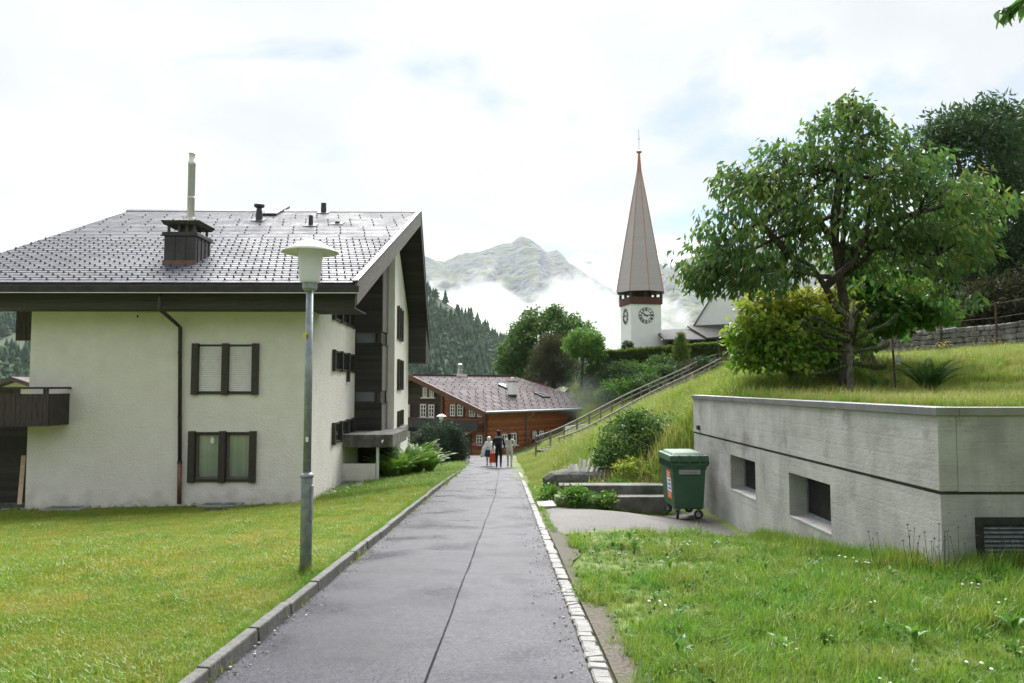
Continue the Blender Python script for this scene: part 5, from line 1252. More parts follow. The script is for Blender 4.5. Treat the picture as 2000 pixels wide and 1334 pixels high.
# chimneys and roof lights
def chalet_roof_pt(px, row):
    n_ = (A1 - A0).cross(B0 - A0).normalized(); return on_plane(px, row, A0, n_)
p = chalet_roof_pt(1005, 776); zt_ = on_plane(1005, 746, p, nE).z
c1 = empty('chimney', p); c1.parent = ch; c1.matrix_parent_inverse = PINV(ch)
mb = MB(); mb.obox(p, cu, cg, (0, 0, 1), -.28, .28, .0, .55, -.3, zt_ - p.z); mb.build('stack', M['white_wall'], c1, bevel=.01)
mb = MB(); mb.obox(p, cu, cg, (0, 0, 1), -.29, .29, -.01, .56, -.3, .24); mb.build('flashing', M['metal_clad'], c1)
mb = MB(); mb.obox(p, cu, cg, (0, 0, 1), -.36, .36, -.08, .63, zt_ - p.z + .001, zt_ - p.z + .08); mb.build('cap', M['old_concrete'], c1)
mb = MB(); mb.lathe(p + cg * .27 + Vector((0, 0, zt_ - p.z + .081)), [(.12, 0), (.12, .12), (.15, .12), (.15, .30), (.1, .36)], 12); mb.build('chimney_pot', M['steel'], c1)
p = B0.lerp(B1, .44); c2 = empty('chimney', p); c2.parent = ch; c2.matrix_parent_inverse = PINV(ch)
mb = MB(); mb.obox(p, cu, cg, (0, 0, 1), -.6, .6, -.3, .3, -.1, .16); mb.build('chimney_base', M['white_paint'], c2)
mb = MB(); mb.lathe(p + Vector((0, 0, .161)), [(.24, 0), (.24, .4), (.17, .42), (.17, .75), (.22, .76), (.22, .9), (.05, 1.0)], 12); mb.build('chimney_pot', M['plate'], c2)
nR = (A1 - A0).cross(B0 - A0).normalized(); nR = nR if nR.z > 0 else -nR
uV = (B0 - A0).normalized(); uV = (uV - cu * uV.dot(cu)).normalized()
for (px, row, w_, l_) in ((988, 757, .9, 1.3), (1058, 773, .9, 1.2)):
    p = chalet_roof_pt(px, row); mb = MB(); mb.obox(p, cu, uV, nR, -w_ / 2, w_ / 2, -l_ / 2, l_ / 2, 0, .16); mb.build('skylight', M['metal_clad'], cr_)
    mb = MB(); mb.obox(p, cu, uV, nR, -w_ / 2 + .1, w_ / 2 - .1, -l_ / 2 + .1, l_ / 2 - .1, .161, .17); mb.build('skylight_pane', M['sky_pane'], cr_)
# low white garden wall beside the chalet
a, b = at(1102, 852, 60.5), at(1166, 826, 63.5)
mb = MB(); mb.extrude([(a.x, a.y, -3.5), (b.x, b.y, -3.0), (b.x, b.y, b.z), (a.x, a.y, a.z + .75)], (.1, .3, 0)); tag(mb.build('garden_wall', M['white_wall']), 'white retaining wall against the red chalet by the stairs', 'wall')

# ------------------------------------------------------------------ church tower
TWc = at(1257, 670, 80.0); TYAW = R(-80 + 90)
tw = empty('church_tower', (TWc.x, 81.6, 4.3), 'white church tower with clock and slender pointed shingle spire', 'tower')
tw.rotation_euler = (0, 0, TYAW)
ZB = 4.3
def tadd(name, mb, m, par=None, smooth=False, bevel=0):
    o = bpy.data.objects.new(name, mb.mesh(name, m, smooth)); COL.objects.link(o); o.parent = par or tw
    if bevel:
        b = o.modifiers.new('bevel', 'BEVEL'); b.width = bevel; b.segments = 2
    return o
hw = 1.67
TZ = lambda row: at(1257, row, 80.0).z - ZB
mb = MB(); mb.box(-hw, hw, -hw, hw, -1.0, TZ(594)); tadd('tower_shaft', mb, M['white_wall'], bevel=.02)
bz0_, bz1_ = TZ(594) + .004, TZ(580)
for sgn, ax in ((-1, 'y'), (1, 'y'), (-1, 'x'), (1, 'x')):
    n = 12; w = (2 * hw + .2) / n
    for i in range(n):
        c0 = -hw - .1 + w * i
        mb = MB()
        if ax == 'y': mb.box(c0 + .012, c0 + w - .012, sgn * (hw + .10) - .03, sgn * (hw + .10) + .03, bz0_, bz1_)
        else: mb.box(sgn * (hw + .10) - .03, sgn * (hw + .10) + .03, c0 + .012, c0 + w - .012, bz0_, bz1_)
        tadd('board', mb, M['belfry_wood'])
mb = MB(); mb.box(-hw - .05, hw + .05, -hw - .05, hw + .05, bz0_, bz0_ + .3); tadd('belfry_floor', mb, M['dark_wood'])
for sx in (-1, 0, 1):
    for sy in (-1, 0, 1):
        if sx or sy: mb = MB(); mb.box(sx * hw - .12, sx * hw + .12, sy * hw - .12, sy * hw + .12, bz0_ + .3, TZ(570.5)); tadd('belfry_post', mb, M['dark_wood'])
mb = MB(); mb.lathe((0, 0, 0), [(.62, TZ(574)), (.55, TZ(571)), (.3, TZ(566)), (.1, TZ(563))], 16); tadd('bell', mb, M['metal_clad'])
mb = MB(); mb.box(-hw * .55, hw * .55, -hw * .55, hw * .55, bz0_ + .31, TZ(568)); tadd('bell_frame', mb, M['dark_wood'])
prof = [(2.66, TZ(569)), (2.60, TZ(562)), (2.30, TZ(530)), (1.82, TZ(481)), (1.36, TZ(436)), (.92, TZ(392)), (.52, TZ(355)), (.21, TZ(325)), (.13, TZ(308)), (.07, TZ(291))]
mb = MB(); mb.lathe((0, 0, 0), prof, 8, a0=0); tadd('spire', mb, M['spire'])
mb = MB(); mb.lathe((0, 0, 0), [(2.52, TZ(569) - .03), (2.60, TZ(569) - .002)], 8, a0=0); tadd('spire_soffit', mb, M['dark_wood'])
for k in range(8):
    a_ = k * math.pi / 4
    mb = MB(); mb.tube([(math.cos(a_) * r, math.sin(a_) * r, z) for r, z in prof], .055, 6); tadd('copper_rib', mb, M['copper'])
mb = MB(); mb.lathe((0, 0, 0), [(.02, TZ(292)), (.30, TZ(289)), (.30, TZ(287)), (.04, TZ(285))], 14); tadd('finial', mb, M['copper'])
mb = MB(); mb.tube([(0, 0, TZ(287)), (0, 0, TZ(243))], .022, 6); mb.beam((-.17, 0, TZ(262)), (.17, 0, TZ(262)), .035, .035); tadd('weather_cross', mb, M['iron'])
ROM = ['XII', 'I', 'II', 'III', 'IIII', 'V', 'VI', 'VII', 'VIII', 'IX', 'X', 'XI']
def clock(rot):
    e = bpy.data.objects.new('clock', None); COL.objects.link(e); e.parent = tw; e.rotation_euler = (0, 0, rot)
    Zc = TZ(616); yf = -hw - .012
    def ring(r0, r1, n=48):
        m_ = MB()
        for k in range(n):
            a, b = 2 * math.pi * k / n, 2 * math.pi * (k + 1) / n
            P = lambda r, t, y: (r * math.sin(t), y, Zc + r * math.cos(t))
            m_.hexa([P(r0, a, yf), P(r0, b, yf), P(r0, b, yf - .03), P(r0, a, yf - .03), P(r1, a, yf), P(r1, b, yf), P(r1, b, yf - .03), P(r1, a, yf - .03)])
        return m_
    tadd('dial_ring', ring(.80, .835), M['clock_ink'], e); tadd('dial_ring', ring(.50, .52), M['clock_ink'], e)
    for h, s in enumerate(ROM):
        t = h * math.pi / 6
        rad, tan = Vector((math.sin(t), 0, math.cos(t))), Vector((math.cos(t), 0, -math.sin(t)))
        c = Vector((0, yf - .015, Zc)) + rad * .655
        wds = {'I': .055, 'V': .13, 'X': .13}; tot = sum(wds[q] for q in s); x = -tot / 2; m_ = MB()
        for q in s:
            w_ = wds[q]; H = .12
            Q = lambda u, v: c + tan * u + rad * v
            if q == 'I': m_.beam(Q(x + w_ / 2, -H), Q(x + w_ / 2, H), .034, .034, 0, (0, 1, 0))
            elif q == 'V': m_.beam(Q(x + .02, H), Q(x + w_ / 2, -H), .04, .036, 0, (0, 1, 0)); m_.beam(Q(x + w_ - .02, H), Q(x + w_ / 2, -H), .024, .030, 0, (0, 1, 0))
            else: m_.beam(Q(x + .015, H), Q(x + w_ - .015, -H), .04, .036, 0, (0, 1, 0)); m_.beam(Q(x + w_ - .015, H), Q(x + .015, -H), .024, .030, 0, (0, 1, 0))
            x += w_
        tadd('numeral', m_, M['clock_ink'], e)
    for t, L, w_, b_ in ((R(302), .50, .10, .18), (R(82), .74, .065, .24)):
        rad = Vector((math.sin(t), 0, math.cos(t))); c = Vector((0, yf - .05, Zc))
        m_ = MB(); m_.beam(c - rad * b_, c + rad * L, w_, .02, 0, (0, 1, 0)); tadd('clock_hand', m_, M['clock_ink'], e)
clock(0); clock(-math.pi / 2)

# ------------------------------------------------------------------ church nave and its low wing
cn = empty('church', (24, 82, 4.5), 'white gabled church with dark low porch roof behind the cherry tree', 'church')
p0 = at(1353, 640, 82); p1 = at(1395, 572, 82)
sl = (p1.z - p0.z) / (p1.x - p0.x); xm = p0.x + 6.6; zap = p0.z + sl * 6.6
mb = MB(); mb.extrude([(p0.x, 82, 3.5), (2 * xm - p0.x, 82, 3.5), (2 * xm - p0.x, 82, p0.z), (xm, 82, zap), (p0.x, 82, p0.z)], (4.2, 14, 0)); mb.build('nave_wall', M['white_wall'], cn)
for sg in (-1, 1):
    a = Vector((xm + sg * (xm - p0.x + .25), 81.75, p0.z - .38)); b = Vector((xm, 81.75, zap + .05))
    mb = MB(); mb.extrude([a, b, b + Vector((0, 0, .22)), a + Vector((sg * .0, 0, .22))], (4.35, 14.6, 0)); mb.build('roof', M['church_roof'], cn)
# low wing: walls, roof, posts
w0, w1 = at(1296, 664, 77.5), at(1440, 660, 77.5)
ez = at(1320, 661, 77).z; tzp = at(1360, 636, 81).z
mb = MB(); mb.box(w0.x + .6, w1.x + 6, 78.2, 81.9, 4.0, ez + .1); mb.build('porch_wall', M['log_brown'], cn)
mb = MB(); mb.hexa([(w0.x + 4.2, 76.6, ez - .12), (w1.x + 6.5, 76.6, ez + .6), (w1.x + 6.5, 81.95, tzp + .4), (p0.x - .6, 81.95, tzp - .1), (w0.x + 4.2, 76.6, ez + .06), (w1.x + 6.5, 76.6, ez + .78), (w1.x + 6.5, 81.95, tzp + .55), (p0.x - .6, 81.95, tzp + .05)]); mb.build('porch_roof', M['church_roof'], cn)
mb = MB(); mb.hexa([(w0.x, 77.2, ez - .25), (w0.x + 4.19, 77.0, ez - .25), (w0.x + 4.6, 81.95, tzp - .35), (w0.x, 81.95, tzp - .55), (w0.x, 77.2, ez - .07), (w0.x + 4.19, 77.0, ez - .07), (w0.x + 4.6, 81.95, tzp - .2), (w0.x, 81.95, tzp - .4)]); mb.build('porch_roof', M['church_roof'], cn)
for px in (1402, 1428): p = at(px, 690, 76.9); mb = MB(); mb.box(p.x - .11, p.x + .11, 76.8, 77.0, 3.8, ez + .2); mb.build('porch_post', M['rail_wood'], cn)
mb = MB(); p = at(1412, 690, 78.1); mb.box(p.x - .7, p.x + .7, 78.1, 78.19, 4.0, ez - .2); mb.build('door', M['chalet_trim'], cn)

# ------------------------------------------------------------------ far house at the frame edge
fh = empty('house', at(30, 760, 60), 'far chalet roof with cream gable behind the balcony', 'house')
a, b = at(-60, 768, 58), at(38, 736, 58); c = at(95, 752, 58)
mb = MB(); mb.extrude([(a.x + .8, 58, -8), (c.x + 3.0, 58, -8), (c.x + 3.0, 58, c.z - 1.0), (b.x, 58, b.z - .3), (a.x + .8, 58, a.z - .1)], (0, 9, 0)); mb.build('wall', M['stucco'], fh)
mb = MB(); mb.extrude([(a.x, 57, a.z), (b.x, 57, b.z), (b.x, 57, b.z - .3), (a.x, 57, a.z - .3)], (0, 11, 0)); mb.build('roof', M['chalet_tile'], fh)
mb = MB(); mb.extrude([(b.x + .002, 57, b.z), (c.x + 4, 57, c.z - 1.4), (c.x + 4, 57, c.z - 1.7), (b.x + .002, 57, b.z - .3)], (0, 11, 0)); mb.build('roof', M['chalet_tile'], fh)
p = at(10, 757, 57.9); mb = MB(); mb.box(p.x - 1.2, p.x + 1.1, 57.9, 57.99, p.z - 1.2, p.z - .05); mb.build('window', M['dark_wood'], fh)

# ------------------------------------------------------------------ wooden stairway up the meadow
S0, S1 = Vector((2.6, 46.5, gz(2.6, 46.5))), Vector((22.0, 75.0, 4.05))
stw = empty('stairway', S0, 'long grey timber stairway climbing the meadow to the church', 'stairs')
NST = 72
_sz = [max(gz(*S0.lerp(S1, k / 24).xy), gz(*(S0.lerp(S1, k / 24).xy + Vector((.4, -.3))))) + .12 for k in range(25)]
_sz = np.convolve(np.pad(_sz, 3, mode='edge'), np.ones(7) / 7, 'valid')
def STZ(t): return float(np.interp(t, np.linspace(0, 1, 25), _sz))
dS = Vector((S1.x - S0.x, S1.y - S0.y, 0)); LS = dS.length; dS.normalize(); nS = Vector((dS.y, -dS.x, 0))
def st_pt(t, off=0.0, dz=0.0):
    p = S0.lerp(S1, t); return Vector((p.x, p.y, STZ(t) + dz)) + nS * off
tread = MB().box(-.24, .24, -.75, .75, -.10, .05).mesh('tread', M['rail_wood'])
for k in range(NST):
    t = (k + .5) / NST
    o = inst('tread', tread, st_pt(t), (0, 0, math.atan2(dS.y, dS.x)), (1, 1, 1), stw)
for off, t0, t1, nm in ((-.82, .0, 1.0, 'handrail'), (.82, .0, 0.86, 'handrail')):
    fe = empty('railing', st_pt(t0, off), 'grey wooden railing on the ' + ('hedge' if off < 0 else 'meadow') + ' side of the long stairway', 'railing', 'stairway railings')
    n = 20
    for k in range(n):
        ta, tb = t0 + (t1 - t0) * k / n, t0 + (t1 - t0) * (k + 1) / n
        mb = MB(); mb.beam(st_pt(ta, off, .85), st_pt(tb, off, .85), .07, .09); mb.build('rail', M['rail_wood'], fe)
        mb = MB(); mb.beam(st_pt(ta, off, .5), st_pt(tb, off, .5), .04, .08); mb.build('rail', M['rail_wood'], fe)
        p = st_pt(ta, off); mb = MB(); mb.box(p.x - .055, p.x + .055, p.y - .055, p.y + .055, p.z - .5, p.z + .90); mb.build('post', M['new_wood'] if (k == 15 and off > 0) else M['rail_wood'], fe)
# metal flag pole by the porch
p = at(1427, 700, 74); mb = MB(); mb.tube([(p.x, 74, 3.6), (p.x, 74, at(1427, 635, 74).z)], .05, 8); tag(mb.build('metal_post', M['galv'], smooth=True), 'thin grey metal post at the top of the stairway', 'post')

# ------------------------------------------------------------------ dry stone wall with wire fence
W_PTS = [(16.6, 47.5), (19.2, 40.5), (21.3, 33.5), (22.6, 28.0), (23.4, 22.0)]
sw = empty('stone_wall', (20, 38, 3.3), 'grey rubble stone wall running up the hillside meadow', 'wall')
def wpt(s):
    s = max(0, min(s, WL - 1e-6)); i = 0
    while s > WS[i]: s -= WS[i]; i += 1
    a, b = Vector((*W_PTS[i], 0)), Vector((*W_PTS[i + 1], 0)); p = a.lerp(b, s / WS[i]); return p, (b - a).normalized()
WS = [math.dist(W_PTS[i], W_PTS[i + 1]) for i in range(len(W_PTS) - 1)]; WL = sum(WS)
st_meshes = []
for k in range(7):
    bm = bmesh.new(); bmesh.ops.create_cube(bm, size=1.0)
    bmesh.ops.bevel(bm, geom=bm.edges[:], offset=.16, segments=1, affect='EDGES')
    for v in bm.verts: v.co += Vector([random.uniform(-.07, .07) for _ in range(3)])
    me = bpy.data.meshes.new('stone'); bm.to_mesh(me); bm.free(); me.materials.append(M['wall_stone']); st_meshes.append(me)
HWALL = 1.18
mb = MB(); n = 24
for k in range(n):
    a, d = wpt(WL * k / n); b, _ = wpt(WL * (k + 1) / n); q = Vector((d.y, -d.x, 0)) * -1
    ga, gb = gz(a.x, a.y), gz(b.x, b.y)
    mb.hexa([a + q * .22 + Vector((0, 0, ga - .6)), a - q * .22 + Vector((0, 0, ga - .6)), b - q * .22 + Vector((0, 0, gb - .6)), b + q * .22 + Vector((0, 0, gb - .6)), a + q * .22 + Vector((0, 0, ga + HWALL)), a - q * .22 + Vector((0, 0, ga + HWALL)), b - q * .22 + Vector((0, 0, gb + HWALL)), b + q * .22 + Vector((0, 0, gb + HWALL))])
mb.build('wall_core', M['mortar'], sw)
nst = 0
for r_ in range(5):
    s = random.uniform(0, .4)
    while s < WL - .3 and nst < 298:
        L = random.uniform(.38, .85) if r_ < 4 else random.uniform(.30, .42)
        p, d = wpt(s + L / 2)
        hgt = HWALL / 5
        z = gz(p.x, p.y) + hgt * (r_ + .5)
        q = Vector((d.y, -d.x, 0))
        if q.x > 0: q = -q
        if at(1690, 700, p.y).x < p.x + 1.0:
            inst('stone', random.choice(st_meshes), (p.x + q.x * .20, p.y + q.y * .20, z), (random.uniform(-.06, .06), random.uniform(-.06, .06), math.atan2(d.y, d.x) + random.choice((0, math.pi))), (L * .98, .22 + random.uniform(0, .1), hgt * random.uniform(.92, 1.12)), sw); nst += 1
        s += L
wf = empty('wire_fence', (19, 40, 4.5), 'rusty wire fence on posts along the stone wall', 'fence')
prev = None
for k in range(9):
    p, d = wpt(WL * (k + .3) / 9); q = Vector((d.y, -d.x, 0)); q = q if q.x < 0 else -q
    b = Vector((p.x + q.x * .42, p.y + q.y * .42, gz(p.x, p.y)))
    mb = MB(); mb.tube([b + Vector((0, 0, -.3)), b + Vector((0, 0, 2.15))], .04, 6); mb.build('post', M['rust'], wf)
    if prev is not None:
        for hz_ in (1.45, 2.05): mb = MB(); mb.tube([prev + Vector((0, 0, hz_)), b + Vector((0, 0, hz_))], .014, 5); mb.build('wire', M['rust'], wf)
    prev = b
bp = at(1770, 640, 42)
mb = MB(); mb.beam(at(1690, 660, 43), at(1890, 634, 40), .3, .12); tag(mb.build('guard_rail', M['galv']), 'weathered horizontal guard rail beyond the stone wall', 'guard rail')
# small post with a notice
p = at(1750, 752, 17.2); q = at(1744, 684, 17.2)
sg = empty('sign_post', (p.x, 17.2, p.z), 'leaning dark post with small pale notice near the fern', 'sign')
mb = MB(); mb.tube([(p.x, 17.2, gz(p.x, 17.2) - .2), (q.x, 17.2, q.z)], .026, 8); mb.build('post', M['rust'], sg)
c = at(1753, 702, 17.15); mb = MB(); mb.box(c.x - .035, c.x + .065, 17.13, 17.145, c.z - .11, c.z + .10); mb.build('notice', M['plate'], sg)
# ------------------------------------------------------------------ vegetation
def leaf_arrays(pts, dirs, ln, wd, rng, fold=0.25, lvar=0.35):
    """diamond leaves folded on the midrib: two triangles each"""
    n = len(pts)
    L = ln * (1 + lvar * (rng.random(n) * 2 - 1))[:, None]; W = wd * (1 + lvar * (rng.random(n) * 2 - 1))[:, None]
    d = dirs / np.maximum(np.linalg.norm(dirs, axis=1, keepdims=True), 1e-6)
    r = rng.normal(size=(n, 3)); s = np.cross(d, r); s /= np.maximum(np.linalg.norm(s, axis=1, keepdims=True), 1e-6)
    u = np.cross(s, d)
    b = pts; t = pts + d * L
    l = pts + d * L * .45 + s * W * .5 + u * W * fold; q = pts + d * L * .45 - s * W * .5 + u * W * fold
    V = np.stack([b, l, t, q], 1).reshape(-1, 3)
    i = np.arange(n) * 4
    F = np.concatenate([np.stack([i, i + 1, i + 2], 1), np.stack([i, i + 2, i + 3], 1)], 1).reshape(-1, 3)
    return V, F
def crown_points(ells, rng, inner=.5):
    """cluster centres spread through a union of ellipsoids, most of them near the surface"""
    out = []
    for c, r, n in ells:
        d = rng.normal(size=(n, 3)); d /= np.linalg.norm(d, axis=1, keepdims=True)
        k = inner + (1.03 - inner) * rng.random(n) ** .55
        out.append(np.array(c) + d * k[:, None] * np.array(r))
    return np.concatenate(out)
def tree(name, label, base, trunk, ells, m_leaf, m_bark, nl, ln, wd, sig, seed, droop=.3, group=None, cat='tree', limbs=True, twig=.25, r0=.16, flat=.75, inner=.5, gap=0.0, tint_bias=None, twig_r=.012):
    rng = np.random.default_rng(seed)
    T = empty(name, base, label, cat, group)
    cl = crown_points(ells, rng, inner)
    cl = cl[cl[:, 2] > base[2] + .12]
    if gap:   # leave out whole pockets so that what lies behind shows through
        nz = fbm(cl[:, 0] * .9 + cl[:, 1] * .7 + seed, cl[:, 2] * .9 - cl[:, 1] * .6, seed, 3); cl = cl[nz > np.quantile(nz, gap)]
    N = len(cl) * nl
    pts = np.repeat(cl, nl, 0) + np.clip(rng.normal(size=(N, 3)), -1.55, 1.55) * np.array([sig, sig, sig * flat])
    ctr = np.array(ells[0][0])
    dirs = rng.normal(size=(N, 3)) * .8 + np.array([0, 0, -droop * 1.6]) + (pts - ctr) / (np.linalg.norm(pts - ctr, axis=1, keepdims=True) + 1e-6) * .5
    V, F = leaf_arrays(pts, dirs, ln, wd, rng)
    base_t = rng.random(len(cl)) * .5
    t = np.repeat(base_t, nl) + rng.random(N) * .5
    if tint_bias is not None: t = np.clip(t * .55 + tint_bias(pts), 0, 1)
    np_obj('crown', V, F, m_leaf, T, tint=np.repeat(t, 2))
    mb = MB()
    tp = [Vector(p) for p in trunk]
    rad = [r0 * (1 - .55 * i / max(len(tp) - 1, 1)) for i in range(len(tp))]
    rad[0] *= 1.25
    mb.tube(tp, rad, 10)
    mb.build('trunk', m_bark, T, smooth=True)
    if limbs:
        rr = random.Random(seed); ends = []
        for c, r, n in ells:
            c = Vector(c); k = rr.randint(max(len(tp) // 2, 1), len(tp) - 1); a = tp[k]
            mid = a.lerp(c, .5) + Vector((rr.uniform(-.25, .25), rr.uniform(-.25, .25), rr.uniform(-.1, .25))) * max(r) * .35
            lm = MB(); path_ = [a, a.lerp(mid, .5) + Vector((0, 0, -.04 * max(r))), mid, mid.lerp(c, .6), c]
            lm.tube(path_, [rad[k] * .75, rad[k] * .6, rad[k] * .48, rad[k] * .36, rad[k] * .2], 7); lm.build('limb', m_bark, T, smooth=True)
            ends.append((path_, rad[k]))
        tw_ = MB()
        for p in cl[rng.random(len(cl)) < twig]:
            p = Vector(p); best = min((q for pa_, _ in ends for q in pa_[1:]), key=lambda q: (q - p).length)
            mid = best.lerp(p, .5) + Vector((rr.uniform(-.15, .15), rr.uniform(-.15, .15), rr.uniform(.0, .25)))
            tw_.tube([best, mid, p], [twig_r * 2.2, twig_r * 1.4, twig_r * .6], 4, cap=False)
        if tw_.f: tg = tw_.build('twigs', m_bark, T, smooth=True); tg['kind'] = 'stuff'
    return T
def E(px, py, Y, rx, ry, rz, n): p = at(px, py, Y); return ((p.x, p.y, p.z), (rx, ry, rz), n)

# the cherry tree on the block's lawn
cb = at(1648, 752, 18.3); cb.z = gz(cb.x, 18.3)
k_ = 18.3 / 1500
tr = [cb + Vector((0, 0, -.2)), at(1645, 700, 18.3), at(1650, 640, 18.3), at(1648, 590, 18.3), at(1640, 540, 18.3), at(1632, 480, 18.3), at(1628, 420, 18.3), at(1640, 330, 18.3)]
ells = [E(1640, 400, 18.3, 1.9, 1.8, 1.5, 150), E(1480, 440, 18.0, 1.5, 1.3, 1.05, 110), E(1395, 490, 17.8, .95, .9, .65, 55), E(1385, 530, 17.6, .6, .6, .4, 34), E(1490, 530, 17.4, 1.1, 1.1, .5, 62), E(1650, 270, 18.3, 1.0, 1.0, .85, 60),
        E(1790, 420, 18.0, 1.6, 1.5, 1.2, 120), E(1885, 395, 18.4, 1.05, 1.1, .7, 62), E(1830, 500, 17.6, 1.2, 1.2, .75, 75), E(1540, 330, 18.5, 1.1, 1.0, .75, 60), E(1760, 310, 18.6, 1.0, 1.0, .8, 55), E(1890, 560, 17.6, .75, .8, .5, 34), E(1665, 215, 18.3, .38, .4, .28, 16), E(1720, 500, 19.0, 1.3, 1.2, .8, 60), E(1450, 350, 18.3, .7, .6, .4, 26)]
cherry = tree('cherry_tree', 'spreading cherry tree with drooping leaves above the concrete block', cb, tr, ells, M['leaf_cherry'], M['bark'], 19, .20, .082, .185, 11, droop=1.0, limbs=True, twig=.35, r0=.15, inner=.45, gap=.24)
for pa in ([at(1648, 620, 18.3), at(1628, 590, 18.2), at(1612, 560, 18.1), at(1585, 520, 17.9), at(1545, 500, 17.8)], [at(1612, 560, 18.1), at(1640, 535, 18.0), at(1672, 505, 17.9), at(1692, 450, 17.8), at(1700, 410, 17.7)], [at(1545, 500, 17.8), at(1480, 430, 17.8), at(1440, 405, 17.8)], [at(1632, 480, 18.3), at(1600, 430, 18.2), at(1500, 395, 18.2)], [at(1690, 460, 17.8), at(1760, 425, 17.9), at(1870, 395, 18.2)]):
    mb = MB(); mb.tube(pa, [.10 * (1 - .6 * i / (len(pa) - 1)) for i in range(len(pa))], 8); mb.build('limb', M['bark'], cherry, smooth=True)
# maple bushes below it
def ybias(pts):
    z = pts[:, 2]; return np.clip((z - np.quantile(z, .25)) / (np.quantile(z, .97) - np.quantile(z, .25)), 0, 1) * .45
b_ = at(1545, 752, 18.9); b_.z = gz(b_.x, 18.9)
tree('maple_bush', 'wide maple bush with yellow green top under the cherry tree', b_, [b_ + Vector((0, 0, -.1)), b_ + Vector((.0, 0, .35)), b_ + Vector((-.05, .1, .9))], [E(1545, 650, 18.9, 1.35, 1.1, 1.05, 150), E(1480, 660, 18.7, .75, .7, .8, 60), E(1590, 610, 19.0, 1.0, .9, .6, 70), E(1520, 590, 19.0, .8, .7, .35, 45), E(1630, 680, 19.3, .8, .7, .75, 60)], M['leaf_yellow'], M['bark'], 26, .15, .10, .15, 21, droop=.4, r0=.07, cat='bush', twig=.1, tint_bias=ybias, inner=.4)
b_ = at(1715, 745, 20.5); b_.z = gz(b_.x, 20.5)
tree('maple_sapling', 'young green maple behind the spiky tree and cherry trunk', b_, [b_ + Vector((0, 0, -.1)), at(1700, 700, 20.5), at(1690, 640, 20.5), at(1700, 560, 20.5)], [E(1720, 590, 20.5, 1.35, 1.1, .7, 110), E(1800, 600, 20.3, .75, .7, .45, 50), E(1690, 540, 20.6, .7, .6, .45, 40), E(1700, 640, 20.8, .9, .8, .5, 45)], M['leaf_bright'], M['bark_grey'], 24, .17, .13, .16, 22, droop=.4, r0=.12, twig=.15, inner=.3, tint_bias=lambda p: np.full(len(p), .05))
# araucaria
def monkey_puzzle():
    c = at(1662, 768, 15.2); c.z = gz(c.x, 15.2)
    T = empty('monkey_puzzle_tree', c, 'young spiky araucaria tree with upswept rope like branches at the wall edge', 'tree')
    top = at(1668, 585, 15.2)
    tk = [c + Vector((0, 0, -.1)), at(1660, 720, 15.2), at(1662, 660, 15.2), at(1664, 620, 15.2), top]
    mb = MB(); mb.tube(tk, [.075, .06, .05, .04, .025], 9); mb.build('trunk', M['bark_grey'], T, smooth=True)
    rng = np.random.default_rng(5)
    BR = [((1660, 668), [(1620, 650), (1580, 640), (1567, 626)]), ((1660, 668), [(1600, 655), (1610, 630), (1585, 618)]), ((1664, 666), [(1690, 650), (1730, 635), (1752, 615)]), ((1664, 666), [(1672, 640), (1676, 620), (1680, 612)]), ((1662, 686), [(1625, 684), (1605, 678), (1596, 668)]), ((1664, 688), [(1700, 682), (1722, 680), (1734, 672)]),
          ((1664, 710), [(1690, 714), (1710, 719), (1732, 716)]), ((1662, 712), [(1640, 720), (1615, 728), (1590, 731)]), ((1664, 625), [(1650, 610), (1636, 602), (1632, 596)]), ((1665, 622), [(1680, 605), (1686, 598), (1683, 592)]), ((1664, 640), [(1690, 632), (1700, 620), (1712, 612)]), ((1662, 650), [(1630, 640), (1600, 622), (1582, 618)]), ((1663, 668), [(1668, 672), (1690, 676), (1704, 668)])]
    for k, (s, pts) in enumerate(BR):
        dy = ((k * 37) % 11 - 5) * .07
        P = [at(*s, 15.2)] + [at(px, py, 15.2 + dy * (i + 1) / len(pts) * 2) for i, (px, py) in enumerate(pts)]
        Q = []
        for i in range(len(P) - 1):
            for j in range(4): Q.append(P[i].lerp(P[i + 1], j / 4))
        Q.append(P[-1])
        Q = [Q[0]] + [(Q[i - 1] + Q[i] * 2 + Q[i + 1]) / 4 for i in range(1, len(Q) - 1)] + [Q[-1]]
        mb = MB(); mb.tube(Q, .028, 7); br = mb.build('branch', M['needle_puzzle'], T, smooth=True)
        n = 420
        t = rng.random(n) * (len(Q) - 1.001); i = t.astype(int); f = (t - i)[:, None]
        QA = np.array([tuple(q) for q in Q]); pos = QA[i] * (1 - f) + QA[i + 1] * f; ax = QA[i + 1] - QA[i]; ax /= np.linalg.norm(ax, axis=1, keepdims=True)
        r = rng.normal(size=(n, 3)); r -= ax * (r * ax).sum(1, keepdims=True); r /= np.linalg.norm(r, axis=1, keepdims=True)
        V, F = leaf_arrays(pos + r * .018, r + ax * .75, .052, .02, rng)
        np_obj('needles', V, F, M['needle_puzzle'], br, tint=np.repeat(rng.random(n), 2))
monkey_puzzle()
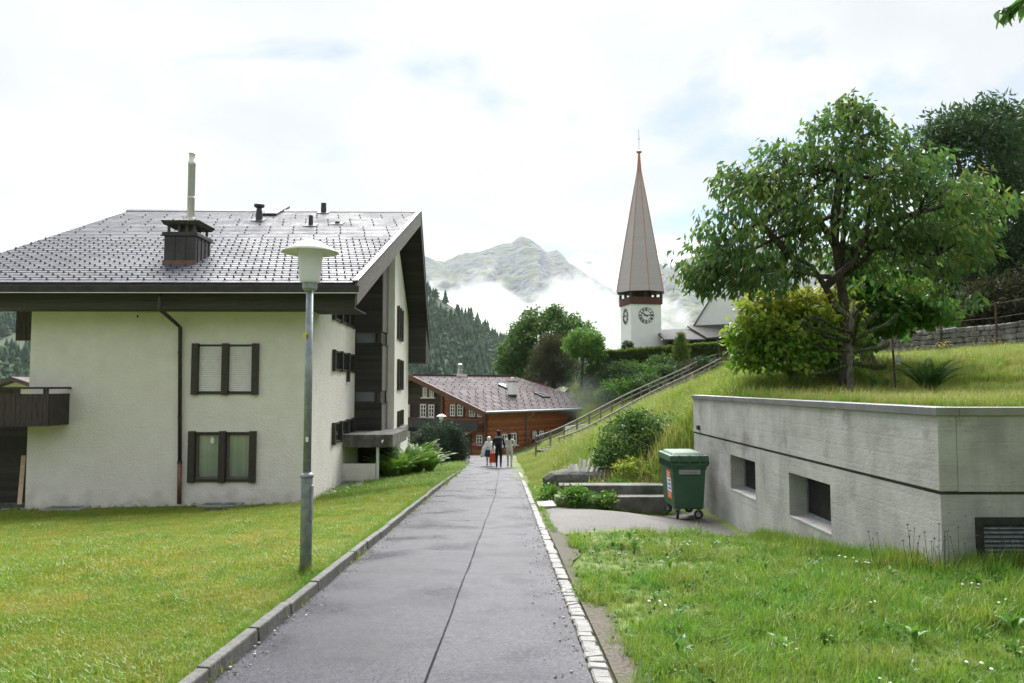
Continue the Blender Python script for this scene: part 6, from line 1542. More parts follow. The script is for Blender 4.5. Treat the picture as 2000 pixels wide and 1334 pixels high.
# ferns
def fern(name, label, c, n, L, m, seed, up=1.0, group=None):
    rng = random.Random(seed); T = empty(name, c, label, 'fern', group)
    for k in range(n):
        a = 2 * math.pi * k / n + rng.uniform(-.3, .3); l_ = L * rng.uniform(.75, 1.1); el = rng.uniform(.75, 1.2) * up
        d = Vector((math.cos(a), math.sin(a), 0)); pts = []
        th = el + .2; p = Vector(c) + d * .03
        for i in range(11):
            pts.append(p.copy()); p = p + (d * math.cos(th) + Vector((0, 0, math.sin(th)))) * l_ / 10; th -= (.10 + .02 * i) * rng.uniform(.7, 1.1) * .8
        V, F, Tn = [], [], []
        side = d.cross(Vector((0, 0, 1)))
        for i in range(1, 44):
            t = i / 44 * 10; j = min(int(t), 9); q = pts[j].lerp(pts[j + 1], t - j); ax = (pts[j + 1] - pts[j]).normalized()
            w = l_ * .13 * math.sin(math.pi * min(i / 44 * .93 + .07, 1)) ** .7
            for sg in (-1, 1):
                o = (side * sg + ax * .35).normalized(); dn = Vector((0, 0, -.18)) * w
                b = len(V); V += [q, q + o * w * .5 + ax * l_ * .012 + dn * .3, q + o * w + dn, q + o * w * .5 - ax * l_ * .012 + dn * .3]; F.append((b, b + 1, b + 2, b + 3)); Tn.append(rng.random())
        for i in range(10):
            b = len(V); V += [pts[i] + side * .006, pts[i + 1] + side * .004, pts[i + 1] - side * .004, pts[i] - side * .006]; F.append((b, b + 1, b + 2, b + 3)); Tn.append(.9)
        np_obj('frond', np.array([tuple(v) for v in V]), np.array(F), m, T, tint=Tn)
c = at(1815, 752, 16.4); fern('fern', 'dark green fern growing on the terrace lawn by the notice post', (c.x, 16.4, gz(c.x, 16.4)), 26, 1.05, M['fern_dark'], 3)
c = at(1728, 752, 17.8); fern('fern', 'small fern at the maple foot beside the notice post', (c.x, 17.8, gz(c.x, 17.8)), 10, .7, M['fern_dark'], 4)
for i, (px, Y, L, lb_) in enumerate(((762, 30.8, 1.5, 'bright fern clump nearest the white entrance post'), (790, 31.6, 1.7, 'bright fern clump second from the entrance post'), (815, 33.0, 1.8, 'bright fern clump third from the entrance post'), (838, 33.8, 1.5, 'bright fern clump farthest from the entrance post'), (800, 33.6, 2.1, 'tall bright fern clump rising behind its row'))):
    p = at(px, 930, Y); fern('fern', lb_, (p.x, Y, gz(p.x, Y)), 30, L, M['fern_bright'], 30 + i, group='bright ferns by the entrance')

# shrub before the chalet, bush on the bank
p = at(862, 912, 44.5); p.z = gz(p.x, 44.5)
tree('round_shrub', 'dark round evergreen shrub in front of the chalet', p, [p + Vector((0, 0, -.2)), p + Vector((0, 0, 1.2))], [E(858, 866, 44.5, 1.45, 1.3, 1.25, 330), E(832, 888, 44.2, .9, .9, .75, 120), E(885, 880, 44.6, .8, .8, 1.05, 130), E(858, 880, 44.2, 1.2, 1, 1.0, 160)], M['needle_blue'], M['bark'], 34, .15, .045, .14, 31, droop=-.2, limbs=False, cat='shrub', inner=.6)
p = at(1235, 945, 20.6); p.z = gz(p.x, 20.6)
tree('bank_bush', 'tall leafy green bush on the bank behind the bin', p, [p + Vector((0, 0, -.2)), p + Vector((.05, 0, .6)), p + Vector((0, .1, 1.3))], [E(1235, 865, 20.8, .95, .9, .75, 120), E(1195, 900, 20.5, .5, .6, .5, 50), E(1280, 870, 20.6, .65, .7, .75, 80), E(1250, 830, 21.0, .55, .5, .35, 40), E(1320, 850, 21.0, .5, .5, .55, 50), E(1340, 890, 20.4, .35, .4, .5, 36)], M['leaf_green'], M['bark'], 28, .115, .05, .12, 32, droop=.2, r0=.05, cat='bush', twig=.08, inner=.45)
for i, (px, py, Y, s, lb_) in enumerate(((1245, 935, 19.3, .42, 'straggly yellowing weed bush by the end of the steps'), (1160, 958, 18.9, .28, 'low leafy weed beside the dark boulder'), (1080, 962, 18.5, .26, 'low weed at the path edge before the boulder'), (1125, 1000, 17.2, .24, 'leafy weed growing over the lower step'), (1215, 952, 18.7, .26, 'leafy weed behind the upper step'), (1185, 1004, 17.25, .16, 'small weed tuft at the foot of the steps'))):
    p = at(px, py, Y); p.z = gz(p.x, Y) + (.1 if Y < 18 else 0)
    tree('weed_bush', lb_, p, [p + Vector((0, 0, -.1)), p + Vector((0, 0, s * .6))], [((p.x, p.y, p.z + s * .7), (s * 1.35, s, s * .8), 50)], M['leaf_yellow'] if i == 0 else M['leaf_bright'], M['bark'], 18, .10, .05, .09, 60 + i, droop=.1, limbs=False, r0=.015, cat='weed', group='weeds by the steps', inner=.2)

# trees and shrubs behind the chalet
def bgtree(name, label, px, row, Y, ells, m, nl, ln, wd, sig, seed, r0=.25, group='trees behind the chalet', cat='tree', bark=None, gap=.15, droop=.15, inner=.45, tw=.08):
    p = at(px, row, Y); zb = min(gz(p.x, Y), p.z)
    b = Vector((p.x, Y, zb)); c = Vector(ells[0][0])
    tree(name, label, b, [b + Vector((0, 0, -.4)), b.lerp(c, .35), b.lerp(c, .7), c], ells, m, bark or M['bark'], nl, ln, wd, sig, seed, droop=droop, r0=r0, group=group, cat=cat, twig=tw, gap=gap, inner=inner, twig_r=.02)
bgtree('broadleaf_tree', 'large green broadleaf tree behind the chalet roof', 1055, 760, 88, [E(1065, 660, 88, 4.3, 3.4, 2.5, 230), E(1015, 680, 88, 2.2, 2, 2.1, 110), E(1000, 720, 88, 1.6, 1.6, 1.8, 90), E(1120, 645, 88, 2.2, 2, 1.7, 100), E(1050, 628, 88.5, 1.7, 1.4, 1.3, 60), E(1085, 612, 88.5, .9, 1, .9, 35)], M['leaf_green'], 30, .34, .22, .42, 41, r0=.3)
bgtree('round_tree', 'bright green rounded tree beside the church hedge', 1135, 740, 73.5, [E(1140, 672, 73.5, 1.75, 1.6, 1.35, 160), E(1160, 685, 73, 1.0, 1, .9, 60)], M['leaf_bright'], 30, .24, .14, .28, 42, r0=.15, gap=0)
bgtree('dark_pine', 'dark brownish pine behind the chalet chimney', 1080, 775, 79, [E(1082, 705, 79, 2.2, 1.8, 2.1, 260), E(1080, 675, 79, 1.3, 1.1, 1.1, 90), E(1065, 735, 78.5, 2.0, 1.6, 1.7, 160), E(1118, 730, 79, 1.4, 1.2, 1.5, 100)], M['needle_brown'], 34, .30, .05, .26, 43, r0=.2, gap=0, droop=-.4, inner=.55)
bgtree('copper_shrub', 'small shrub with copper tinted leaves below the pine', 1118, 742, 77, [E(1120, 735, 77, .8, .6, .65, 50)], M['leaf_dark'], 20, .2, .1, .2, 44, r0=.06, cat='shrub', gap=0)
for i, (px, py, Y, rx, rz, m, lb_) in enumerate(((1175, 725, 73.5, 1.7, 1.4, 'leaf_dark', 'dark shrub under the hedge end beside the pine'), (1225, 728, 71.3, 1.7, 1.0, 'leaf_green', 'mid green shrub below the church tower hedge'), (1265, 733, 70.6, 1.5, .95, 'leaf_bright', 'light green shrub on the bank below the tower'), (1300, 733, 69.4, 1.4, .8, 'leaf_green', 'low shrub next to the upper stair railing'), (1235, 748, 69.6, 1.9, .9, 'leaf_dark', 'dark low shrub halfway up the bank'), (1340, 722, 70, 1.6, .7, 'needle_brown', 'brownish juniper mat below the hedge'), (1370, 714, 71, 1.3, .6, 'leaf_dark', 'dark shrub by the top of the stairway'), (1150, 755, 76, 1.6, 1.2, 'needle_brown', 'dull brown shrub above the chalet roof end'), (1195, 738, 71.2, 1.6, 1.3, 'leaf_dark', 'dark leafy shrub between the pine and the light bank shrubs'), (1290, 716, 71.6, 1.5, .9, 'leaf_green', 'leafy shrub touching the hedge left of the cone conifer'), (1318, 738, 69.0, 1.3, .8, 'leaf_dark', 'dark shrub just above the stair railing'), (1212, 762, 68.4, 1.7, .9, 'leaf_bright', 'bright low shrub at the foot of the bank'), (1265, 752, 68.0, 1.6, .9, 'leaf_green', 'green shrub beside the middle of the stairway'))):
    p = at(px, py, Y); zg = gz(p.x, Y)
    bgtree('bank_shrub', lb_, px, py + 20, Y, [((p.x, Y, p.z), (rx, rx * .8, rz), 100), ((p.x + rx * .5, Y + .3, p.z - rz * .35), (rx * .7, rx * .6, rz * .7), 50), ((p.x - rx * .5, Y, p.z - rz * .5), (rx * .8, rx * .6, rz * .8), 50)], M[m], 24, .24, .12 if 'leaf' in m else .05, .26, 50 + i, r0=.08, group='shrubs on the bank below the church', cat='shrub', gap=0, tw=.0)
# trimmed hedge
hd = empty('hedge', (14, 73.5, 4), 'long clipped hedge in front of the church tower', 'hedge')
ha, hb = at(1166, 690, 73.5), at(1400, 672, 75.5)
rng = np.random.default_rng(90); n = 17000
t = rng.random(n); w = rng.random(n); f = rng.random(n)
hx = ha.x + (hb.x - ha.x) * t; hy = ha.y + (hb.y - ha.y) * t; htop = ha.z + (hb.z - ha.z) * t + (fbm(t * 40, t * 0 + .5, 3, 3) - .5) * .25
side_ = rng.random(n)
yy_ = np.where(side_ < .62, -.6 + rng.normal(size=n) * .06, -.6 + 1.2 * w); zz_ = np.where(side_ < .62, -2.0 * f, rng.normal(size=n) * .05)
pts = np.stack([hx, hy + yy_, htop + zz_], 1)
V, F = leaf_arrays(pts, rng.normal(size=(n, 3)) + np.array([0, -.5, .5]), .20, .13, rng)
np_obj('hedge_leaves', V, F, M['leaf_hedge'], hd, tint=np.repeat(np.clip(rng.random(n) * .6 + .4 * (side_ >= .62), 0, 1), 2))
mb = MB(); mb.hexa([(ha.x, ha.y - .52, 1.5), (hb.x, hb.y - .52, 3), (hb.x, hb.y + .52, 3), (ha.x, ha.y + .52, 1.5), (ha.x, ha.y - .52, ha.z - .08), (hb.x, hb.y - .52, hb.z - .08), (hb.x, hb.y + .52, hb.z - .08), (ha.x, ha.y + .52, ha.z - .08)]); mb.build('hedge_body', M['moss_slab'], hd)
p = at(1330, 700, 72.6); tree('cone_shrub', 'small cone shaped conifer standing before the hedge', Vector((p.x, 72.6, gz(p.x, 72.6))), [(p.x, 72.6, gz(p.x, 72.6) - .2), (p.x, 72.6, at(1330, 670, 72.6).z)], [E(1330, 693, 72.6, .8, .7, .8, 90), E(1330, 672, 72.6, .5, .5, .7, 50), E(1330, 660, 72.6, .25, .25, .45, 22)], M['leaf_hedge'], M['bark'], 24, .18, .07, .15, 92, limbs=False, r0=.06, droop=-.6, cat='shrub')
p = at(1225, 676, 75.2); tree('topiary_ball', 'small dark clipped ball at the tower corner', Vector((p.x, 75.2, p.z - 1)), [(p.x, 75.2, p.z - 1), (p.x, 75.2, p.z)], [((p.x, 75.2, p.z), (.55, .5, .5), 60)], M['leaf_dark'], M['bark'], 24, .14, .07, .08, 93, limbs=False, r0=.05, cat='shrub')

# tall trees on the hill at the frame's edge
G = 'dark trees above the stone wall'
bgtree('ash_tree', 'tall dark ash tree with feathery top above the stone wall', 1888, 640, 43, [E(1895, 330, 43, 3.0, 2.8, 2.6, 260), E(1860, 260, 43, 1.7, 1.6, 1.2, 90), E(1925, 235, 43.5, 1.5, 1.5, .8, 70), E(1950, 420, 43, 3.2, 2.8, 2.2, 240), E(1870, 480, 42.5, 2.3, 2.2, 1.6, 150), E(1980, 520, 42.5, 2.6, 2.4, 1.6, 160)], M['leaf_dark'], 24, .38, .13, .5, 71, r0=.45, group=G, bark=M['bark_grey'], gap=.2)
bgtree('lime_tree', 'tall dark tree beyond the ash tree, cut by the frame edge', 2080, 640, 47, [E(2060, 330, 47, 4.2, 3.5, 3.4, 330), E(1995, 270, 47, 1.8, 1.8, 1.4, 90), E(2050, 500, 47, 4.0, 3.5, 2.6, 260)], M['leaf_dark'], 24, .40, .16, .55, 72, r0=.5, group=G, gap=.15)
bgtree('understorey_tree', 'dense dark tree low behind the stone wall and the cherry crown', 1800, 640, 50, [E(1810, 500, 50, 3.0, 2.6, 2.6, 240), E(1760, 560, 50, 2.4, 2.2, 1.6, 150), E(1840, 580, 49, 2.2, 2.2, 1.2, 130), E(1860, 430, 51, 2.2, 2, 1.8, 120)], M['leaf_dark'], 24, .36, .16, .5, 73, r0=.3, group=G, gap=.05)
bgtree('beech_hedge', 'broad dark reddish bush above the stone wall', 1970, 640, 38, [E(1960, 590, 38, 1.9, 1.6, 1.1, 170), E(2010, 575, 37, 1.6, 1.5, 1.2, 120), E(1920, 615, 38.5, 1.1, 1, .7, 70)], M['needle_brown'], 26, .22, .11, .3, 74, r0=.12, group=G, cat='bush', gap=0)
b_ = at(1695, 755, 20.2); b_.z = gz(b_.x, 20.2)
mb = MB(); mb.tube([b_ + Vector((.05, 0, -.1)), at(1690, 700, 20.2), at(1683, 660, 20.2)], [.17, .13, .12], 10); mb.build('trunk', M['bark_grey'], bpy.data.objects['maple_sapling'], smooth=True)
# overhanging maple branch; unseen crown beside the viewer enlarged to shade the end wall
tb = Vector((7.2, 5.6, gz(7.2, 5.6)))
tree('corner_maple', 'maple branch hanging into the top corner from beside the path, unseen crown enlarged to shade the end wall', tb, [tb + Vector((0, 0, -.2)), tb + Vector((.05, 0, 1.8)), tb + Vector((-.1, 0, 3.4)), tb + Vector((-.2, 0, 4.9))], [((7.4, 5.9, 4.3), (2.1, 1.9, 1.7), 420)], M['leaf_green'], M['bark'], 16, .13, .075, .12, 95, droop=.8, r0=.11, twig=.3)

# the twig that reaches into the picture, leaf by leaf
cm = bpy.data.objects['corner_maple']
def leaf_shape(mb, p, d, up, L, W):
    d = Vector(d).normalized(); s = d.cross(Vector(up)).normalized(); u = s.cross(d)
    prof = [(0, .04), (.18, .62), (.42, 1.0), (.66, .78), (.86, .34), (1.0, .02)]
    mid = [p + d * L * t - u * L * .35 * t * t for t, w in prof]
    for i in range(5):
        for sg in (-1, 1):
            a, b = mid[i], mid[i + 1]; c = b + s * sg * W * .5 * prof[i + 1][1] + u * W * .18; e = a + s * sg * W * .5 * prof[i][1] + u * W * .18
            mb.face([a, b, c, e] if sg > 0 else [a, e, c, b])
rt = random.Random(4)
tw0 = [at(2420, -150, 6.0), at(2200, -70, 6.1), at(2060, -25, 6.15), at(1985, 8, 6.15), at(1944, 26, 6.15)]
mb = MB(); mb.tube(tw0, [.02, .014, .009, .006, .003], 6); mb.build('twig', M['bark'], cm, smooth=True)
me_leaf = MB(); leaf_shape(me_leaf, Vector((0, 0, 0)), (1, 0, 0), (0, 0, 1), .135, .058); me_leaf = me_leaf.mesh('leaf', M['weed'], True)
for k in range(24):
    t = rt.uniform(2.3, 4); i = min(int(t), 3); p = tw0[i].lerp(tw0[i + 1], t - i)
    inst('leaf', me_leaf, p, (rt.uniform(-.6, .6), rt.uniform(.3, 1.3), rt.choice((math.pi, 2.2, 3.9, 0.4)) + rt.uniform(-.5, .5)), [rt.uniform(.9, 1.4)] * 3, cm)
# ------------------------------------------------------------------ far land
def ridge_mesh(name, label, prof, Y, Yfoot, zfoot, Yback, m, amp, seed, nu=220, nv=70, fine=1.0, gully=.5):
    """mountain side below a crest given as (px,row) pairs at distance Y"""
    xs = np.array([at(a, b, Y).x for a, b in prof]); zs = np.array([at(a, b, Y).z for a, b in prof])
    X = np.linspace(xs[0], xs[-1], nu); Zc = np.interp(X, xs, zs)
    Zc = Zc + (fbm(X / (Y * .02), X * 0 + seed, seed, 5) - .5) * amp * .35 * fine
    V = []
    nb = 10
    rows = []
    for j in range(nv + nb):
        if j < nv:
            t = j / (nv - 1); y = Yfoot + (Y - Yfoot) * t
            z = zfoot + (Zc - zfoot) * (t ** 1.25)
            w = math.sin(math.pi * t) ** .7 if 0 < t < 1 else 0
        else:
            t = (j - nv + 1) / nb; y = Y + (Yback - Y) * t; z = Zc + (zfoot - Zc) * t; w = math.sin(math.pi * min(t * .9, 1))
        xx = X * (y / Y) ** .35
        g = ridged(xx / (Y * .055), np.full(nu, y / (Y * .16)), seed, 5) - .5
        f = fbm(xx / (Y * .02), np.full(nu, y / (Y * .02)), seed + 9, 5) - .5
        rows.append(np.stack([xx + g * amp * .3 * w, np.full(nu, y) + f * amp * .5 * w, z + (g * gully + f * (1 - gully)) * amp * w], 1))
    V = np.concatenate(rows); n = len(rows)
    i = np.arange(n * nu).reshape(n, nu)
    F = np.stack([i[:-1, :-1], i[:-1, 1:], i[1:, 1:], i[1:, :-1]], -1).reshape(-1, 4)
    o = np_obj(name, V, F, m, smooth=True); tag(o, label, None, None, 'structure')
    return o, np.stack(rows)
mountain_rock = M['rock']
# grass on the gentle slopes, rock where it is steep
def slope_rock(m, grass1, grass2, rock1, rock2, a, b, scale):
    n, l = m.node_tree.nodes, m.node_tree.links; p = n['Principled BSDF']
    for k in list(p.inputs['Base Color'].links): l.remove(k)
    g = n.new('ShaderNodeNewGeometry'); s = n.new('ShaderNodeSeparateXYZ'); l.new(g.outputs['Normal'], s.inputs[0])
    nz = n.new('ShaderNodeTexNoise'); nz.inputs['Scale'].default_value = scale; nz.inputs['Detail'].default_value = 9; nz.inputs['Roughness'].default_value = .65; l.new(g.outputs['Position'], nz.inputs['Vector'])
    ad = n.new('ShaderNodeMath'); ad.operation = 'MULTIPLY_ADD'; ad.inputs[1].default_value = .75; l.new(nz.outputs['Fac'], ad.inputs[0]); l.new(s.outputs['Z'], ad.inputs[2])
    mr = n.new('ShaderNodeMapRange'); mr.inputs[1].default_value = a; mr.inputs[2].default_value = b; l.new(ad.outputs[0], mr.inputs[0])
    def two(c1, c2, sc):
        z = n.new('ShaderNodeTexNoise'); z.inputs['Scale'].default_value = sc; z.inputs['Detail'].default_value = 8; z.inputs['Roughness'].default_value = .7; l.new(g.outputs['Position'], z.inputs['Vector'])
        r = n.new('ShaderNodeValToRGB'); r.color_ramp.elements[0].position = .38; r.color_ramp.elements[0].color = (*c1, 1); r.color_ramp.elements[1].position = .62; r.color_ramp.elements[1].color = (*c2, 1); l.new(z.outputs['Fac'], r.inputs[0]); return r.outputs[0]
    mx = n.new('ShaderNodeMix'); mx.data_type = 'RGBA'
    l.new(mr.outputs[0], mx.inputs[0]); l.new(two(rock1, rock2, scale * 4), mx.inputs[6]); l.new(two(grass1, grass2, scale * 2), mx.inputs[7]); l.new(mx.outputs[2], p.inputs['Base Color'])
slope_rock(M['rock'], (0.028, 0.048, 0.018), (0.085, 0.115, 0.038), (0.042, 0.050, 0.066), (0.16, 0.165, 0.18), 1.12, 1.34, .007)
slope_rock(M['snow'], (0.78, 0.80, 0.84), (0.86, 0.87, 0.90), (0.13, 0.14, 0.13), (0.26, 0.26, 0.27), .98, 1.10, .0035)
ridge_mesh('mountain', 'misty grey green mountain with rocky crest behind the spire', [(-300, 620), (300, 560), (640, 530), (760, 512), (800, 494), (832, 499), (868, 511), (905, 497), (940, 487), (965, 480), (1000, 476), (1015, 466), (1033, 467), (1050, 478), (1066, 490), (1086, 486), (1102, 498), (1114, 514), (1150, 536), (1190, 566), (1240, 600), (1330, 650), (1500, 700)], 4000, 1900, -60, 5400, M['rock'], 330, 3, nu=640, nv=130, gully=.65, fine=.35)
ridge_mesh('far_mountain', 'pale snow streaked mountain far behind the first crest', [(700, 560), (900, 540), (1080, 512), (1130, 500), (1180, 491), (1230, 495), (1300, 500), (1360, 508), (1450, 500), (1700, 490), (2200, 470), (2900, 500)], 4900, 3500, -60, 6200, M['snow'], 260, 8, nu=260, nv=70)
ridge_mesh('green_mountain', 'green shouldered mountain to the side of the tower', [(1120, 640), (1180, 600), (1240, 545), (1300, 515), (1345, 512), (1420, 500), (1600, 480), (2000, 440), (2600, 420), (3200, 480)], 3300, 1500, -60, 4600, M['rock'], 200, 12, nu=240, nv=70)
hill_o, hill_v = ridge_mesh('hill', 'forested hill descending behind the chalet', [(-1600, 640), (-700, 590), (-200, 575), (100, 566), (400, 545), (650, 545), (800, 560), (838, 572), (870, 590), (905, 612), (945, 642), (985, 668), (1040, 690), (1150, 712), (1300, 735), (1500, 748)], 950, 330, -46, 1400, M['far_green'], 34, 21, nu=200, nv=60, fine=.5, gully=.5)
# unseen hillside added behind the viewer to cut sky light on front faces
xb, yb = np.meshgrid(np.linspace(-420, 420, 40), np.linspace(-22, -420, 26))
zb_ = -2 + sstep(-22, -200, yb) * 35 + np.minimum(-yb - 22, 400) * .12 + (fbm(xb / 40, yb / 40, 61, 4) - .5) * 16 * sstep(-22, -80, yb)
ib = np.arange(40 * 26).reshape(26, 40)
tag(np_obj('hill', np.stack([xb, yb, zb_], -1).reshape(-1, 3), np.stack([ib[:-1, :-1], ib[1:, :-1], ib[1:, 1:], ib[:-1, 1:]], -1).reshape(-1, 4), M['far_green'], smooth=True), 'unseen hillside added behind the viewer to darken front walls', None, None, 'structure')
# conifers of the far wood: one mass
rng = np.random.default_rng(17)
nr, nu_, _ = hill_v.shape
NT = 17000
jj = (rng.random(NT) ** .8 * 58); ii = rng.random(NT) * (nu_ - 1.01)
j0 = jj.astype(int); i0 = ii.astype(int); fj = (jj - j0)[:, None]; fi = (ii - i0)[:, None]
P = (hill_v[j0, i0] * (1 - fi) + hill_v[j0, i0 + 1] * fi) * (1 - fj) + (hill_v[j0 + 1, i0] * (1 - fi) + hill_v[j0 + 1, i0 + 1] * fi) * fj
clear = fbm(P[:, 0] / 70, P[:, 1] / 70, 44, 3) > .64
pxs = 985 + P[:, 0] / P[:, 1] * 1500
keep = ~clear & ((pxs > -350) & (pxs < 1350))
P = P[keep]; n = len(P); ht = 10 + rng.random(n) * 8
V, F, T = [], [], []
K = 7
ang = np.arange(K) * 2 * math.pi / K
vb = 0
tint = rng.random(n)
broad = rng.random(n) < .13
for lv, (za, zb, rr) in enumerate(((.05, .55, .24), (.32, .80, .17), (.60, 1.0, .10))):
    a0 = rng.random(n) * 6
    r = ht * rr * (1 + .25 * (rng.random(n) - .5)) * np.where(broad, 1.5, 1)
    jag = 1 + .28 * (np.arange(K) % 2)[None, :] + .2 * (rng.random((n, K)) - .5)
    ringx = P[:, 0, None] + r[:, None] * jag * np.cos(a0[:, None] + ang); ringy = P[:, 1, None] + r[:, None] * jag * np.sin(a0[:, None] + ang)
    ringz = np.repeat((P[:, 2] + ht * za)[:, None], K, 1) + (rng.random((n, K)) - .5) * ht[:, None] * .06
    top = np.stack([P[:, 0], P[:, 1], P[:, 2] + ht * np.where(broad, zb * .75, zb)], 1)
    vv = np.concatenate([np.stack([ringx, ringy, ringz], -1), top[:, None, :]], 1).reshape(-1, 3)
    b = vb + np.arange(n)[:, None] * (K + 1)
    k = np.arange(K)
    ff = np.stack([b + k, b + (k + 1) % K, np.repeat(b + K, K, 1)], -1).reshape(-1, 3)
    V.append(vv); F.append(ff); vb += len(vv); T.append(np.repeat(np.clip(tint * .7 + broad * .5, 0, 1), K))
forest = np_obj('forest', np.concatenate(V), np.concatenate(F), M['conifer'], tint=np.concatenate(T))
tag(forest, 'dense conifer forest covering the far hillside', 'forest', None, 'stuff')

# ------------------------------------------------------------------ air: even haze and the cloud lying in the valley
def vol_mat(name, color, dens, noise=None):
    m = bpy.data.materials.new(name); m.use_nodes = True
    n, l = m.node_tree.nodes, m.node_tree.links
    n.remove(n['Principled BSDF']); out = n['Material Output']
    v = n.new('ShaderNodeVolumePrincipled'); v.inputs['Color'].default_value = (*color, 1); v.inputs['Density'].default_value = dens; v.inputs['Anisotropy'].default_value = 0
    l.new(v.outputs[0], out.inputs['Volume'])
    return m, n, l, v
mh, *_ = vol_mat('haze_air', (.86, .93, 1.0), 0.65e-4)
mb = MB(); mb.box(-3600, 4200, -460, 6400, -140, 1120)
hz_o = mb.build('haze', mh); tag(hz_o, 'thin pale haze in the valley air', 'haze', None, 'stuff')
mc, n, l, v = vol_mat('valley_cloud', (1, 1, 1), 0.0)
tc = n.new('ShaderNodeNewGeometry'); mp = n.new('ShaderNodeMapping'); mp.inputs['Scale'].default_value = (1, .6, 1.5); l.new(tc.outputs['Position'], mp.inputs[0])
nz = n.new('ShaderNodeTexNoise'); nz.inputs['Scale'].default_value = .0075; nz.inputs['Detail'].default_value = 6; nz.inputs['Roughness'].default_value = .6; l.new(mp.outputs[0], nz.inputs['Vector'])
sp_ = n.new('ShaderNodeSeparateXYZ'); l.new(tc.outputs['Position'], sp_.inputs[0])
# thick toward the valley axis and the middle height, ragged wisps above
CZ, CH_ = 135.0, 75.0
def node(op, a, b=None, c=None):
    q = n.new('ShaderNodeMath'); q.operation = op
    for i, x in enumerate((a, b, c)):
        if x is None: continue
        if isinstance(x, (int, float)): q.inputs[i].default_value = x
        else: l.new(x, q.inputs[i])
    return q.outputs[0]
dz = node('DIVIDE', node('SUBTRACT', sp_.outputs['Z'], CZ), CH_); dz2 = node('MULTIPLY', dz, dz)
dx = node('DIVIDE', node('SUBTRACT', sp_.outputs['X'], -70.0), 430.0); dx2 = node('MULTIPLY', dx, dx)
shape = node('SUBTRACT', 1.0, node('ADD', dz2, dx2))
dd = node('ADD', node('MULTIPLY', nz.outputs['Fac'], 3.0), node('MULTIPLY', shape, .55))
mr = n.new('ShaderNodeMapRange'); mr.inputs[1].default_value = 1.62; mr.inputs[2].default_value = 2.35; mr.inputs[3].default_value = 0; mr.inputs[4].default_value = .020; l.new(dd, mr.inputs[0]); l.new(mr.outputs[0], v.inputs['Density'])
mb = MB(); mb.box(-760, 820, 1380, 1900, 20, 330)
co = mb.build('valley_mist', mc); tag(co, 'white cloud bank lying in the valley below the crest', 'cloud', None, 'stuff')
# thin blue smoke drifting by the chalet
ms, n, l, v = vol_mat('chimney_smoke', (.72, .78, .88), 0.0)
tc = n.new('ShaderNodeNewGeometry'); c_ = at(1140, 775, 64.5)
vm = n.new('ShaderNodeVectorMath'); vm.operation = 'SUBTRACT'; vm.inputs[1].default_value = tuple(c_); l.new(tc.outputs['Position'], vm.inputs[0])
vs = n.new('ShaderNodeVectorMath'); vs.operation = 'DIVIDE'; vs.inputs[1].default_value = (3.2, 1.6, 2.2); l.new(vm.outputs[0], vs.inputs[0])
ln_ = n.new('ShaderNodeVectorMath'); ln_.operation = 'LENGTH'; l.new(vs.outputs[0], ln_.inputs[0])
nz = n.new('ShaderNodeTexNoise'); nz.inputs['Scale'].default_value = .55; nz.inputs['Detail'].default_value = 4; l.new(tc.outputs['Position'], nz.inputs['Vector'])
def node(op, a, b=None, c=None):
    q = n.new('ShaderNodeMath'); q.operation = op
    for i, x in enumerate((a, b, c)):
        if x is None: continue
        if isinstance(x, (int, float)): q.inputs[i].default_value = x
        else: l.new(x, q.inputs[i])
    return q.outputs[0]
d_ = node('SUBTRACT', node('ADD', node('SUBTRACT', 1.0, ln_.outputs['Value']), node('MULTIPLY', nz.outputs['Fac'], .9)), .5)
l.new(node('MULTIPLY', node('MAXIMUM', d_, 0.0), .07), v.inputs['Density'])
mb = MB(); mb.box(c_.x - 3.4, c_.x + 3.4, c_.y - 1.8, c_.y + 1.8, c_.z - 2.3, c_.z + 2.3)
so = mb.build('smoke', ms); tag(so, 'bluish smoke drifting over the end of the chalet roof', 'smoke', None, 'stuff')
# ------------------------------------------------------------------ grass: tufts scattered over the ground
def tuft_mesh(name, n, rad, h, w, m, seed, lean=.5, segs=2, hv=.4):
    rng = random.Random(seed); V, F = [], []
    for _ in range(n):
        a = rng.uniform(0, 2 * math.pi); r = rad * math.sqrt(rng.random()); b = Vector((r * math.cos(a), r * math.sin(a), -.01))
        th = rng.uniform(0, 2 * math.pi); d = Vector((math.cos(th), math.sin(th), 0)); s = Vector((-d.y, d.x, 0)); hh = h * rng.uniform(1 - hv, 1 + hv); k = rng.uniform(.1, 1) * lean
        ww = w * rng.uniform(.7, 1.3)
        p1 = b + Vector((0, 0, hh * .55)) + d * hh * k * .3; p2 = b + Vector((0, 0, hh * (1 - .35 * k))) + d * hh * k
        q = len(V); V += [b - s * ww * .5, b + s * ww * .5, p1 + s * ww * .42, p1 - s * ww * .42, p2]
        F += [(q, q + 1, q + 2, q + 3), (q + 3, q + 2, q + 4)]
    me = bpy.data.meshes.new(name); me.from_pydata([tuple(v) for v in V], [], F); me.materials.append(m); me.update(); return me
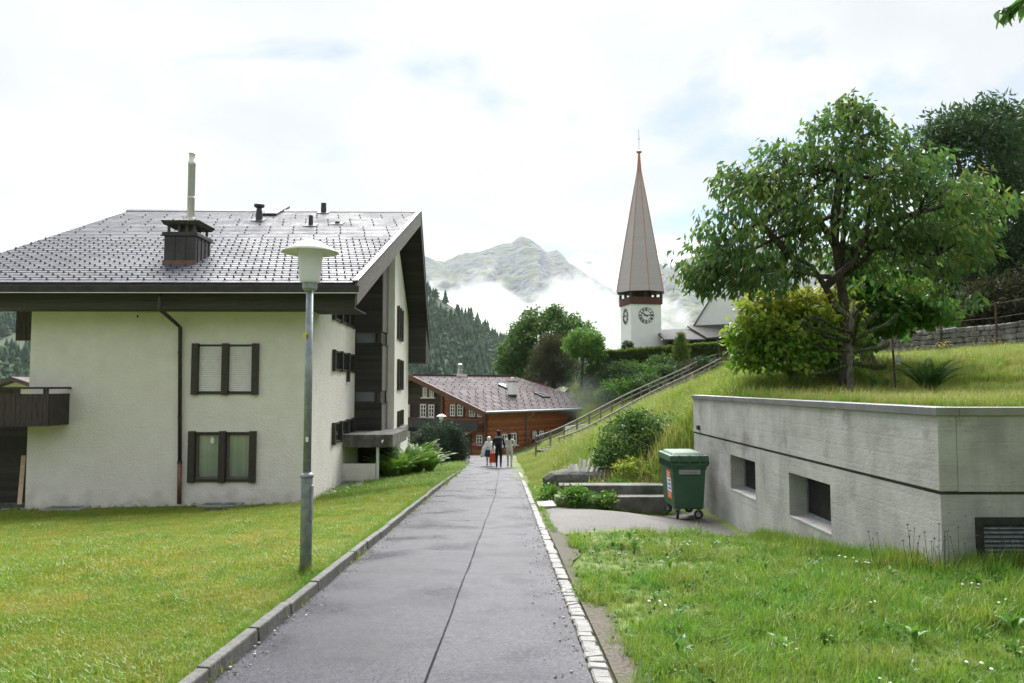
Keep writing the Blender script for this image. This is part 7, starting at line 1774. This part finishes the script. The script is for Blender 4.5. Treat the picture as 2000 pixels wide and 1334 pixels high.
def rosette_mesh(name, n, L, w, m, seed, el=.5):
    rng = random.Random(seed); V, F = [], []
    for k in range(n):
        a = 2 * math.pi * k / n + rng.uniform(-.3, .3); d = Vector((math.cos(a), math.sin(a), 0)); s = Vector((-d.y, d.x, 0)); l_ = L * rng.uniform(.6, 1.15); e = el * rng.uniform(.6, 1.5)
        pts = [Vector((0, 0, 0))]
        th = e + .3
        for i in range(4): pts.append(pts[-1] + (d * math.cos(th) + Vector((0, 0, math.sin(th)))) * l_ / 4); th -= .35
        wid = [.15, .55, 1.0, .85, .05]
        q = len(V)
        for p, f in zip(pts, wid): V += [p - s * w * f * .5 + Vector((0, 0, .01 * f)), p, p + s * w * f * .5 + Vector((0, 0, .01 * f))]
        for i in range(4):
            o = q + i * 3; F += [(o, o + 1, o + 4, o + 3), (o + 1, o + 2, o + 5, o + 4)]
    me = bpy.data.meshes.new(name); me.from_pydata([tuple(v) for v in V], [], F); me.materials.append(m); me.update(); return me
def flower_mesh(name, n, rad, h, m_stem, m_head, r, seed):
    rng = random.Random(seed); mb = MB()
    for _ in range(n):
        a = rng.uniform(0, 6.3); q = rad * math.sqrt(rng.random()); b = Vector((q * math.cos(a), q * math.sin(a), 0)); t = b + Vector((rng.uniform(-.08, .08), rng.uniform(-.08, .08), h * rng.uniform(.7, 1.15)))
        mb.tube([b, b.lerp(t, .5) + Vector((.01, 0, 0)), t], [.003, .0025, .002], 3, 0, cap=False)
        mb.lathe(t, [(r * .3, -r * .4), (r, 0), (r * .7, r * .35), (.001, r * .5)], 6, 1)
    return mb.mesh(name, [m_stem, m_head])
SRC = bpy.data.collections.new('tuft_sources')     # not linked to the scene: only instanced
def scatter(name, label, meshes, pts, rots, scl, idx):
    col = bpy.data.collections.new(name + '_sources')
    for i, me in enumerate(meshes):
        o = bpy.data.objects.new('%s_%02d' % (name, i), me); col.objects.link(o)
    me = bpy.data.meshes.new(name); n = len(pts); me.vertices.add(n); me.vertices.foreach_set('co', np.asarray(pts, np.float32).ravel())
    a = me.attributes.new('rot', 'FLOAT_VECTOR', 'POINT'); a.data.foreach_set('vector', np.asarray(rots, np.float32).ravel())
    a = me.attributes.new('scl', 'FLOAT', 'POINT'); a.data.foreach_set('value', np.asarray(scl, np.float32))
    a = me.attributes.new('pick', 'INT', 'POINT'); a.data.foreach_set('value', np.asarray(idx, np.int32))
    me.update()
    ng = bpy.data.node_groups.new(name + '_scatter', 'GeometryNodeTree')
    ng.interface.new_socket('Geometry', in_out='INPUT', socket_type='NodeSocketGeometry'); ng.interface.new_socket('Geometry', in_out='OUTPUT', socket_type='NodeSocketGeometry')
    N, L = ng.nodes, ng.links
    gi, go = N.new('NodeGroupInput'), N.new('NodeGroupOutput'); ci = N.new('GeometryNodeCollectionInfo'); ci.inputs['Collection'].default_value = col
    ci.inputs['Separate Children'].default_value = True; ci.inputs['Reset Children'].default_value = True
    ip = N.new('GeometryNodeInstanceOnPoints'); ip.inputs['Pick Instance'].default_value = True
    def na(nm, t):
        x = N.new('GeometryNodeInputNamedAttribute'); x.data_type = t; x.inputs['Name'].default_value = nm; return x.outputs['Attribute']
    L.new(gi.outputs[0], ip.inputs['Points']); L.new(ci.outputs[0], ip.inputs['Instance']); L.new(na('pick', 'INT'), ip.inputs['Instance Index']); L.new(na('rot', 'FLOAT_VECTOR'), ip.inputs['Rotation']); L.new(na('scl', 'FLOAT'), ip.inputs['Scale']); L.new(ip.outputs[0], go.inputs[0])
    o = bpy.data.objects.new(name, me); COL.objects.link(o); md = o.modifiers.new('scatter', 'NODES'); md.node_group = ng
    tag(o, label, 'grass', None, 'stuff'); return o
def sample(n, x0, x1, y0, y1, rng, fall=1.6):
    """random ground points, denser near the viewer"""
    u = rng.random(n); a = 1 - fall
    y = (y0 ** a + u * (y1 ** a - y0 ** a)) ** (1 / a) if abs(a) > 1e-3 else y0 * (y1 / y0) ** u
    x = x0 + (x1 - x0) * rng.random(n); return x, y
def in_view(x, y, m=380): px = 985 + x / np.maximum(y, .5) * 1500; return (px > -m) & (px < 2000 + m)
rng = np.random.default_rng(77)
def lay(name, label, meshes, x, y, smin, smax, probs=None, tilt=.12, dz=0.0, size=None, keep_flat=False):
    z = ground_z(x, y) + dz
    n = len(x); rot = np.stack([rng.normal(size=n) * tilt, rng.normal(size=n) * tilt, rng.random(n) * 6.283], 1)
    s = smin + (smax - smin) * rng.random(n)
    if size is not None: s = s * size
    idx = rng.choice(len(meshes), n, p=probs)
    return scatter(name, label, meshes, np.stack([x, y, z], 1), rot, s, idx)
# --- mown lawn
x, y = sample(92000, -19, -2.0, 3.6, 27, rng, 1.9)
px_ok = in_view(x, y)
bld = (y > 23.62) & (x < -5.0)
kerbside = x < KX - .07
lampf = (x - lb.x) ** 2 + (y - lb.y) ** 2 > .01
k = px_ok & ~bld & kerbside & lampf; x, y = x[k], y[k]
lawn = [tuft_mesh('lawn_tuft', 34, .13, .045, .0042, M['grass_lawn'], s, .9) for s in (1, 2, 3)] + [tuft_mesh('lawn_tuft', 26, .11, .075, .0046, M['grass_lush'], 4, .8)]
pat = fbm(x * .8, y * .8, 12, 4)
lay('lawn_grass', 'short mown yellowish lawn between path and apartment house', lawn, x, y, .75, 1.3, [.3, .3, .27, .13], size=.8 + .7 * sstep(.45, .7, pat) + .018 * y)
# the lawn strip that runs on beside the ferns
x, y = sample(16000, -6.2, -1.95, 24, 47, rng, 1.2); k = (x < KX - .1 + np.array([bend(v) for v in y])) & (x > -5.85 + (y > 33) * 1.1) & ~((x < -4.9) & (y > 29) & (y < 33.5)); x, y = x[k], y[k]
lay('side_grass', 'green lawn strip beside the ferns and the asphalt path', lawn[:2] + [tuft_mesh('strip_tuft', 26, .16, .09, .006, M['grass_lush'], 5, .8)], x, y, 1.2, 2.0, [.4, .3, .3])
# taller blades hugging the lamp and the kerb
x = np.concatenate([np.minimum(lb.x + rng.normal(size=90) * .15, KX - .14), KX - .09 - np.abs(rng.normal(size=900)) * .05]); y = np.concatenate([lb.y + rng.normal(size=90) * .17, 3.4 + 22 * rng.random(900)])
lush = [tuft_mesh('lush_tuft', 22, .09, h, .0052, M['grass_lush'], 10 + i, .8) for i, h in enumerate((.10, .14, .17))]
lay('edge_grass', 'longer grass blades around the lamp foot and kerb', lush, x, y, .5, .95)
# --- lush verge in front of the block
x, y = sample(42000, .74, 11.5, 3.3, 14.2, rng, 1.8)
edge = .80 + .08 * np.sin(y * 1.3) + .06 * np.sin(y * 3.7 + 1) + .12 * sstep(9, 12.5, y)
ap = (y > 12.75 + .9 * np.clip((x - .76) / 3.7, 0, 1) + .22 * np.sin(x * 4.0) - .25 * np.sin(x * 1.3))
k = in_view(x, y) & (x > edge) & ~ap & ~((x > WALL_X - .04) & (y > WALL_Y0 - .05)); x, y = x[k], y[k]
hgt = .60 + .85 * sstep(.35, .72, fbm(x * 1.3, y * 1.3, 31, 3)) + .55 * sstep(2.2, 5.0, x) 
lay('verge_grass', 'lush green grass between path and concrete block', lush + [tuft_mesh('verge_tuft', 20, .12, .07, .006, M['weed'], 15, .9), tuft_mesh('dry_tuft', 7, .10, .13, .004, M['grass_meadow'], 16, .6), rosette_mesh('clover', 14, .07, .035, M['weed'], 17, 1.1)], x, y, .5, 1.25, [.36, .20, .07, .18, .06, .13], size=hgt * .78)
x, y = sample(420, .95, 9, 3.4, 13, rng, 1.2); k = in_view(x, y) & ~((x > WALL_X - .1) & (y > WALL_Y0 - .1)); x, y = x[k], y[k]
lay('verge_weeds', 'dandelion and plantain rosettes in the verge grass', [rosette_mesh('rosette', 7, .17, .045, M['weed'], 1, .9), rosette_mesh('rosette', 9, .13, .032, M['weed'], 2, .7), rosette_mesh('rosette', 6, .26, .07, M['weed'], 3, 1.1)], x, y, .35, .8, [.4, .45, .15], dz=.015)
x, y = sample(26, 1.2, 6, 3.6, 12, rng, 1.2); k = ~((x > WALL_X - .1) & (y > WALL_Y0 - .1)); x, y = x[k], y[k]
lay('daisies', 'tiny white daisies in the verge grass', [flower_mesh('daisy', 3, .10, .11, M['weed'], M['flower_white'], .012, 5)], x, y, .8, 1.2)
x, y = np.array([4.15, 4.25, 4.05, 4.33, 4.2, 4.4, 4.9, 5.2, 5.5, 4.7, 5.9, 5.05]), np.array([7.75, 8.1, 8.4, 7.7, 7.5, 7.55, 7.6, 7.7, 7.55, 7.5, 7.6, 7.45])
lay('seed_stems', 'thin dark ribwort stems before the concrete corner', [flower_mesh('ribwort', 4, .09, .42, M['seed_head'], M['seed_head'], .013, 6)], x, y, .8, 1.15)
x = np.concatenate([WALL_X + .05 + 3.6 * rng.random(700), WALL_X - .05 - .25 * rng.random(500)]); y = np.concatenate([WALL_Y0 - .05 - .4 * rng.random(700), WALL_Y0 + 5.2 * rng.random(500)])
lay('wall_foot_grass', 'tall grass blades along the foot of the concrete block', lush, x, y, .8, 1.5)
# weeds in the joints by steps
x = np.concatenate([.8 + 3.4 * rng.random(260), .74 + .1 * rng.random(200)]); y = np.concatenate([17.36 + .07 * rng.normal(size=260) * .5, 12.5 + 12 * rng.random(200)])
lay('joint_grass', 'grass tufts growing in the paving joints', lush, x, y, .3, .7, dz=.03)
# --- terrace lawn above the block
x, y = sample(30000, WALL_X + .22, 20, WALL_Y0 + .22, 24, rng, 1.2)
k = in_view(x, y); x, y = x[k], y[k]
mead = [tuft_mesh('meadow_tuft', 26, .20, h, .008, M['grass_meadow'], 20 + i, .75) for i, h in enumerate((.22, .30, .38))]
hgt = np.where(y < 15.5, .55, .8)
lay('terrace_grass', 'grass on the terrace above the concrete block', lush + mead[:2], x, y, .8, 1.3, [.34, .30, .20, .12, .04], size=hgt)
# --- hay meadow on the slope
x, y = sample(60000, .9, 45, 18.4, 78, rng, 1.1)
sd_ = (x - S0.x) * nS.x + (y - S0.y) * nS.y; ts_ = ((x - S0.x) * dS.x + (y - S0.y) * dS.y) / LS
stair = (np.abs(sd_) < .8) & (ts_ > 0) & (ts_ < 1)
path_side = x > .85
blockf = (y < 19) & (x > WALL_X)
k = in_view(x, y) & ~stair & path_side & ~((y < 18.5) & (x < 3.8)) & ~((y > 58) & (x < 6.5)); x, y = x[k], y[k]
hgt = (.75 + .5 * fbm(x * .3, y * .3, 8, 3)) * (1 + .012 * y) * (.30 + .70 * sstep(.9, 2.6, x - .02 * (y - 18))) * (1 - .45 * sstep(9, 14, x))
xe, ye = .85 + 4.5 * rng.random(9000) ** 1.3, 24 + 27 * rng.random(9000)
ke = np.abs((xe - S0.x) * nS.x + (ye - S0.y) * nS.y) > .85
x, y, hgt = np.append(x, xe[ke]), np.append(y, ye[ke]), np.append(hgt, .35 + .25 * sstep(1, 3, xe[ke]))
lay('meadow_grass', 'tall yellowish hay meadow on the slope beside the stairway', mead + [tuft_mesh('meadow_tuft', 26, .2, .3, .008, M['grass_lush'], 29, .7)], x, y, .8, 1.35, [.25, .25, .12, .38], size=hgt)
x, y = sample(420, 1.5, 16, 19, 60, rng, 1.1); k = (np.abs((x - S0.x) * nS.x + (y - S0.y) * nS.y) > 1.0) & (fbm(x * .35, y * .35, 55, 3) > .5) & ~((y > 55) & (x < 6)); x, y = x[k], y[k]
lay('meadow_flowers', 'small yellow flowers scattered through the hay meadow', [flower_mesh('buttercup', 5, .25, .46, M['weed'], M['flower_yellow'], .018, 7)], x, y, .8, 1.3)

# grit and litter swept to the edges of the path
def chip(name, m, seed, flat):
    r = random.Random(seed); mb = MB(); mb.hexa([(r.uniform(.6, 1) * a, r.uniform(.6, 1) * b, c * flat) for c in (0, 1) for a, b in ((-1, -1), (1, -1), (1, 1), (-1, 1))]); return mb.mesh(name, m)
n_ = 1500
x = np.where(rng.random(n_) < .55, KX + .05 + np.abs(rng.normal(size=n_)) * .11, AX - np.abs(rng.normal(size=n_)) * .13); y = 3.2 + 22 * rng.random(n_) ** 1.4
z = street_z(y) + .009
rot = np.stack([rng.normal(size=n_) * .2, rng.normal(size=n_) * .2, rng.random(n_) * 6.283], 1)
o = scatter('grit', 'loose grit and leaf litter along the path edges', [chip('chip', M['gravel'], 1, .8), chip('chip', M['pebble'], 2, .7), chip('chip', M['seed_head'], 3, .25), chip('chip', M['leaf_yellow'], 4, .2)], np.stack([x, y, z], 1), rot, .003 + .009 * rng.random(n_) ** 2.5, rng.choice(4, n_, p=[.45, .2, .25, .1]))
o['category'] = 'gravel'
# ------------------------------------------------------------------ people
def person(loc, yaw, H, label, mats, pose, hair_len=0.0):
    """one continuous skinned body; mats: skin, hair, top, trousers, shoes"""
    s = H / 1.75
    J, Ed, Rd = [], [], []
    def j(p, r, par=None):
        J.append(Vector(p) * s); Rd.append(r * s); k = len(J) - 1
        if par is not None: Ed.append((par, k))
        return k
    pel = j((0, 0, .93), .145); ab = j((0, .01, 1.08), .135, pel); che = j((0, .0, 1.27), .155, ab); up = j((0, .0, 1.40), .12, che); nk = j((0, .01, 1.50), .055, up); hd0 = j((0, .02, 1.58), .085, nk); hd = j((0, .025, 1.66), .098, hd0); j((0, .02, 1.72), .07, hd)
    hands = []
    for sg in (-1, 1):
        q = pose['arm_l' if sg < 0 else 'arm_r']
        sh = j((sg * .19, 0, 1.41), .07, up); el = j((sg * q[0][0], q[0][1], q[0][2]), .048, sh); wr = j((sg * q[1][0], q[1][1], q[1][2]), .032, el)
        dirv = (Vector((sg * q[1][0], q[1][1], q[1][2])) - Vector((sg * q[0][0], q[0][1], q[0][2]))).normalized()
        pm = Vector((sg * q[1][0], q[1][1], q[1][2])) + dirv * .07; pl = j(pm, .032, wr)
        for f, (off, ln) in enumerate(((-.028, .075), (-.010, .088), (.010, .083), (.028, .066))):
            a = j(pm + Vector((0, off, 0)) + dirv * .03, .010, pl); j(pm + Vector((-sg * .012, off, 0)) + dirv * (.03 + ln), .008, a)
        a = j(pm + Vector((0, .035, 0)) - dirv * .02, .011, pl); j(pm + Vector((-sg * .01, .06, 0)) + dirv * .03, .009, a)
        hands.append(Vector(pm) * s)
    for sg in (-1, 1):
        q = pose['leg_l' if sg < 0 else 'leg_r']
        hp = j((sg * .095, 0, .88), .105, pel); kn = j((sg * .10, q[0][0], q[0][1]), .068, hp); an = j((sg * .10, q[1][0], q[1][1]), .045, kn); he = j((sg * .10, q[1][0] - .03, q[1][1] - .05), .042, an); j((sg * .115, q[1][0] + .16, q[1][1] - .055), .036, he)
    me = bpy.data.meshes.new('person'); me.from_pydata([tuple(p) for p in J], Ed, [])
    o = bpy.data.objects.new('person', me); COL.objects.link(o)
    md = o.modifiers.new('skin', 'SKIN'); md.use_smooth_shade = True
    for i, v in enumerate(me.skin_vertices[0].data): v.radius = (Rd[i], Rd[i] * (.78 if i in (pel, ab, che, up) else 1)); v.use_root = (i == 0)
    sb = o.modifiers.new('sub', 'SUBSURF'); sb.levels = 1; sb.render_levels = 1
    dg = bpy.context.evaluated_depsgraph_get(); nm = bpy.data.meshes.new_from_object(o.evaluated_get(dg))
    o.modifiers.clear(); o.data = nm; nm.materials.clear()
    for m in mats: nm.materials.append(m)
    for p in nm.polygons:
        c = p.center / s; h = [(c - q / s).length for q in hands]
        mi = 2
        if min(h) < .12: mi = 0
        elif c.z > 1.50: mi = 1 if (c.y < .055 or c.z > 1.70) else 0
        elif c.z > 1.455 and abs(c.x) < .08: mi = 0 if hair_len == 0 else 1
        elif c.z < .085: mi = 4
        elif c.z < .93: mi = 3
        p.material_index = mi; p.use_smooth = True
    o.location = loc; o.rotation_euler = (0, 0, yaw)
    tag(o, label, 'person', 'three walkers on the path')
    def part(name, mb, m, smooth=True, bevel=0):
        q = bpy.data.objects.new(name, mb.mesh(name, m, smooth)); COL.objects.link(q); q.parent = o
        if bevel: b = q.modifiers.new('bevel', 'BEVEL'); b.width = bevel; b.segments = 2
        return q
    # face: nose, eyes, mouth, ears
    P = lambda x, y, z: Vector((x, y, z)) * s
    part('nose', MB().tube([P(0, .112, 1.655), P(0, .135, 1.615), P(0, .115, 1.605)], [.008 * s, .014 * s, .008 * s], 6), mats[0])
    for sg in (-1, 1):
        part('eye', MB().lathe(P(sg * .035, .110, 1.652), [(.001, -.010 * s), (.010 * s, 0), (.001, .010 * s)], 8), M['clock_ink'])
        part('ear', MB().tube([P(sg * .096, .02, 1.66), P(sg * .106, .015, 1.64), P(sg * .096, .02, 1.61)], [.006 * s, .018 * s, .006 * s], 6), mats[0])
    part('mouth', MB().tube([P(-.022, .108, 1.575), P(0, .114, 1.573), P(.022, .108, 1.575)], .006 * s, 5), M['flower_red'])
    return o, part, s, hands
def cloth(name, c1, c2): return mat(name, c1, c2, scale=9, rough=.85, bump=.3, bscale=30)
sk = mat('skin', (.42, .26, .19), (.50, .32, .24), scale=8, rough=.55)
navy, black, cream, white_pl, hairm = cloth('navy_cloth', (.012, .014, .028), (.022, .025, .045)), cloth('black_cloth', (.010, .010, .014), (.02, .02, .026)), cloth('cream_cloth', (.55, .54, .50), (.66, .65, .62)), mat('poncho_white', (.62, .63, .64), (.78, .79, .80), scale=5, rough=.35, bump=.8, bscale=9, bdist=.04), cloth('hair_dark', (.015, .011, .009), (.03, .022, .018))
red_b, blue_b = cloth('red_bag', (.55, .05, .02), (.66, .08, .03)), cloth('blue_bag', (.02, .035, .11), (.03, .05, .15))
PY = 37.0
pm = at(974, 917, PY); zf = float(street_z(PY)) + .012
man, part, s, hands = person((pm.x, PY, zf), R(-4), 1.73, 'man in dark clothes and navy cap with backpack, carrying two bags', [sk, hairm, navy, black, black],
    {'arm_l': ((.27, -.02, 1.14), (.28, .06, .90)), 'arm_r': ((.27, .0, 1.14), (.29, .08, .90)), 'leg_l': ((.03, .50), (-.02, .09)), 'leg_r': ((.05, .50), (.06, .09))})
mb = MB(); mb.hexa([(-.17, -.30, 1.02), (.17, -.30, 1.02), (.18, -.12, 1.00), (-.18, -.12, 1.00), (-.14, -.27, 1.43), (.14, -.27, 1.43), (.16, -.12, 1.46), (-.16, -.12, 1.46)]); bp_ = part('backpack', mb, navy, False, .04)
mb = MB(); mb.box(-.12, .12, -.335, -.29, 1.06, 1.22); part('backpack_pocket', mb, black, False, .02)
for sg in (-1, 1): part('shoulder_strap', MB().tube([(sg * .11, -.14, 1.44), (sg * .12, .0, 1.50), (sg * .12, .13, 1.38), (sg * .14, .10, 1.12)], .022, 6), black)
mb = MB(); mb.lathe((0, .02, 1.665), [(.105, -.01), (.108, .03), (.098, .07), (.06, .095), (.005, .10)], 18); cap_ = part('cap', mb, navy)
mb = MB(); mb.extrude([(-.075, .11, 1.672), (-.05, .20, 1.662), (.05, .20, 1.662), (.075, .11, 1.672)], (0, 0, .012)); part('cap_peak', mb, navy, False)
def bag(name, label, c, w, h, d, m, lean=.0):
    b = empty(name, c, label, 'bag'); b.rotation_euler = (0, lean, R(12))
    mb = MB(); mb.hexa([(-w / 2, -d / 2, 0), (w / 2, -d / 2, 0), (w / 2, d / 2, 0), (-w / 2, d / 2, 0), (-w * .42, -d * .35, h), (w * .42, -d * .35, h), (w * .42, d * .35, h), (-w * .42, d * .35, h)])
    o = bpy.data.objects.new('bag_body', mb.mesh('bag_body', m)); COL.objects.link(o); o.parent = b
    bv = o.modifiers.new('bevel', 'BEVEL'); bv.width = .02; bv.segments = 2
    for y_ in (-.03, .03):
        o = bpy.data.objects.new('handle', MB().tube([(-w * .2, y_, h - .01), (-w * .12, y_ * .5, h + .14), (w * .12, y_ * .5, h + .14), (w * .2, y_, h - .01)], .010, 6).mesh('handle', m, True)); COL.objects.link(o); o.parent = b
hl = man.location + Vector((hands[0].x, hands[0].y, hands[0].z))
bag('red_bag', "bright red shopping bag in the man's hand", hl + Vector((-.02, -.05, -.60)), .30, .46, .16, red_b)
bag('blue_bag', "dark blue bag hanging beside the red one", hl + Vector((-.27, .05, -.33)), .28, .34, .14, blue_b, .1)
# companion in cream, half hidden
pw = at(993, 914, PY + .75); PY2 = PY + .75
wm, part, s, _h = person((pw.x + .06, PY2, float(street_z(PY2)) + .012), R(-8), 1.62, 'person in cream sweater and trousers half hidden beside the man', [sk, hairm, cream, cream, black],
    {'arm_l': ((.27, .0, 1.14), (.28, .10, .92)), 'arm_r': ((.30, -.03, 1.15), (.24, .16, 1.02)), 'leg_l': ((.04, .50), (.08, .09)), 'leg_r': ((.02, .50), (-.12, .10))}, hair_len=1)
mb = MB(); mb.lathe((0, -.01, 1.645), [(.06, -.34), (.085, -.26), (.098, -.1), (.106, .0), (.10, .06), (.06, .105), (.01, .115)], 16)
for i, v in enumerate(mb.v): mb.v[i] = (v[0] * s, (min(v[1], .055)) * s, v[2] * s)
part('hair', mb, hairm)
# hooded walker in a white rain poncho
pc = at(955, 911, PY + 2.2); PY3 = PY + 2.2
pn, part, s, _h = person((pc.x, PY3, float(street_z(PY3)) + .012), R(6), 1.45, 'person in a hooded white rain poncho walking ahead', [sk, white_pl, white_pl, cream, black],
    {'arm_l': ((.30, -.02, 1.15), (.36, .06, .98)), 'arm_r': ((.25, .0, 1.14), (.26, .10, .93)), 'leg_l': ((.05, .50), (.10, .09)), 'leg_r': ((.0, .50), (-.14, .11))})
V, F = [], []
NA, NH = 40, 16
for i in range(NH + 1):
    t = i / NH
    for k in range(NA):
        a = 2 * math.pi * k / NA
        rx = .06 + .30 * min(t * 2.2, 1) ** .6 + .10 * t; ry = .06 + .14 * min(t * 2.2, 1) ** .6 + .10 * t
        f = 1 + .10 * t * math.sin(a * 7 + 1.3) + .06 * t * math.sin(a * 13)
        if math.cos(a) < -.5: f += .12 * t
        z = 1.47 - .92 * t - .05 * math.sin(a * 3) * t
        V.append((rx * f * math.cos(a) * s, (ry * f * math.sin(a) + .0) * s, z * s))
for i in range(NH):
    for k in range(NA): F.append((i * NA + k, i * NA + (k + 1) % NA, (i + 1) * NA + (k + 1) % NA, (i + 1) * NA + k))
po = np_obj('poncho', np.array(V), np.array(F), white_pl, None, smooth=True); po.parent = pn
mb = MB(); mb.lathe((0, .01, 1.645), [(.10, -.17), (.12, -.08), (.125, .0), (.115, .07), (.07, .115), (.01, .13)], 18)
for i, v in enumerate(mb.v): mb.v[i] = (v[0] * s, min(v[1], .075) * s, v[2] * s)
part('hood', mb, white_pl)
# handrail by the ferns
a, b = at(862, 930, 37.5), at(866, 884, 37.5)
hr = empty('entrance_handrail', on_ground(a.x, 37.5), 'dark slanting handrail behind the ferns', 'handrail')
g0 = gz(a.x, 37.5); mb = MB(); mb.tube([(a.x, 37.5, g0 - .2), (a.x, 37.5, b.z)], .035, 8); mb.build('post', M['galv'], hr)
mb = MB(); mb.beam((a.x - .55, 37.5, b.z - .45), (a.x + .15, 37.5, b.z + .1), .07, .09); mb.build('rail', M['plank'], hr)
